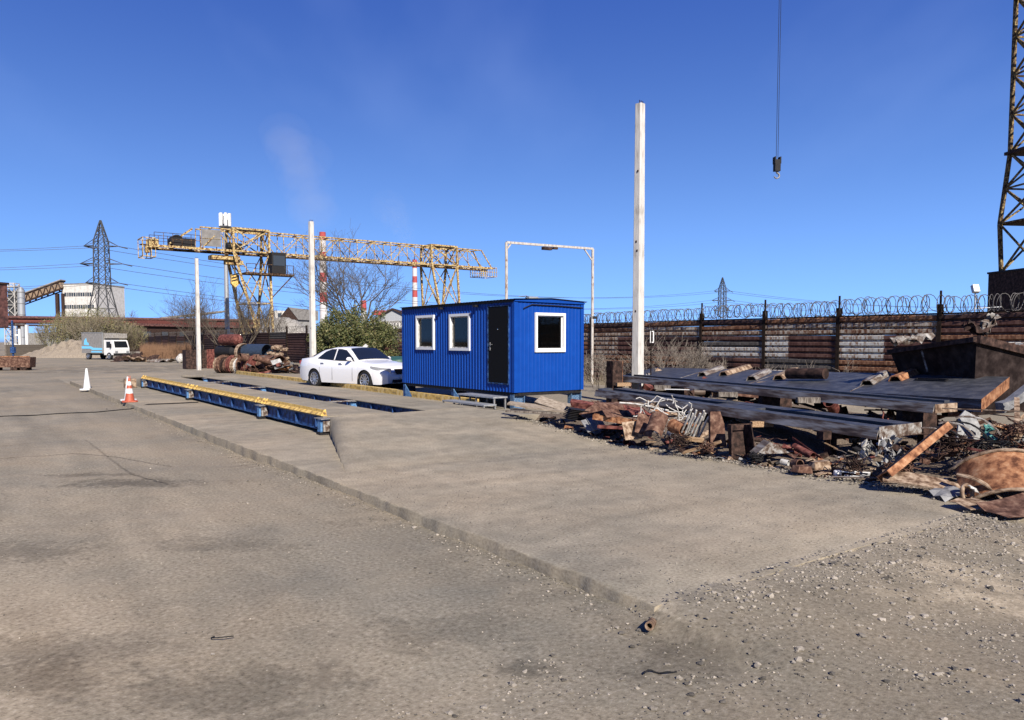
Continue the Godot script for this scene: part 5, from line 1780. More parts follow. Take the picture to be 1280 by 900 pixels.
func sedan() -> void:
	var b := 0.905
	var fwd := Vector3(sin(b), 0, cos(b))
	var out := Vector3(-cos(b), 0, sin(b))
	var fw := ground_at(457.5, 26.3)
	var o := thing("white_sedan", "white four door sedan parked behind the yellow kerb beside the cabin", "car", fw - fwd * 1.42 - out * 0.80 + Vector3(0, 0.225, 0), Basis(fwd, Vector3.UP, out))
	var top := [Vector2(-2.42, 0.80), Vector2(-2.36, 1.03), Vector2(-1.65, 1.085), Vector2(-1.0, 1.03), Vector2(0.0, 0.985), Vector2(0.95, 0.985), Vector2(1.75, 0.90), Vector2(2.2, 0.79), Vector2(2.42, 0.62)]
	var low := [Vector2(-2.42, 0.36), Vector2(-2.2, 0.24), Vector2(-1.0, 0.2), Vector2(1.0, 0.2), Vector2(2.1, 0.2), Vector2(2.42, 0.25)]
	var xs := []
	for i in 97:
		xs.append(lerpf(-2.42, 2.42, i / 96.0))
	var halfw := func(x: float) -> float:
		var e := maxf(0.0, (absf(x) - 1.3) / 1.12)
		return 0.91 * (1.0 - 0.20 * pow(e, 2.6))
	var p := []
	var ring := 25
	for x in xs:
		var yt := ramp_of(top, x)
		var yb := ramp_of(low, x)
		for xw in [-1.355, 1.42]:
			var dx: float = absf(x - xw)
			if dx < 0.375:
				yb = maxf(yb, 0.33 + sqrt(0.375 * 0.375 - dx * dx))
		var w: float = halfw.call(x)
		for i in ring:
			var side := 1.0 if i < 9 else -1.0
			if i < 9 or i >= 16:
				var k := (i if i < 9 else 24 - i) / 8.0
				var y := lerpf(yb, yt, k)
				var a := clampf((y - 0.2) / (yt - 0.2 + 1e-4), 0, 1)
				var sec := 0.955 + 0.045 * sin(minf(a / 0.6, 1.0) * PI * 0.5) - 0.10 * pow(maxf(0.0, a - 0.62) / 0.38, 2.0) + 0.012 * exp(-pow((a - 0.78) / 0.05, 2.0))
				p.append(Vector3(x, y, side * w * sec))
			else:
				var u := lerpf(1.0, -1.0, (i - 8) / 8.0)
				p.append(Vector3(x, yt + 0.045 * (1.0 - u * u), u * w * 0.9))
	var body := MB.new().grid(p, ring, 97)
	# closed ends, bulging in plan
	for e in [0, 96]:
		var q := []
		for j in 9:
			for i in 9:
				var l: Vector3 = p[e * ring + j]
				var r: Vector3 = p[e * ring + 24 - j]
				var u := i / 8.0
				var c := l.lerp(r, u)
				c.x += (0.13 if e > 0 else -0.08) * (1.0 - pow(2.0 * u - 1.0, 2.0)) * (0.4 + 0.6 * sin(PI * j / 8.0))
				if j == 8:
					c.y += 0.045 * (1.0 - pow(2.0 * u - 1.0, 2.0))
				q.append(c)
		body.grid(q, 9, 9)
	part(o, "body", body, M.car_white)
	# cabin shell
	var roof := [Vector2(-1.78, 1.07), Vector2(-1.0, 1.40), Vector2(-0.55, 1.465), Vector2(-0.1, 1.475), Vector2(0.3, 1.435), Vector2(1.06, 1.0)]
	var zat := func(y: float) -> float:
		return 0.80 - 0.21 * clampf((y - 0.98) / 0.48, 0, 1)
	var gx := []
	for i in 49:
		gx.append(lerpf(-1.78, 1.06, i / 48.0))
	p = []
	for x in gx:
		var r := ramp_of(roof, x)
		for i in 15:
			if i < 5 or i > 9:
				var k := (i if i < 5 else 14 - i) / 4.0
				var y := lerpf(0.95, maxf(r - 0.035, 0.96), k)
				p.append(Vector3(x, y, (1.0 if i < 5 else -1.0) * zat.call(y)))
			else:
				var u := lerpf(1.0, -1.0, (i - 4) / 6.0)
				var z: float = zat.call(maxf(r - 0.035, 0.96))
				p.append(Vector3(x, r - 0.005 + 0.025 * (1.0 - u * u), u * z * 0.97))
	part(o, "roof", MB.new().grid(p, 15, 49), M.car_white)
	for side in [1.0, -1.0]:
		for poly in [[Vector2(-1.30, 1.045), Vector2(-0.34, 1.015), Vector2(-0.34, 1.405), Vector2(-0.62, 1.40), Vector2(-0.92, 1.31)], [Vector2(-0.27, 1.015), Vector2(0.80, 1.0), Vector2(0.70, 1.09), Vector2(0.22, 1.37), Vector2(-0.06, 1.405), Vector2(-0.27, 1.41)]]:
			var pv := PackedVector2Array(poly)
			var ix := Geometry2D.triangulate_polygon(pv)
			var g := MB.new()
			var at := func(v: Vector2) -> Vector3:
				return Vector3(v.x, v.y, side * (zat.call(v.y) + 0.014))
			for i in range(0, ix.size(), 3):
				g.tri(at.call(pv[ix[i]]), at.call(pv[ix[i + 1]]), at.call(pv[ix[i + 2]]))
			part(o, "side_window", g, M.tinted_glass)
		var ch := MB.new()
		ch.tube([Vector3(-1.34, 1.03, side * 0.80), Vector3(0.84, 0.985, side * 0.81)], 0.012, -1, 5)
		part(o, "belt_moulding", ch, M.black_steel)
		for x in [-0.86, 0.16]:
			part(o, "door_handle", MB.new().box(Vector3(x, 0.90, side * 0.905), Vector3(0.17, 0.03, 0.04)), M.chrome)
		for x in [-1.02, -0.30, 0.80]:
			var sm := MB.new()
			sm.tube([Vector3(x - 0.02, 0.3, side * 0.893), Vector3(x, 0.55, side * 0.912), Vector3(x, 0.75, side * 0.908), Vector3(x, 0.96, side * 0.845)], 0.006, -1, 4)
			part(o, "door_seam", sm, M.black_steel)
		var mr := MB.new()
		var mx := Transform3D(Basis(), Vector3(0.66, 1.06, side * 0.93))
		var mp := []
		for j in 7:
			for i in 13:
				var th := PI * j / 6.0
				var ph := TAU * i / 12.0
				mp.append(mx * Vector3(0.07 * sin(th) * cos(ph) * (1.0 if cos(ph) > 0 else 0.4), 0.075 * cos(th), 0.12 * sin(th) * sin(ph)))
		mr.grid(mp, 13, 7)
		mr.bar(Vector3(0.68, 1.01, side * 0.80), Vector3(0.66, 1.03, side * 0.9), 0.05, 0.04)
		part(o, "mirror", mr, M.car_white)
		# headlight wraps the corner
		var hp := []
		for j in 3:
			for i in 7:
				var u := i / 6.0
				var x := lerpf(1.72, 2.44, u)
				var w: float = halfw.call(minf(x, 2.42))
				hp.append(Vector3(x + 0.01, lerpf(0.80, 0.66, u) - 0.10 * (j - 1) * (0.35 + 0.65 * u), side * (w * 0.985 + 0.012 - 0.13 * pow(u, 3.0))))
		part(o, "headlight", MB.new().grid(hp, 7, 3), M.lamp_glass)
		part(o, "tail_light", MB.new().box(Vector3(-2.33, 0.90, side * 0.60), Vector3(0.2, 0.14, 0.26)), M.red_paint)
		part(o, "fog_trim", MB.new().bar(Vector3(2.28, 0.33, side * 0.74), Vector3(2.5, 0.35, side * 0.45), 0.05, 0.05), M.chrome)
	for k in 2:
		var a: Array = [[0.36, 0.98], [-1.70, -1.02]][k]
		var q := []
		for j in 9:
			var x := lerpf(a[0], a[1], j / 8.0)
			var r := ramp_of(roof, x)
			var z: float = zat.call(maxf(r - 0.035, 0.96)) - 0.045
			for i in 9:
				var u := lerpf(1.0, -1.0, i / 8.0)
				q.append(Vector3(x + (0.012 if k == 0 else -0.012), r + 0.022 + 0.025 * (1.0 - u * u), u * z))
		part(o, ["windscreen", "rear_window"][k], MB.new().grid(q, 9, 9), M.tinted_glass)
	# front: grille, plate, lower intake
	part(o, "grille", MB.new().prism([Vector2(-0.52, 0.74), Vector2(0.52, 0.74), Vector2(0.40, 0.56), Vector2(-0.40, 0.56)], 0.03, Transform3D(Basis(Vector3(0, 0, -1), Vector3.UP, Vector3(1, 0, 0)), Vector3(2.50, 0, 0))), M.black_steel)
	part(o, "grille_bar", MB.new().box(Vector3(2.535, 0.735, 0), Vector3(0.03, 0.03, 1.04)), M.chrome)
	part(o, "number_plate", MB.new().box(Vector3(2.56, 0.47, 0), Vector3(0.015, 0.11, 0.52)), M.plate_white)
	part(o, "lower_intake", MB.new().box(Vector3(2.5, 0.33, 0), Vector3(0.08, 0.1, 1.1)), M.black_steel)
	for xw in [-1.355, 1.42]:
		for side in [1.0, -1.0]:
			wheel(o, Vector3(xw, 0.33, side * 0.79), 0.335, 0.215, 10, side)
		part(o, "wheel_housing", MB.new().lathe([Vector2(0.372, -0.62), Vector2(0.372, 0.62)], 24, Transform3D(Basis(Vector3.RIGHT, PI / 2), Vector3(xw, 0.33, 0)), 0, TAU).box(Vector3(xw, 0.45, 0), Vector3(0.7, 0.4, 0.9)), M.rubber)
	part(o, "underbody", MB.new().box(Vector3(0, 0.24, 0), Vector3(4.3, 0.06, 1.5)), M.black_steel)
	part(o, "sill_trim", MB.new().box(Vector3(0.03, 0.215, 0.80), Vector3(1.95, 0.05, 0.06)), M.grey_steel)
	# round green drum seen beyond the bonnet
	var dr := thing("green_drum", "dark green drum with white rim behind the car bonnet", "drum", ground_at(497, 31) + Vector3(0, 0.25, 0))
	part(dr, "shell", MB.new().lathe([Vector2(0, 1.02), Vector2(0.45, 1.0), Vector2(0.48, 0.9), Vector2(0.48, 0.05), Vector2(0.44, 0.0)], 18, Transform3D(Basis(Vector3.RIGHT, 0.15), Vector3.ZERO)), mat("drum_green", [[0.0, Color(0.012, 0.05, 0.03)], [1.0, Color(0.03, 0.09, 0.055)]], 1.5, 0.5))
	part(dr, "rim", MB.new().lathe([Vector2(0.49, 0.86), Vector2(0.55, 0.86), Vector2(0.55, 1.0), Vector2(0.49, 1.0)], 18, Transform3D(Basis(Vector3(0, 0, 1), 0.9), Vector3(-0.75, 0.55, 0.2)), 0.4, 2.8), M.dirty_white)


func truck() -> void:
	var f := Vector3(0.90, 0, 0.44).normalized()
	var z := f.cross(Vector3.UP)
	var o := thing("delivery_truck", "small box truck with grey box and white cab parked before the shrubs", "truck", ground_at(139, 81), Basis(f, Vector3.UP, z))
	part(o, "box", MB.new().box(Vector3(-1.7, 1.75, 0), Vector3(3.4, 2.15, 2.0)), M.van_grey)
	part(o, "box_edge", MB.new().box(Vector3(-1.7, 2.84, 1.0), Vector3(3.44, 0.06, 0.06)).box(Vector3(0.0, 1.75, 1.0), Vector3(0.06, 2.2, 0.06)), M.zinc)
	# printed stripe and emblem on the box side (letters below reading size are strokes)
	part(o, "blue_stripe", MB.new().prism([Vector2(-3.38, 1.15), Vector2(-3.38, 1.4), Vector2(-1.9, 1.4), Vector2(-1.5, 1.25), Vector2(-0.1, 1.22), Vector2(-0.1, 1.02), Vector2(-1.6, 1.0), Vector2(-2.0, 1.15)], 0.012, Transform3D(Basis(), Vector3(0, 0, 1.002))), M.sky_blue_print)
	part(o, "blue_emblem", MB.new().prism([Vector2(-3.0, 1.55), Vector2(-2.2, 1.5), Vector2(-2.25, 1.75), Vector2(-2.5, 1.85), Vector2(-2.62, 2.3), Vector2(-2.95, 2.0)], 0.012, Transform3D(Basis(), Vector3(0, 0, 1.002))), M.sky_blue_print)
	part(o, "lower_stripe", MB.new().box(Vector3(-1.0, 0.82, 1.005), Vector3(1.7, 0.14, 0.012)), M.sky_blue_print)
	var cab := MB.new()
	cab.prism([Vector2(0.05, 0.5), Vector2(1.62, 0.5), Vector2(1.66, 1.15), Vector2(1.36, 1.98), Vector2(1.2, 2.08), Vector2(0.05, 2.08)], 1.8, Transform3D(Basis(), Vector3(0, 0, -0.9)))
	var c := part(o, "cab", cab, M.white_paint)
	part(c, "windscreen", MB.new().quadded(Vector3(1.63, 1.27, -0.78), Vector3(1.63, 1.27, 0.78), Vector3(1.39, 1.94, 0.72), Vector3(1.39, 1.94, -0.72)), M.tinted_glass)
	part(c, "side_window", MB.new().prism([Vector2(0.45, 1.25), Vector2(1.2, 1.25), Vector2(1.05, 1.9), Vector2(0.45, 1.9)], 0.012, Transform3D(Basis(), Vector3(0, 0, 0.9))), M.tinted_glass)
	part(c, "mirror", MB.new().box(Vector3(1.3, 1.5, 1.08), Vector3(0.08, 0.36, 0.2)), M.black_steel)
	part(c, "bumper", MB.new().box(Vector3(1.66, 0.55, 0), Vector3(0.14, 0.26, 1.86)), M.black_steel)
	for s in [-0.65, 0.65]:
		part(c, "headlight", MB.new().box(Vector3(1.67, 0.85, s), Vector3(0.05, 0.18, 0.3)), M.lamp_glass)
	part(o, "roof_load", MB.new().box(Vector3(0.75, 2.5, 0), Vector3(1.3, 0.5, 1.7)), M.tarp)
	part(o, "chassis", MB.new().box(Vector3(-1.0, 0.55, 0), Vector3(4.8, 0.16, 0.9)), M.black_steel)
	for x in [-2.5, 0.85]:
		for s in [1.0, -1.0]:
			wheel(o, Vector3(x, 0.38, s * 0.82), 0.38, 0.24, 6, s)


func left_yard() -> void:
	rng.seed = 500
	# rusty trough on blocks at far left
	var p := ground_at(-22, 50)
	var q := ground_at(36, 50.5)
	var o := thing("rusty_trough", "long rusty steel trough on blocks below the timber wall", "trough", p, facing(p, q))
	var l := (q - p).length()
	part(o, "body", MB.new().prism([Vector2(0, 0.22), Vector2(l, 0.18), Vector2(l + 0.05, 0.86), Vector2(0, 0.92)], 0.9, Transform3D(Basis(), Vector3(0, 0, -0.9))), M.rust_brown)
	part(o, "rim", MB.new().box(Vector3(l / 2, 0.91, -0.02), Vector3(l, 0.06, 0.08)), M.rust_orange)
	for x in [0.6, 1.8, l - 0.4]:
		part(o, "block", MB.new().box(Vector3(x, 0.1, -0.4), Vector3(0.4, 0.24, 0.8)), M.rust_dark)
	# open rusty box by the farthest pole
	p = ground_at(232, 52.5)
	var b := thing("rusty_box", "open rusty brown steel box beside the farthest concrete pole", "box", p, facing(p, ground_at(264, 53.5)))
	part(b, "front_panel", MB.new().box(Vector3(0.5, 0.66, 0), Vector3(1.0, 1.32, 0.02)), M.rust_dark)
	part(b, "side_panel", MB.new().box(Vector3(0.0, 0.66, -0.5), Vector3(0.02, 1.3, 1.0)), M.rust_dark)
	part(b, "back_panel", MB.new().box(Vector3(0.9, 0.66, -1.0), Vector3(1.8, 1.3, 0.02)), M.rust_dark)
	part(b, "end_panel", MB.new().box(Vector3(1.72, 0.68, -0.35), Vector3(0.55, 1.36, 0.02), Basis(Vector3.UP, 0.2)), M.rust_red)
	# row of flanged drums lying on their sides
	var a0 := ground_at(319, 42.5)
	var a1 := ground_at(276, 44.6)
	var cols := ["rust_red", "rust_brown", "rust_red", "rust_brown", "dirty_white", "rust_tan", "rust_red", "rust_brown", "rust_dark", "rust_brown", "rust_tan"]
	var dir := (a0 - a1).normalized()
	var ax := Basis(dir.cross(Vector3.UP).normalized(), dir, dir.cross(Vector3.UP).normalized().cross(dir))
	for i in 11:
		var at := a0.lerp(a1, i / 10.0)
		var r := 0.50 if i % 3 else 0.56
		var d := MB.new()
		d.lathe([Vector2(0.1, 0.09), Vector2(r * 0.35, 0.10), Vector2(r * 0.36, 0.06), Vector2(r * 0.72, 0.05), Vector2(r * 0.76, 0.10), Vector2(r, 0.10), Vector2(r, 0.03), Vector2(r * 0.86, 0.0), Vector2(r * 0.86, -0.06), Vector2(r, -0.09), Vector2(r * 0.5, -0.1)], 22)
		var lab := "front round red flanged drum facing out of the drum row" if i == 0 else "rusty flanged drum lying on its side in the drum row"
		one("flanged_drum", lab, "drum", d, M[cols[i]], at + Vector3(0, r + 0.02, 0), ax, "flanged drums lying in a row")
	# big pipes
	var pd := (Vector3(0.86, 0, 0.5)).normalized()
	var hollow := func(r: float, len: float) -> MB:
		return MB.new().lathe([Vector2(r * 0.93, 0), Vector2(r, 0), Vector2(r, len), Vector2(r * 0.93, len), Vector2(r * 0.93, 0)], 24)
	var px := Basis(pd.cross(Vector3.UP).normalized(), pd, pd.cross(Vector3.UP).normalized().cross(pd))
	one("large_pipe", "short wide rusty pipe with open end beside the red drum", "pipe", hollow.call(0.56, 1.5), M.rust_brown, ground_at(326, 43.0) + Vector3(0, 0.58, 0), px)
	one("large_pipe", "dark blue pipe lying on top of the rusty drums", "pipe", hollow.call(0.44, 1.7), mat("pipe_blue", [[0.0, Color(0.012, 0.02, 0.035)], [1.0, Color(0.03, 0.045, 0.07)]], 1.0, 0.5), ground_at(308, 44.2) + Vector3(0, 1.32, 0), px)
	one("pipe_ring", "pale rusty ring standing against the dark blue pipe", "ring", hollow.call(0.55, 0.22), M.rust_tan, ground_at(302, 44.0) + Vector3(0, 1.25, 0), px)
	var vs := MB.new().lathe([Vector2(0, -1.05), Vector2(0.2, -1.0), Vector2(0.33, -0.8), Vector2(0.34, 0.8), Vector2(0.2, 1.0), Vector2(0, 1.05)], 16)
	one("red_vessel", "long dark red vessel on top of the far scrap pile", "vessel", vs, M.rust_red, ground_at(288, 45) + Vector3(0, 2.0, 0), ax)
	one("dark_vessel", "black vessel lying under the red vessel in the far scrap pile", "vessel", vs, M.black_steel, ground_at(283, 45.4) + Vector3(0, 1.32, 0), ax)
	var pb := MB.new()
	for i in 34:
		pb.box(Vector3(rng.randf_range(-0.5, 0.5), rng.randf_range(0.1, 1.3), rng.randf_range(-0.3, 0.3)), Vector3(0.26, 0.12, 0.2), Basis(Vector3(rng.randfn(), rng.randfn(), rng.randfn()).normalized(), rng.randf() * 0.8))
	one("pale_bale", "pale crumpled bale of scrap right of the dark blue pipe", "bale", pb, M.rust_tan, ground_at(346, 43) + Vector3(0, 0.35, 0))
	# base mound of the far scrap pile
	var pts := []
	for j in 14:
		for i in 40:
			var u := i / 39.0
			var v := j / 13.0
			var h := 1.3 * pow(sin(PI * u), 0.6) * sin(PI * v) * (1.0 - 0.55 * smoothstep(0.45, 0.9, u)) + 0.3 * sin(PI * u) * sin(PI * v) * fine.get_noise_2d(i * 0.8, j * 0.8)
			pts.append(Vector3(u * 6.6, h - 0.05, -v * 3.0))
	p = ground_at(268, 45.5)
	structure("scrap_mound", MB.new().grid(pts, 40, 14, false), M.dark_soil, p, facing(p, ground_at(390, 40)))
	# crushed car panels before the truck
	for k in 4:
		var at := ground_at([158, 168, 181, 205][k], [72, 71, 72, 70][k]) + Vector3(0, [0.35, 0.3, 0.3, 0.15][k], 0)
		one("crushed_panel", ["crumpled brown metal panel in front of the truck cab", "bent tan metal hood lying before the truck", "dark scrap metal tray right of the truck", "flat pile of grey scrap sheets before the dry reeds"][k], "scrap metal", crumple([2.6, 1.9, 2.4, 2.8][k], [1.4, 1.2, 1.0, 1.4][k], 0.35, 8, k), [M.rust_dark, M.rust_tan, M.rust_dark, M.weathered_steel][k], at, Basis(Vector3(1, 0, 0.3).normalized(), [0.5, -0.3, 0.25, 0.08][k]))
	var lump := []
	for j in 9:
		for i in 17:
			var th := PI * j / 8.0
			var ph := TAU * i / 16.0
			var r := 0.45 * (1.0 + 0.4 * fine.get_noise_2d(i % 16 * 0.9, j * 0.9))
			lump.append(Vector3(r * sin(th) * cos(ph), r * cos(th), r * sin(th) * sin(ph)))
	one("white_lump", "crumpled white lump on the ground left of the rusty box", "scrap", MB.new().grid(lump, 17, 9), M.dirty_white, ground_at(226, 68) + Vector3(0, 0.35, 0))


func crumple(w: float, d: float, amp: float, n: int, sd: int) -> MB:
	# a bent, dented plate about w by d, centred, with thickness
	var p := []
	for j in n:
		for i in n:
			var u := i / (n - 1.0)
			var v := j / (n - 1.0)
			var y := amp * (fine.get_noise_2d(i * 0.35 + sd * 13.0, j * 0.35) + 0.6 * fine.get_noise_2d(i * 0.9 + sd * 7.0, j * 0.9 + 40.0))
			p.append(Vector3((u - 0.5) * w * (1.0 + 0.1 * fine.get_noise_2d(j * 0.6, sd * 3.0)), y, (v - 0.5) * d * (1.0 + 0.1 * fine.get_noise_2d(i * 0.6, sd * 5.0))))
	return MB.new().sheet(p, n, n, Vector3(0, 0.008, 0))


func steel_stack() -> void:
	var wd := Vector3(-0.337, 0, -0.942).normalized()
	var nd := Vector3(0.942, 0, -0.337).normalized()
	# lower open frame, tilted so that the far side is higher
	var roll := 0.05
	var bx := Basis(nd, Vector3.UP, -wd) * Basis(Vector3(0, 0, 1), roll)
	var at := survey(1099, 547, 10.3)
	var l := 8.75
	var o := thing("slotted_steel_girder", "lower long dark steel frame with open slots lying across the scrap", "steel frame", at, bx)
	part(o, "near_rail", MB.new().box(Vector3(0.11, 0.065, -l / 2), Vector3(0.22, 0.13, l)), M.mill_steel)
	part(o, "near_lip", MB.new().box(Vector3(-0.022, 0.055, -l / 2), Vector3(0.012, 0.165, l), Basis(Vector3(0, 0, 1), -0.3)), M.weathered_steel)
	part(o, "far_rail", MB.new().box(Vector3(0.62, 0.065, -l / 2), Vector3(0.26, 0.128, l)), M.mill_steel)
	part(o, "web", MB.new().box(Vector3(0.355, 0.01, -l / 2), Vector3(0.31, 0.02, l - 0.04)), M.black_steel)
	for z in [0.0, 3.0, l - 0.35]:
		part(o, "cross_plate", MB.new().box(Vector3(0.355, 0.075, -z - (0.08 if z == 0.0 else 0.55)), Vector3(0.269, 0.10, 0.14 if z == 0.0 else 1.1 if z > 1 and z < 4 else 0.25)), M.mill_steel)
	part(o, "end_plate", MB.new().box(Vector3(0.37, 0.07, 0.008), Vector3(0.76, 0.16, 0.012)), M.weathered_steel)
	# upper channel beam
	at = survey(1168, 516.5, 11.0)
	var l2 := 9.9
	var b2 := Basis(nd, Vector3.UP, -wd) * Basis(Vector3(0, 0, 1), 0.03)
	o = thing("channel_beam", "upper long weathered channel beam resting on blocks over the frame", "steel beam", at, b2)
	part(o, "web", MB.new().box(Vector3(-0.012, 0.062, -l2 / 2), Vector3(0.014, 0.14, l2), Basis(Vector3(0, 0, 1), -0.3)), M.weathered_steel)
	part(o, "top_flange", MB.new().box(Vector3(0.22, 0.127, -l2 / 2), Vector3(0.43, 0.014, l2)), M.mill_steel)
	part(o, "back_web", MB.new().box(Vector3(0.42, 0.063, -l2 / 2), Vector3(0.014, 0.114, l2)), M.weathered_steel)
	part(o, "top_angle", MB.new().box(Vector3(0.3, 0.152, -l2 / 2), Vector3(0.10, 0.036, l2 - 0.1)), M.mill_steel)
	part(o, "end_plate", MB.new().box(Vector3(0.215, 0.064, 0.007), Vector3(0.43, 0.128, 0.012)), M.rust_tan)
	# big plate girder behind, a long flat box
	var nr := survey(1227, 499, 11.7)
	var fr := survey(1262, 471, 13.4)
	var x := fr - nr
	var run := wd * 12.2 + Vector3(0, -0.22, 0)
	o = thing("plate_girder", "wide flat dark blue grey steel plate girder behind the channel beam", "steel plate", nr)
	var dn2 := Vector3(0, -0.2, 0)
	var cor := [Vector3.ZERO, x, x + run, run]
	var tp_ := MB.new()
	tp_.quad(cor[0], cor[1], cor[2], cor[3])
	tp_.quad(cor[0] + Vector3(0, -0.014, 0), cor[1] + Vector3(0, -0.014, 0), cor[2] + Vector3(0, -0.014, 0), cor[3] + Vector3(0, -0.014, 0))
	part(o, "top_plate", tp_, M.mill_steel)
	var sdm := MB.new()
	sdm.quad(cor[3], cor[0], dn2, run + dn2)
	sdm.quad(cor[1], cor[2], x + run + dn2, x + dn2)
	part(o, "side_plate", sdm, M.weathered_steel)
	var edm := MB.new()
	edm.quad(cor[0], cor[1], x + dn2, dn2)
	edm.quad(cor[2], cor[3], run + dn2, x + run + dn2)
	part(o, "end_plate", edm, M.rust_orange)
	var btm := MB.new()
	btm.quad(dn2, x + dn2, x + run + dn2, run + dn2)
	part(o, "bottom_plate", btm, M.rust_dark)
	for k in 3:
		part(o, "weld_seam", MB.new().bar(run * (0.22 + 0.26 * k) + Vector3(0, 0.003, 0), x + run * (0.22 + 0.26 * k) + Vector3(0, 0.003, 0), 0.02, 0.01), M.weathered_steel)
	var xd := x.normalized()
	var rd := run.normalized()
	var up2 := rd.cross(xd).normalized() * -1.0
	if up2.y < 0:
		up2 = -up2
	var slot := MB.new()
	var sc0 := x * 0.7 + run * 0.115
	for e in [-1.0, 1.0]:
		slot.bar(sc0 + xd * e * 0.08 - rd * 0.33 + up2 * 0.012, sc0 + xd * e * 0.08 + rd * 0.33 + up2 * 0.012, 0.025, 0.03, up2)
		slot.bar(sc0 - xd * 0.09 + rd * e * 0.33 + up2 * 0.012, sc0 + xd * 0.09 + rd * e * 0.33 + up2 * 0.012, 0.025, 0.03, up2)
	part(o, "slot_rim", slot, M.black_steel)
	# short channels lying on the girder, pointing away over its far edge
	var ch := MB.new()
	ch.prism([Vector2(-0.13, 0), Vector2(-0.07, 0.10), Vector2(0.07, 0.10), Vector2(0.13, 0), Vector2(0.112, 0), Vector2(0.06, 0.086), Vector2(-0.06, 0.086), Vector2(-0.112, 0)], 1.35, Transform3D(Basis(), Vector3(0, 0, -1.35)))
	var chm := ch.mesh()
	var cl := ["leftmost short channel offcut lying on the plate girder", "second short rusty channel offcut on the plate girder", "third short channel offcut in the middle of the plate girder", "fourth short channel offcut on the plate girder", "bright edged short channel offcut before the dark skip", "rusty channel offcut next to the dark skip"]
	var cx := up2.cross(-xd).normalized()
	for k in 6:
		var g: Vector3 = nr + rd * [8.4, 7.6, 6.1, 5.3, 2.6, 2.15][k] + xd * [1.0, 1.2, 0.7, 0.95, 0.75, 1.35][k] + up2 * 0.003
		one("channel_offcut", cl[k], "steel offcut", chm, [M.weathered_steel, M.rust_tan, M.weathered_steel, M.rust_tan, M.weathered_steel, M.rust_orange][k], g, Basis(cx, up2, -xd) * Basis(Vector3.UP, [0.1, -0.05, 0.15, 0.1, 0.05, -0.1][k]), "channel offcuts on the plate girder")
	# packing timbers
	var tb := MB.new().box(Vector3.ZERO, Vector3(0.36, 0.09, 0.11)).mesh()
	var tl := ["short timber block between frame and channel beam at left", "short timber block between frame and channel beam at middle", "short timber block between frame and channel beam near right end", "fresh timber block sticking out under the lower frame", "timber block under the left end of the channel beam"]
	var tp := [[828, 484, 17.3], [910, 493, 14.7], [1010, 500, 12.4], [952, 530, 12.55], [779, 480.5, 19.3]]
	for k in 5:
		one("timber_block", tl[k], "timber block", tb, M.wood_fresh if k in [3, 4] else M.wood_grey, survey(tp[k][0], tp[k][1], tp[k][2]), Basis(Vector3.UP, -0.35 + 0.15 * k), "packing timbers in the steel stack")
	# trestles that carry the stack, in the dark under it
	for k in 3:
		var u: float = [0.9, 4.2, 7.6][k]
		var c := survey(1099, 547, 10.3) + wd * u + nd * 0.9
		var t := thing("trestle", ["steel trestle under the near end of the stack", "steel trestle under the middle of the stack", "steel trestle under the far end of the stack"][k], "trestle", Vector3(c.x, 0, c.z), Basis(nd, Vector3.UP, -wd), "trestles under the steel stack")
		part(t, "beam", MB.new().box(Vector3(0, 0.53, 0), Vector3(2.2, 0.12, 0.14)), M.rust_dark)
		for e in [-0.9, 0.0, 0.9]:
			part(t, "leg", MB.new().box(Vector3(e, 0.24, 0), Vector3(0.12, 0.48, 0.12)), M.rust_dark)
		part(t, "riser", MB.new().box(Vector3(0.75, 0.74, 0), Vector3(0.7, 0.3, 0.12)), M.rust_dark)
	# dark skip
	var C := survey(1221, 422, 13.6)
	var L := survey(1112, 438, 15.9)
	var R := survey(1316, 446, 14.6)
	var F := L + R - C
	var ctr := (L + R) / 2
	var dn := func(p: Vector3, k: float) -> Vector3:
		return Vector3(lerpf(p.x, ctr.x, k), 0.55, lerpf(p.z, ctr.z, k))
	var rim := [C, L, F, R]
	var s := thing("dark_skip", "dark brown tapered steel skip tilted behind the stack at right", "skip")
	var bot := [dn.call(C, 0.12), dn.call(L, 0.32), dn.call(F, 0.32), dn.call(R, 0.22)]
	for k in 4:
		var k2 := (k + 1) % 4
		var m := MB.new()
		m.quad(rim[k], rim[k2], bot[k2], bot[k])
		var ins: Vector3 = (ctr - (rim[k] + rim[k2]) / 2)
		ins.y = 0
		ins = ins.normalized() * 0.03
		m.quad(rim[k] + ins, rim[k2] + ins, bot[k2] + ins, bot[k] + ins)
		part(s, "side_plate", m, M.primer_dark)
		part(s, "rim_bar", MB.new().bar(rim[k] + Vector3(0, -0.03, 0), rim[k2] + Vector3(0, -0.03, 0), 0.14, 0.14 if k == 3 else 0.09), M.rust_dark)
	var bf := MB.new()
	bf.quad(bot[0], bot[1], bot[2], bot[3])
	part(s, "floor", bf, M.primer_dark)
	var m1: Vector3 = L.lerp(C, 0.42)
	part(s, "stiffener", MB.new().bar(m1 + Vector3(-0.04, -0.1, 0.03), m1.lerp(bot[0].lerp(bot[1], 0.55), 0.4) + Vector3(-0.05, 0, 0.04), 0.03, 0.03), M.weathered_steel)
	# scrap lying in the skip: a load of tangled stuff
	var sc := MB.new()
	rng.seed = 77
	for i in 60:
		var q: Vector3 = C.lerp(L, rng.randf()).lerp(R.lerp(F, rng.randf()), rng.randf_range(0.15, 0.85))
		sc.box(q + Vector3(0, rng.randf_range(-0.25, 0.1), 0), Vector3(0.3, 0.05, 0.2) * rng.randf_range(0.5, 1.4), Basis(Vector3(rng.randfn(), rng.randfn(), rng.randfn()).normalized(), rng.randf() * 3.0))
	var so := one("skip_load", "tangled rusty scrap load showing above the dark skip rim", "scrap", sc, M.rust_brown)
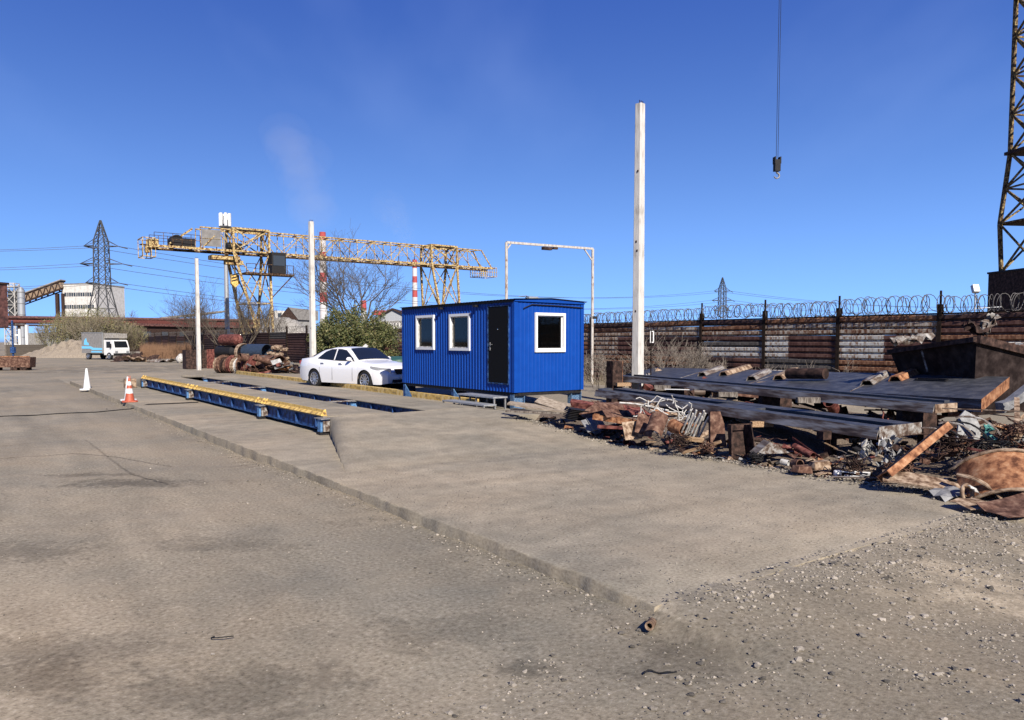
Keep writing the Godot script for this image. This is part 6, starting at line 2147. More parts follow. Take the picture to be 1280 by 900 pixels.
	so.set_meta("kind", "stuff")
	for k in 3:
		one("crumpled_sheet", ["pale crumpled grille piece on the left rim of the dark skip", "twisted grey sheet sticking up at the dark skip corner", "striped bent duct piece at the dark skip corner"][k], "scrap metal", crumple([0.7, 0.42, 0.4][k], [0.3, 0.25, 0.25][k], 0.16, 9, 20 + k), [M.weathered_steel, M.weathered_steel, M.rust_dark][k], survey([1140, 1235, 1218][k], [424, 405, 412][k], 14.4), Basis(Vector3(0.3, 0.2, 1).normalized(), [0.2, 1.1, -0.5][k]))
	# heavy round log and stump by the pole, small sign frame
	one("rusty_pipe", "rusty round pipe lying behind the plate girder", "pipe", MB.new().tube([survey(985, 467, 17.0), survey(1032, 467, 16.2)], 0.12, -1, 14), M.rust_dark)
	var st := survey(768, 470, 19.6)
	var sp := thing("steel_post_stub", "square dark steel stub with orange side left of the nearest pole", "post", Vector3(st.x, 0, st.z), Basis(Vector3.UP, 0.45))
	part(sp, "stub", MB.new().box(Vector3(0, 0.7, 0), Vector3(0.3, 1.4, 0.3)), M.rust_dark)
	part(sp, "face_plate", MB.new().box(Vector3(0.16, 0.72, 0), Vector3(0.015, 1.36, 0.28)), M.rust_orange)
	var sg := ground_at(814, 22.5)
	var si := thing("small_sign", "small white framed sign on a thin rod by the nearest pole", "sign", sg)
	part(si, "rod", MB.new().tube([Vector3.ZERO, Vector3(0, 2.25, 0)], 0.02, -1, 5), M.dark_post)
	part(si, "frame", MB.new().box(Vector3(0.02, 2.2, 0), Vector3(0.11, 0.03, 0.02)).box(Vector3(0.02, 1.88, 0), Vector3(0.11, 0.03, 0.02)).box(Vector3(-0.02, 2.04, 0), Vector3(0.03, 0.3, 0.02)).box(Vector3(0.065, 2.04, 0), Vector3(0.03, 0.3, 0.02)), M.white_paint)


func cones() -> void:
	var cone := func(label: String, p: Vector3, h: float, striped: bool) -> void:
		var o := thing("traffic_cone", label, "traffic cone", p, Basis(Vector3.UP, 0.5), "traffic cones")
		var r0 := h * (0.2 if striped else 0.165)
		var r1 := h * 0.04
		var bands := [[0.05, 0.36, 0], [0.36, 0.56, 1], [0.56, 0.7, 0], [0.7, 0.86, 1], [0.86, 1.0, 0]] if striped else [[0.05, 1.0, 1]]
		for b in bands:
			var prof := [Vector2(lerpf(r0, r1, b[0]), b[0] * h), Vector2(lerpf(r0, r1, b[1]), b[1] * h)]
			if b[1] == 1.0:
				prof.append(Vector2(r1 * 0.6, h * 0.985))
			part(o, "white_band" if b[2] else "orange_band", MB.new().lathe(prof, 20), M.plastic_white if b[2] else M.orange_plastic)
		var w := h * 0.30
		part(o, "base", MB.new().prism([Vector2(-w, -w * 0.7), Vector2(-w * 0.7, -w), Vector2(w * 0.7, -w), Vector2(w, -w * 0.7), Vector2(w, w * 0.7), Vector2(w * 0.7, w), Vector2(-w * 0.7, w), Vector2(-w, w * 0.7)], h * 0.05, Transform3D(Basis(Vector3.RIGHT, -PI / 2), Vector3(0, 0.0, 0))), M.orange_plastic if striped else M.plastic_white)
		if striped:
			for e in [-0.025, 0.025]:
				part(o, "top_lug", MB.new().box(Vector3(e, h + 0.03, 0), Vector3(0.018, 0.08, 0.03)), M.orange_plastic)
	cone.call("orange and white striped traffic cone on the slab edge", Y(21.2, 0.12, 0.125), 0.70, true)
	cone.call("white traffic cone right behind the orange striped cone", Y(21.8, 0.18, 0.125), 0.72, false)
	cone.call("lone white traffic cone farther off at the slab end", ground_at(107, 29.0) + Vector3(0, 0.06, 0), 0.82, false)
	# small block by the far end of the scale
	one("concrete_block", "small sandy concrete block at the far end of the yellow rail", "block", MB.new().box(Vector3(0, 0.18, 0), Vector3(0.4, 0.34, 0.3)), M.rust_tan, Y(28.9, 1.35, 0.12), YB)


func gravel() -> void:
	rng.seed = 900
	var ico := SphereMesh.new()
	ico.radial_segments = 6
	ico.rings = 3
	var src := ico.get_mesh_arrays()
	var m := MB.new()
	var vs: PackedVector3Array = src[Mesh.ARRAY_VERTEX]
	var ix: PackedInt32Array = src[Mesh.ARRAY_INDEX]
	for i in range(0, ix.size(), 3):
		var t := []
		for k in 3:
			var v := vs[ix[i + k]]
			t.append(v * (1.0 + 0.7 * fine.get_noise_3dv(v * 1.7)) * 2.0)
		m.tri(t[0], t[1], t[2])
	var rows := []
	var put := func(p: Vector3, r: float) -> void:
		var q := ts(p)
		p.y = ground_h(p)
		if q.y > 0.0 and q.y < 5.5 and q.x > 0.0 and q.x < 36.0:
			p.y = 0.13 if q.x < 6.0 or q.y < 1.6 else ramp_h(q.x, q.y) if q.x < 10.3 else 0.46
		var b := Basis(Vector3(rng.randfn(), rng.randfn(), rng.randfn()).normalized(), rng.randf() * TAU).scaled(Vector3(r, r * rng.randf_range(0.45, 0.8), r * rng.randf_range(0.6, 1.0)))
		var g := rng.randf_range(0.045, 0.27)
		if rng.randf() < 0.10:
			g = rng.randf_range(0.27, 0.38)
		if q.x < 0.1 and q.y > 0.5 and rng.randf() < 0.6:
			g = rng.randf_range(0.16, 0.36)
		rows.append([Transform3D(b, p + Vector3(0, r * 0.25, 0)), Color(g * 0.84, g * 0.74, g * 0.61)])
	# loose stones right of the slab's near end, in patches
	var n := 0
	while n < 26000:
		var p := Vector3(rng.randf_range(-0.8, 8.5), 0, -rng.randf_range(3.2, 9.5))
		var q := ts(p)
		if q.x > 0.05:
			continue
		var k := wide.get_noise_2d(p.x * 9.0, p.z * 9.0) + 0.5 * wide.get_noise_2d(p.x * 30.0, p.z * 30.0)
		var dense := 0.22 + 0.65 * smoothstep(0.0, 0.45, k) + 0.3 * smoothstep(0.8, 4.0, q.y) * smoothstep(-3.0, -0.4, q.x)
		n += 1
		if rng.randf() > dense:
			continue
		put.call(p, 0.0035 + 0.006 * rng.randf() + (0.02 * pow(rng.randf(), 3.0) if rng.randf() < 0.3 else 0.0))
	for i in 7000:
		var p := Vector3(rng.randf_range(-7.0, 1.5), 0, -rng.randf_range(3.3, 13.0))
		var q := ts(p)
		if q.y > -0.05 and q.x > 0.0:
			continue
		if wide.get_noise_2d(p.x * 7.0, p.z * 7.0) + rng.randf_range(-0.4, 0.25) < 0.0:
			continue
		put.call(p, 0.0022 + 0.0055 * rng.randf() + (0.014 * pow(rng.randf(), 3.0) if rng.randf() < 0.1 else 0.0))
	for i in 1100:
		var t := rng.randf_range(-0.3, 30.0) * rng.randf()
		put.call(Y(t, -absf(rng.randfn(0.05, 0.16))), rng.randf_range(0.004, 0.013) + (0.02 * rng.randf() if i % 30 == 0 else 0.0))
	for i in 3600:
		var t := rng.randf_range(-1.0, 9.2)
		put.call(Y(t, 5.35 - absf(rng.randfn(0.0, 0.14)) + rng.randf_range(0.0, 0.5)), rng.randf_range(0.005, 0.02))
	for i in 2500:
		put.call(Y(rng.randf_range(0.2, 6.0), rng.randf_range(0.1, 5.2)), rng.randf_range(0.002, 0.007))
	for i in 1600:
		put.call(Y(-absf(rng.randfn(0.0, 0.6)) + 0.05, rng.randf_range(0.2, 6.0)), 0.003 + 0.013 * pow(rng.randf(), 2.0))
	var mm := MultiMesh.new()
	mm.transform_format = MultiMesh.TRANSFORM_3D
	mm.use_colors = true
	mm.mesh = m.mesh()
	mm.instance_count = rows.size()
	for i in rows.size():
		mm.set_instance_transform(i, rows[i][0])
		mm.set_instance_color(i, rows[i][1])
	var o := MultiMeshInstance3D.new()
	o.name = "gravel"
	o.multimesh = mm
	o.material_override = M.stone
	add_child(o)
	o.set_meta("kind", "stuff")
	tag(o, "loose grey gravel and stone chips scattered on the yard", "gravel")
	# a few named oddments on the ground
	var loop := []
	for i in 15:
		var a := i * 0.24 + 0.3
		loop.append(Vector3(0.075 * cos(a), 0.018 + 0.012 * sin(a * 1.3), 0.05 * sin(a)))
	var at := survey(279, 795, 4.75)
	one("wire_loop", "small black wire loop lying on the left foreground dirt", "wire", MB.new().tube(loop, 0.0035, -1, 5), M.rubber, Vector3(at.x, ground_h(at), at.z))
	at = survey(826, 850, 4.25)
	var wv := []
	for i in 14:
		wv.append(Vector3(i * 0.015 - 0.1, 0.012 + 0.01 * sin(i * 0.9), 0.022 * sin(i * 0.7 + 2.0)))
	one("bent_wire", "bent dark wire lying on the dirt before the slab corner", "wire", MB.new().tube(wv, 0.005, -1, 5), M.rubber, Vector3(at.x, ground_h(at), at.z))
	var pc := Y(-0.1, -0.12)
	pc.y = ground_h(pc) + 0.03
	one("pipe_end", "short end of pipe sticking out under the slab corner", "pipe", MB.new().lathe([Vector2(0.018, 0), Vector2(0.03, 0), Vector2(0.03, 0.14), Vector2(0.018, 0.14), Vector2(0.018, 0)], 14), M.rust_tan, pc, Basis(Vector3.RIGHT, 1.4) * Basis(Vector3(0, 0, 1), 0.3))


func heap_h(t: float, s: float) -> float:
	var e := smoothstep(5.35, 6.3, s) * (1.0 - smoothstep(9.5, 12.5, s))
	var h := e * 0.12 * smoothstep(-2.0, 0.5, t) * (1.0 - smoothstep(8.3, 10.0, t))
	h += 0.24 * smoothstep(6.5, 7.9, s) * (1.0 - smoothstep(11.0, 13.0, s)) * smoothstep(2.5, 4.5, t) * (1.0 - smoothstep(8.0, 10.0, t))
	h += 0.55 * smoothstep(6.2, 8.6, s) * (1.0 - smoothstep(10.0, 13.5, s)) * smoothstep(-3.5, -1.0, t) * (1.0 - smoothstep(0.2, 1.8, t))
	return h + 0.07 * e * fine.get_noise_2d(t * 1.6, s * 1.6)


func lie(yaw: float, pitch: float, roll: float) -> Basis:
	return Basis(Vector3.UP, yaw) * Basis(Vector3.RIGHT, pitch) * Basis(Vector3(0, 0, 1), roll)


func arc_plate(r: float, len: float, a0: float, a1: float) -> MB:
	# part of a pipe wall, axis along z
	var p := []
	for j in 7:
		for i in 13:
			var a := lerpf(a0, a1, i / 12.0)
			var rr := r * (1.0 + 0.04 * fine.get_noise_2d(i * 0.5, j * 0.5))
			p.append(Vector3(rr * cos(a), rr * sin(a), (j / 6.0 - 0.5) * len))
	var q := []
	for x in p:
		q.append(Vector3(x.x * 0.965, x.y * 0.965, x.z))
	var m := MB.new().grid(p, 13, 7).grid(q, 13, 7)
	for j in 6:
		for i in [0, 12]:
			m.quad(p[j * 13 + i], p[(j + 1) * 13 + i], q[(j + 1) * 13 + i], q[j * 13 + i])
	for i in 12:
		for j in [0, 6]:
			m.quad(p[j * 13 + i], p[j * 13 + i + 1], q[j * 13 + i + 1], q[j * 13 + i])
	return m


func angle_bar(l: float, w: float, th: float) -> MB:
	return MB.new().box(Vector3(w / 2, th / 2, 0), Vector3(w, th, l)).box(Vector3(th / 2, w / 2 + th / 2, 0), Vector3(th, w - th, l - 0.002))


func channel(l: float, w: float, h: float, th: float) -> MB:
	return MB.new().box(Vector3(0, th / 2, 0), Vector3(w, th, l)).box(Vector3(-w / 2 + th / 2, h / 2 + th / 2, 0), Vector3(th, h - th, l - 0.002)).box(Vector3(w / 2 - th / 2, h / 2 + th / 2, 0), Vector3(th, h - th, l - 0.002))


func ring_pipe(r: float, l: float, th: float) -> MB:
	return MB.new().lathe([Vector2(r - th, -l / 2), Vector2(r, -l / 2), Vector2(r, l / 2), Vector2(r - th, l / 2), Vector2(r - th, -l / 2)], 16, Transform3D(Basis(Vector3.RIGHT, PI / 2), Vector3.ZERO))


func chunk(sz: Vector3, sd: float) -> MB:
	# a rough block with knocked-off corners
	var m := MB.new()
	var v := []
	for z in [-1, 1]:
		for y in [-1, 1]:
			for x in [-1, 1]:
				v.append(Vector3(x, y, z) * sz * 0.5 * (1.0 + 0.45 * fine.get_noise_3d(x * 3.0 + sd, y * 3.0, z * 3.0)))
	for f in [[0, 1, 3, 2], [4, 6, 7, 5], [0, 4, 5, 1], [2, 3, 7, 6], [0, 2, 6, 4], [1, 5, 7, 3]]:
		m.quad(v[f[0]], v[f[1]], v[f[2]], v[f[3]])
	return m


func rod(l: float, r: float, bend: float, sd: float) -> MB:
	var pts := []
	for i in 8:
		var u := i / 7.0
		pts.append(Vector3(bend * fine.get_noise_2d(u * 0.8, sd), bend * fine.get_noise_2d(u * 0.8, sd + 20.0), (u - 0.5) * l))
	return MB.new().tube(pts, r, -1, 6)


func piece(called: String, label: String, m, mt: Material, a: float, b: float, d: float, turn: Basis, cat := "scrap metal", group := "") -> MeshInstance3D:
	return one(called, label, cat, m, mt, survey(a, b, d), turn.scaled(Vector3.ONE * (0.74 if a < 1110.0 and a > 715.0 else 0.9)), group)


func scrap_heap() -> void:
	rng.seed = 611
	# dark earth under the heap
	var p := []
	for j in 60:
		var t := lerpf(-4.2, 10.2, j / 59.0)
		for i in 34:
			var s := lerpf(5.3, 14.0, i / 33.0)
			var h := heap_h(t, s) + ground_h(Y(t, s))
			p.append(Vector3(s, h + 0.02 if i > 0 else -0.05, -t))
	structure("debris_mound", MB.new().grid(p, 34, 60), M.dark_soil, P0, YB)
	# hero pieces, from the cabin to the right
	var bd := func(l: float, w: float, th: float) -> MB:
		return MB.new().box(Vector3.ZERO, Vector3(w, th, l))
	var wl := ["pale split board leaning at the cabin corner foot", "wide pale board end in the timber pile by the cabin", "long thin pale board lying over the timber pile", "grey board at the bottom of the timber pile", "short pale board under the cabin end wall", "grey broken board before the cabin corner"]
	for k in 6:
		piece("loose_board", wl[k], bd.call([1.1, 0.8, 1.5, 1.3, 1.0, 0.7][k], [0.2, 0.26, 0.13, 0.16, 0.2, 0.14][k], 0.035), [M.wood_pale, M.wood_pale, M.wood_pale, M.wood_grey, M.wood_pale, M.wood_grey][k], [664, 690, 685, 668, 708, 652][k], [507, 505, 512, 515, 506, 513][k], [15.4, 15.3, 15.0, 15.0, 15.6, 15.3][k], lie([1.2, 0.9, 1.25, 1.4, 1.0, 0.6][k], [0.08, 0.22, 0.10, 0.02, 0.1, 0.02][k], [0.2, 0.5, 0.1, 0.0, 0.15, 0.1][k]), "board", "loose boards by the cabin")
	piece("duct_piece", "dull red sheet metal duct lying right of the cabin boards", chunk(Vector3(0.22, 0.15, 0.8), 3.0), M.rust_red, 733, 507, 14.7, lie(1.15, 0.12, 0.2))
	var fin := MB.new()
	for k in 7:
		fin.box(Vector3(0, k * 0.045, 0.02 * k), Vector3(0.7, 0.012, 0.35))
	piece("radiator", "dark finned radiator block below the red duct", fin, M.black_steel, 722, 524, 14.2, lie(0.3, 0.1, -0.15), "radiator")
	piece("grating", "small dark steel grating leaning by the radiator", MB.new().box(Vector3.ZERO, Vector3(0.5, 0.02, 0.4)).box(Vector3(0.1, 0.03, 0), Vector3(0.02, 0.04, 0.42)).box(Vector3(-0.1, 0.03, 0), Vector3(0.02, 0.04, 0.42)), M.grey_steel, 742, 530, 13.7, lie(0.5, 0.7, 0.3), "grating")
	piece("bent_sheet", "brown folded sheet beside the dark radiator", crumple(0.7, 0.5, 0.1, 4, 31), M.rust_brown, 745, 516, 14.0, lie(0.9, 0.5, 0.6))
	piece("bent_sheet", "large flat rust brown sheet lying below the lower frame", crumple(1.35, 0.75, 0.12, 4, 32), M.rust_brown, 776, 511, 13.6, lie(0.55, 0.42, -0.12))
	piece("bent_sheet", "dark red sheet end under the white conduit tangle", crumple(0.6, 0.5, 0.1, 4, 33), M.rust_red, 797, 514, 13.3, lie(0.4, 0.4, -0.1))
	piece("rusty_channel", "rusty orange channel beam lying low in the front of the heap", channel(1.15, 0.15, 0.12, 0.02), M.rust_orange, 771, 528, 13.2, lie(1.25, 0.12, 0.1), "steel beam")
	piece("rusty_channel", "small dull red channel under the orange channel beam", channel(0.8, 0.1, 0.07, 0.012), M.rust_red, 768, 536, 13.2, lie(1.3, 0.02, 0.0), "steel beam")
	piece("steel_plate", "upright brown plate left of the curved pipe shell", MB.new().box(Vector3.ZERO, Vector3(0.44, 0.42, 0.015)), M.rust_tan, 790, 538, 12.75, lie(0.35, -0.35, 0.05), "steel plate")
	piece("steel_plate", "second brown plate standing behind the curved pipe shell", MB.new().box(Vector3.ZERO, Vector3(0.4, 0.5, 0.015)), M.rust_brown, 806, 531, 12.7, lie(0.2, -0.5, -0.35), "steel plate")
	piece("pipe_shell", "curved rust brown half pipe shell standing at the heap front", arc_plate(0.20, 0.62, 0.1, PI - 0.1), M.rust_brown, 820, 534, 12.3, lie(-0.5, 0.62, -0.1), "pipe shell")
	# white conduits
	for k in 16:
		piece("white_conduit", "bent white conduit in the tangle above the pipe shell", rod(rng.randf_range(0.4, 0.8), rng.randf_range(0.010, 0.018), 0.35, k * 9.0), M.dirty_white, rng.randf_range(800, 858), rng.randf_range(502, 524), rng.randf_range(12.6, 13.3), lie(rng.randf_range(0.5, 2.6), rng.randf_range(-0.7, 0.9), 0), "conduit", "white conduits in a tangle")
	for k in 9:
		piece("white_rod", "straight white rod in the bundle right of the pipe shell", rod(0.62, 0.024, 0.04, k * 5.0), M.dirty_white, 858 + k * 2.6, 527 + (k % 3) * 4, 11.9 + 0.05 * (k % 4), lie(0.3 + 0.1 * (k % 3), -0.95 - 0.08 * (k % 2), 0.15), "rod", "bundle of white rods")
	piece("white_conduit", "long white conduit lying left of the tangle", rod(1.15, 0.022, 0.06, 99.0), M.dirty_white, 805, 508, 13.0, lie(1.5, 0.12, 0), "conduit")
	piece("white_strip", "flat white strip lying on the lower frame's far rail", MB.new().box(Vector3.ZERO, Vector3(0.08, 0.02, 1.3)), M.white_paint, 858, 487, 17.0, Basis(Vector3.UP, 1.2), "strip")
	piece("rusty_drum", "small rusty yellow drum lying behind the white rods", ring_pipe(0.15, 0.4, 0.01), M.rust_orange, 848, 535, 12.1, lie(0.5, 0.2, 0), "drum")
	piece("pipe_ring", "short brown pipe end below the conduit tangle", ring_pipe(0.10, 0.25, 0.02), M.rust_tan, 815, 506, 13.4, lie(0.7, 0.1, 0), "pipe")
	piece("wood_scrap", "short fresh wood offcut below the white rods", bd.call(0.42, 0.10, 0.07), M.wood_fresh, 867, 549, 11.7, lie(1.4, 0.1, 0.2), "board")
	piece("wood_scrap", "long split wood lath lying at the heap front", bd.call(0.85, 0.07, 0.05), M.wood_fresh, 877, 559, 11.5, lie(1.0, -0.35, 0.2), "board")
	piece("wood_scrap", "grey lath crossing under the wood offcut", bd.call(0.7, 0.06, 0.04), M.wood_grey, 852, 548, 11.9, lie(-0.9, 0.35, 0.2), "board")
	piece("tall_plate", "tall rust brown tapered plate standing under the lower frame", MB.new().prism([Vector2(-0.17, -0.38), Vector2(0.2, -0.38), Vector2(0.17, 0.1), Vector2(0.09, 0.36), Vector2(-0.14, 0.36)], 0.08), M.rust_brown, 894, 536, 11.75, lie(0.25, -0.12, 0), "steel plate")
	# open chute
	var cs := MB.new()
	cs.box(Vector3(0, 0, -0.12), Vector3(0.36, 0.62, 0.012))
	for e in [-1.0, 1.0]:
		cs.quad(Vector3(e * 0.18, 0.31, -0.12), Vector3(e * 0.21, 0.30, 0.14), Vector3(e * 0.25, -0.31, 0.16), Vector3(e * 0.18, -0.31, -0.12))
		cs.bar(Vector3(e * 0.21, 0.30, 0.14), Vector3(e * 0.25, -0.31, 0.16), 0.02, 0.02)
	cs.bar(Vector3(-0.21, 0.30, 0.14), Vector3(0.21, 0.30, 0.14), 0.02, 0.02)
	piece("steel_chute", "dark open steel chute standing on end at the heap front", cs, M.rust_dark, 924, 549, 11.35, lie(0.15, -0.12, 0.03), "chute")
	var tent := MB.new().prism([Vector2(-0.28, 0), Vector2(0.0, 0.24), Vector2(0.42, 0.02)], 0.3, Transform3D(Basis(), Vector3(0, 0, -0.15)))
	piece("folded_plate", "low tent shaped folded grey brown plate right of the chute", tent, M.weathered_steel, 958, 566, 10.95, lie(0.1, 0.05, 0.0), "steel plate")
	piece("small_pipe", "short rusty pipe stub with open mouth at the heap front", ring_pipe(0.085, 0.2, 0.015), M.rust_brown, 996, 580, 10.25, lie(0.25, -0.15, 0), "pipe")
	piece("paint_can", "small white tin lying left of the rusty pipe stub", ring_pipe(0.06, 0.14, 0.01), M.dirty_white, 981, 578, 10.5, lie(0.8, 0.1, 0), "tin")
	piece("rusty_block", "pinkish brown rusty block lying at the heap front", chunk(Vector3(0.36, 0.17, 0.2), 12.0), M.rust_tan, 1024, 581, 10.1, lie(0.25, 0, 0.05))
	piece("rusty_block", "low brown angular block left of the pinkish block", chunk(Vector3(0.32, 0.12, 0.18), 18.0), M.rust_brown, 1002, 586, 10.05, lie(0.4, 0, -0.1))
	piece("curved_strip", "thin curved brown strip under the pinkish block", arc_plate(0.5, 0.12, 1.2, 1.95), M.rust_tan, 1030, 625, 9.95, lie(0.3, 0.0, 0.0))
	piece("plastic_tub", "small white plastic tub on the slab edge before the heap", MB.new().lathe([Vector2(0, 0.09), Vector2(0.06, 0.085), Vector2(0.07, 0.07), Vector2(0.07, 0)], 14), M.plastic_white, 1047, 594, 9.9, Basis(), "tub")
	for k in 3:
		piece("white_lath", "small white lath on the ground by the white tub", bd.call(0.3, 0.03, 0.015), M.white_paint, 1058 + k * 9, 590 + (k % 2) * 5, 9.75, lie(1.1 + 0.15 * k, 0.05, 0), "lath", "white laths by the tub")
	piece("flat_strip", "long flat dark strip lying before the crumpled metal clump", bd.call(1.1, 0.08, 0.015), M.weathered_steel, 1082, 597, 9.55, lie(1.4, 0.0, 0.05))
	for k in 18:
		var sz := rng.randf_range(0.07, 0.16)
		piece("foil_scrap", "crumpled bright metal scrap in the clump under the frame end", crumple(sz, sz * 0.8, 0.16, 5, 50 + k), M.grey_steel if k % 3 else M.dirty_white, rng.randf_range(1076, 1124), rng.randf_range(545, 584), rng.randf_range(9.6, 10.1), lie(rng.randf() * 6, rng.randf_range(-1, 1), rng.randf_range(-1, 1)), "scrap metal", "crumpled aluminium clump")
	# leaning channel beam
	var a := survey(1102, 592, 8.9)
	var b := survey(1178, 531, 9.5)
	var d := (b - a).normalized()
	var ox := d.cross(Vector3.UP).normalized()
	var ln := thing("leaning_beam", "rusty orange channel beam leaning up out of the heap", "steel beam", (a + b) / 2, Basis(ox, d.cross(ox) * -1.0, d) * Basis(Vector3(0, 0, 1), 0.6))
	part(ln, "channel", channel((b - a).length(), 0.20, 0.09, 0.016), M.rust_orange, Transform3D(Basis(Vector3(0, 0, 1), PI), Vector3.ZERO))
	for z in [-0.28, 0.12, 0.32]:
		part(ln, "bolt_hole", MB.new().lathe([Vector2(0, 0.004), Vector2(0.022, 0.004), Vector2(0.024, 0)], 10, Transform3D(Basis(), Vector3(0.02, 0.0, z))), M.black_steel)
	# long curved plate and strap
	var lp := []
	for j in 5:
		for i in 16:
			var u := i / 15.0
			lp.append(Vector3((u - 0.5) * 1.15, 0.05 * sin(u * 3.0) - 0.12 * u, (j / 4.0 - 0.5) * 0.3 + 0.12 * u * u))
	piece("curved_plate", "long tan rusty curved plate lying along the heap foot", MB.new().sheet(lp, 16, 5, Vector3(0, -0.02, 0)), M.rust_tan, 1165, 600, 8.75, lie(-0.42, 0.35, -0.05), "steel plate")
	var sp := []
	for j in 2:
		for i in 14:
			var an := lerpf(0.35, 1.5, i / 13.0)
			sp.append(Vector3(0.62 * cos(an), 0.62 * sin(an) - 0.5, (j - 0.5) * 0.09))
	piece("curved_strap", "curved pale rusty strap over the long curved plate", MB.new().sheet(sp, 14, 2, Vector3(0, -0.02, 0)), M.rust_tan, 1192, 603, 8.55, lie(-0.75, 0.1, 0.05))
	var hr := []
	for i in 15:
		var an := -1.9 + i * 0.37
		hr.append(Vector3(0.105 * cos(an), 0.105 * sin(an), 0.0))
	piece("steel_ring", "thick open rusty ring at the right heap foot", MB.new().tube(hr, 0.026, -1, 8), M.rust_tan, 1209, 617, 8.35, lie(0.5, -0.2, 0.3), "ring")
	piece("ring_tip", "bent pale steel tab beside the open rusty ring", crumple(0.2, 0.09, 0.05, 4, 71), M.dirty_white, 1218, 612, 8.3, lie(0.2, 0.7, -0.5))
	# barrel plate
	var bp := thing("barrel_plate", "large orange rusty curved plate with ribbed edge at far right", "steel plate", survey(1252, 596, 8.45), lie(-0.35, 0.62, 0.28))
	part(bp, "shell", arc_plate(0.62, 0.62, 0.75, 2.35).moved(Transform3D(Basis(), Vector3(0, -0.52, 0))), M.rust_orange)
	for z in [-0.31, 0.31]:
		var bt := []
		for i in 13:
			var an := lerpf(0.75, 2.35, i / 12.0)
			bt.append(Vector3(0.63 * cos(an), 0.63 * sin(an) - 0.52, z))
		part(bp, "edge_rib", MB.new().tube(bt, 0.022, -1, 6), M.rust_tan)
	piece("steel_plate", "big brown plate overhanging the ground at the bottom right heap", crumple(0.8, 0.42, 0.06, 4, 81), M.rust_brown, 1270, 633, 7.8, lie(0.35, 0.16, 0.1), "steel plate")
	piece("steel_plate", "speckled pale plate lying left of the overhanging brown plate", crumple(0.42, 0.3, 0.04, 4, 82), M.rust_tan, 1217, 630, 8.0, lie(0.3, 0.12, 0.05), "steel plate")
	piece("steel_plate", "small grey folded plate at the slab edge below the curved plate", crumple(0.34, 0.26, 0.08, 4, 83), M.grey_steel, 1184, 615, 8.5, lie(0.4, 0.3, 0.15), "steel plate")
	piece("rounded_plate", "pale grey rounded plate standing below the girder end", MB.new().prism([Vector2(-0.22, -0.2), Vector2(0.16, -0.22), Vector2(0.22, -0.05), Vector2(0.17, 0.14), Vector2(0.03, 0.24), Vector2(-0.08, 0.16)], 0.03), M.grey_steel, 1207, 533, 10.3, lie(0.1, -0.25, 0.1), "steel plate")
	piece("grey_bracket", "grey white bracket at the right end of the plate girder", MB.new().prism([Vector2(-0.25, -0.14), Vector2(0.3, 0.1), Vector2(0.32, 0.3), Vector2(-0.1, 0.05), Vector2(-0.28, 0.02)], 0.16), M.grey_steel, 1262, 503, 11.0, lie(0.2, 0, 0.05), "bracket")
	piece("teal_pipe", "teal painted pipe fitting in the right heap", ring_pipe(0.045, 0.16, 0.012).add(ring_pipe(0.065, 0.03, 0.02), Transform3D(Basis(), Vector3(0, 0, 0.1))), M.teal, 1237, 546, 9.8, lie(0.6, 0.5, 0), "pipe")
	piece("teal_rag", "small crumpled teal sheet above the teal pipe", crumple(0.14, 0.12, 0.07, 5, 84), M.teal, 1236, 535, 9.9, lie(0.3, 0.9, 0.3))
	for k in 12:
		piece("flat_bar", "long rusty flat bar in the fan of bars at right", bd.call(rng.randf_range(0.9, 1.6), 0.07, 0.014), [M.rust_brown, M.rust_orange, M.rust_tan][k % 3], rng.randf_range(1228, 1290), rng.randf_range(512, 552), rng.randf_range(9.6, 10.6), lie(rng.randf_range(0.2, 1.3) + (1.6 if k % 4 == 0 else 0.0), rng.randf_range(-0.45, 0.3), rng.randf_range(-0.3, 0.5)), "steel bar", "rusty flat bars at right")
	for k in 5:
		piece("dark_rib", "black curved rib in the shadow behind the leaning beam", arc_plate(0.3 + 0.04 * k, 0.05, 0.3, 1.7), M.black_steel if k % 2 else M.weathered_steel, 1160 + 12 * k, 560 + 3 * (k % 2), 9.6, lie(-0.5, 0.1, 0.2), "scrap metal", "curved ribs behind the leaning beam")
	# tangles of wire and strip
	var tl := ["dark wire tangle right of the pipe shell", "rusty wire tangle below the white rods", "wire tangle between chute and folded plate", "dark wire tangle before the bright metal clump", "rusty wire tangle beside the leaning beam foot", "loose wire tangle above the barrel plate", "dark strip tangle behind the leaning beam", "wire tangle at the right end of the heap"]
	var tq := [[848, 552, 11.6, 0.3], [885, 562, 11.3, 0.24], [945, 572, 10.8, 0.22], [1070, 582, 9.7, 0.26], [1128, 590, 9.1, 0.26], [1240, 566, 9.2, 0.35], [1185, 560, 9.5, 0.35], [1268, 545, 9.6, 0.4]]
	for k in 8:
		var w := MB.new()
		for j in 5:
			var pts := []
			for i in 22:
				pts.append(Vector3(fine.get_noise_2d(i * 0.22 + j * 9.0, k * 11.0), 0.7 * fine.get_noise_2d(i * 0.22, k * 13.0 + j * 7.0) + 0.1, fine.get_noise_2d(i * 0.22 + 50.0, k * 17.0 + j * 5.0)) * tq[k][3] * 1.5)
			w.tube(pts, 0.006 + 0.002 * (j % 3), -1, 5)
		piece("wire_tangle", tl[k], w, [M.rust_dark, M.rust_brown, M.black_steel][k % 3], tq[k][0], tq[k][1], tq[k][2], Basis(), "wire")
	# nondescript filler, in stretches of the heap
	var lib := []
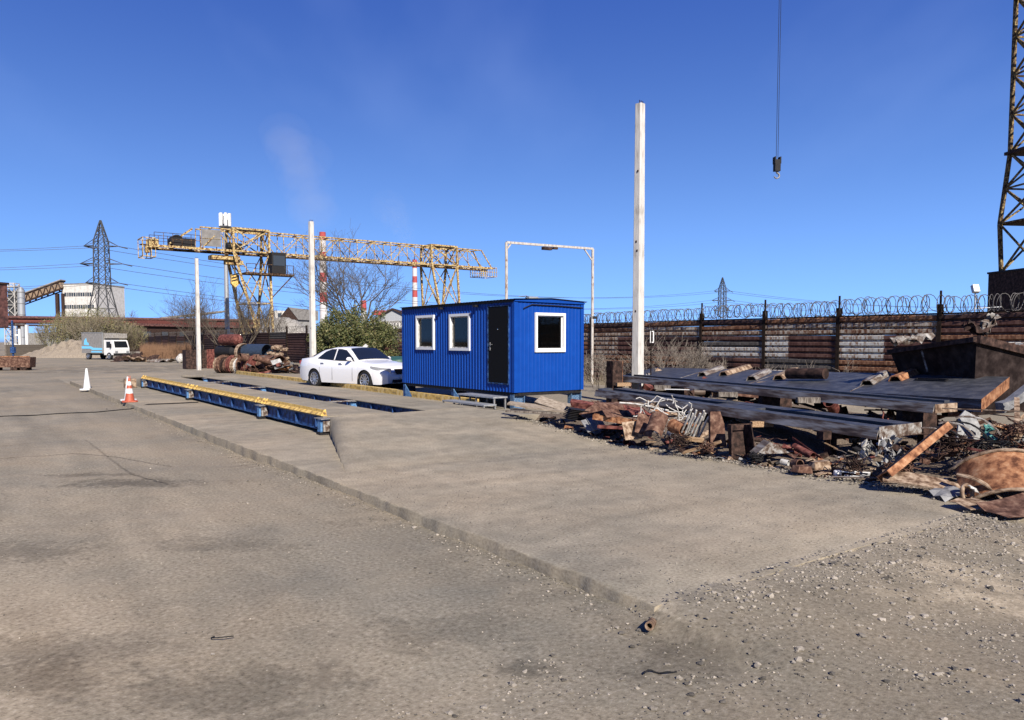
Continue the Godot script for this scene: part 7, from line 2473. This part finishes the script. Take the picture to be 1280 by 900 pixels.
	for k in 5:
		lib.append([crumple(0.34 + 0.08 * k, 0.26, 0.14, 4, 100 + k).mesh(), "scrap_sheet"])
		lib.append([angle_bar(0.5 + 0.16 * k, 0.06, 0.008).mesh(), "angle_iron"])
		lib.append([chunk(Vector3(0.26, 0.13, 0.18), 30.0 + k * 4).mesh(), "scrap_chunk"])
		lib.append([rod(0.7 + 0.12 * k, 0.012, 0.2, 60.0 + k * 3).mesh(), "bent_rod"])
		lib.append([ring_pipe(0.05 + 0.012 * k, 0.3 + 0.1 * k, 0.008).mesh(), "pipe_offcut"])
		lib.append([bd.call(0.5 + 0.15 * k, 0.09, 0.03).mesh(), "wood_offcut"])
	var say := {"scrap_sheet": "bent sheet scrap", "angle_iron": "angle iron offcut", "scrap_chunk": "rough metal chunk", "bent_rod": "thin bent steel rod", "pipe_offcut": "short pipe offcut", "wood_offcut": "piece of broken wood"}
	var adj := {"rust_brown": "brown", "rust_dark": "dark brown", "rust_tan": "tan", "rust_orange": "orange", "weathered_steel": "grey brown", "black_steel": "black", "rust_red": "dull red", "grey_steel": "grey", "wood_pale": "pale", "wood_grey": "grey", "wood_fresh": "yellowish"}
	var rust := ["rust_brown", "rust_dark", "rust_brown", "rust_tan", "rust_orange", "weathered_steel", "rust_dark", "black_steel", "rust_red", "rust_dark", "grey_steel"]
	var zones := [[120, 4.6, 9.1, 5.45, 8.4, 0.0, "under the left half of the girder"], [130, 1.4, 4.6, 5.45, 8.4, 0.0, "under the right half of the girder"], [150, -1.6, 1.7, 6.0, 8.4, 0.32, "around the leaning beam"], [110, -2.5, 0.6, 7.0, 10.2, 0.2, "in the heap below the skip"], [170, 0.0, 9.2, 5.32, 6.0, -0.1, "along the heap front"]]
	for z in zones:
		for i in int(z[0]):
			var t := rng.randf_range(z[1], z[2])
			var s := rng.randf_range(z[3], z[4])
			if z[3] < 6.0 and rng.randf() < 0.5:
				s = lerpf(z[3], s, 0.3)
			var l: Array = lib[rng.randi_range(0, lib.size() - 1)]
			var w: Material = M[rust[rng.randi_range(0, rust.size() - 1)]]
			if l[1] == "wood_offcut":
				w = [M.wood_pale, M.wood_grey, M.wood_fresh][rng.randi_range(0, 2)]
			var h: float = 0.05 + ground_h(Y(t, s)) + heap_h(t, s) + rng.randf_range(0.0, 0.14) * smoothstep(5.4, 6.2, s) + maxf(0.0, z[5]) * rng.randf()
			if z[1] > 1.0:
				h = minf(h, 0.5)
			var k := rng.randf_range(0.3, 0.65) if z[5] >= 0.0 else rng.randf_range(0.2, 0.45)
			one(l[1], "%s %s %s" % [adj.get(w.resource_name, ""), say[l[1]], z[6]], "scrap", l[0], w, Y(t, s, h), lie(rng.randf() * TAU, rng.randf_range(-0.4, 0.4), rng.randf_range(-0.4, 0.4)).scaled(Vector3.ONE * k), "%s %s" % [l[1].replace("_", " "), z[6]])
	# heavier scrap pushed in under the plate girder
	var g0 := survey(1227, 499, 11.7)
	for i in 150:
		var q := g0 + Vector3(-0.337, 0, -0.942) * rng.randf_range(0.3, 11.5) + Vector3(0.67, 0, -0.74) * rng.randf_range(-0.9, 2.0)
		q.y = ground_h(q) + rng.randf_range(0.1, 0.62)
		var l: Array = lib[rng.randi_range(0, lib.size() - 1)]
		var w: Material = M[rust[rng.randi_range(0, rust.size() - 1)]]
		if l[1] == "wood_offcut":
			w = [M.wood_pale, M.wood_grey][i % 2]
		one(l[1], "%s %s under the plate girder" % [adj.get(w.resource_name, ""), say[l[1]]], "scrap", l[0], w, q, lie(rng.randf() * TAU, rng.randf_range(-0.5, 0.5), rng.randf_range(-0.5, 0.5)).scaled(Vector3.ONE * rng.randf_range(0.7, 1.3)), "%s under the plate girder" % l[1].replace("_", " "))
	# the far pile beside the drums
	for i in 90:
		var u := rng.randf_range(0.3, 1.0)
		var q := ground_at(lerpf(268, 386, u), lerpf(45.5, 40.5, u) - rng.randf_range(-0.8, 1.2))
		var l: Array = lib[rng.randi_range(0, lib.size() - 1)]
		var w: Material = M[rust[rng.randi_range(0, rust.size() - 1)]]
		var h := rng.randf_range(0.12, 1.2) * (1.0 - 0.4 * u) * sin(PI * clampf(u * 1.05, 0.08, 0.95))
		one(l[1], "%s %s in the far scrap pile behind the car" % [adj.get(w.resource_name, ""), say[l[1]]], "scrap", l[0], w, q + Vector3(0, h + 0.1, 0), lie(rng.randf() * TAU, rng.randf_range(-0.5, 0.5), rng.randf_range(-0.4, 0.4)).scaled(Vector3.ONE * rng.randf_range(1.2, 2.4)), "%s in the far scrap pile" % l[1].replace("_", " "))
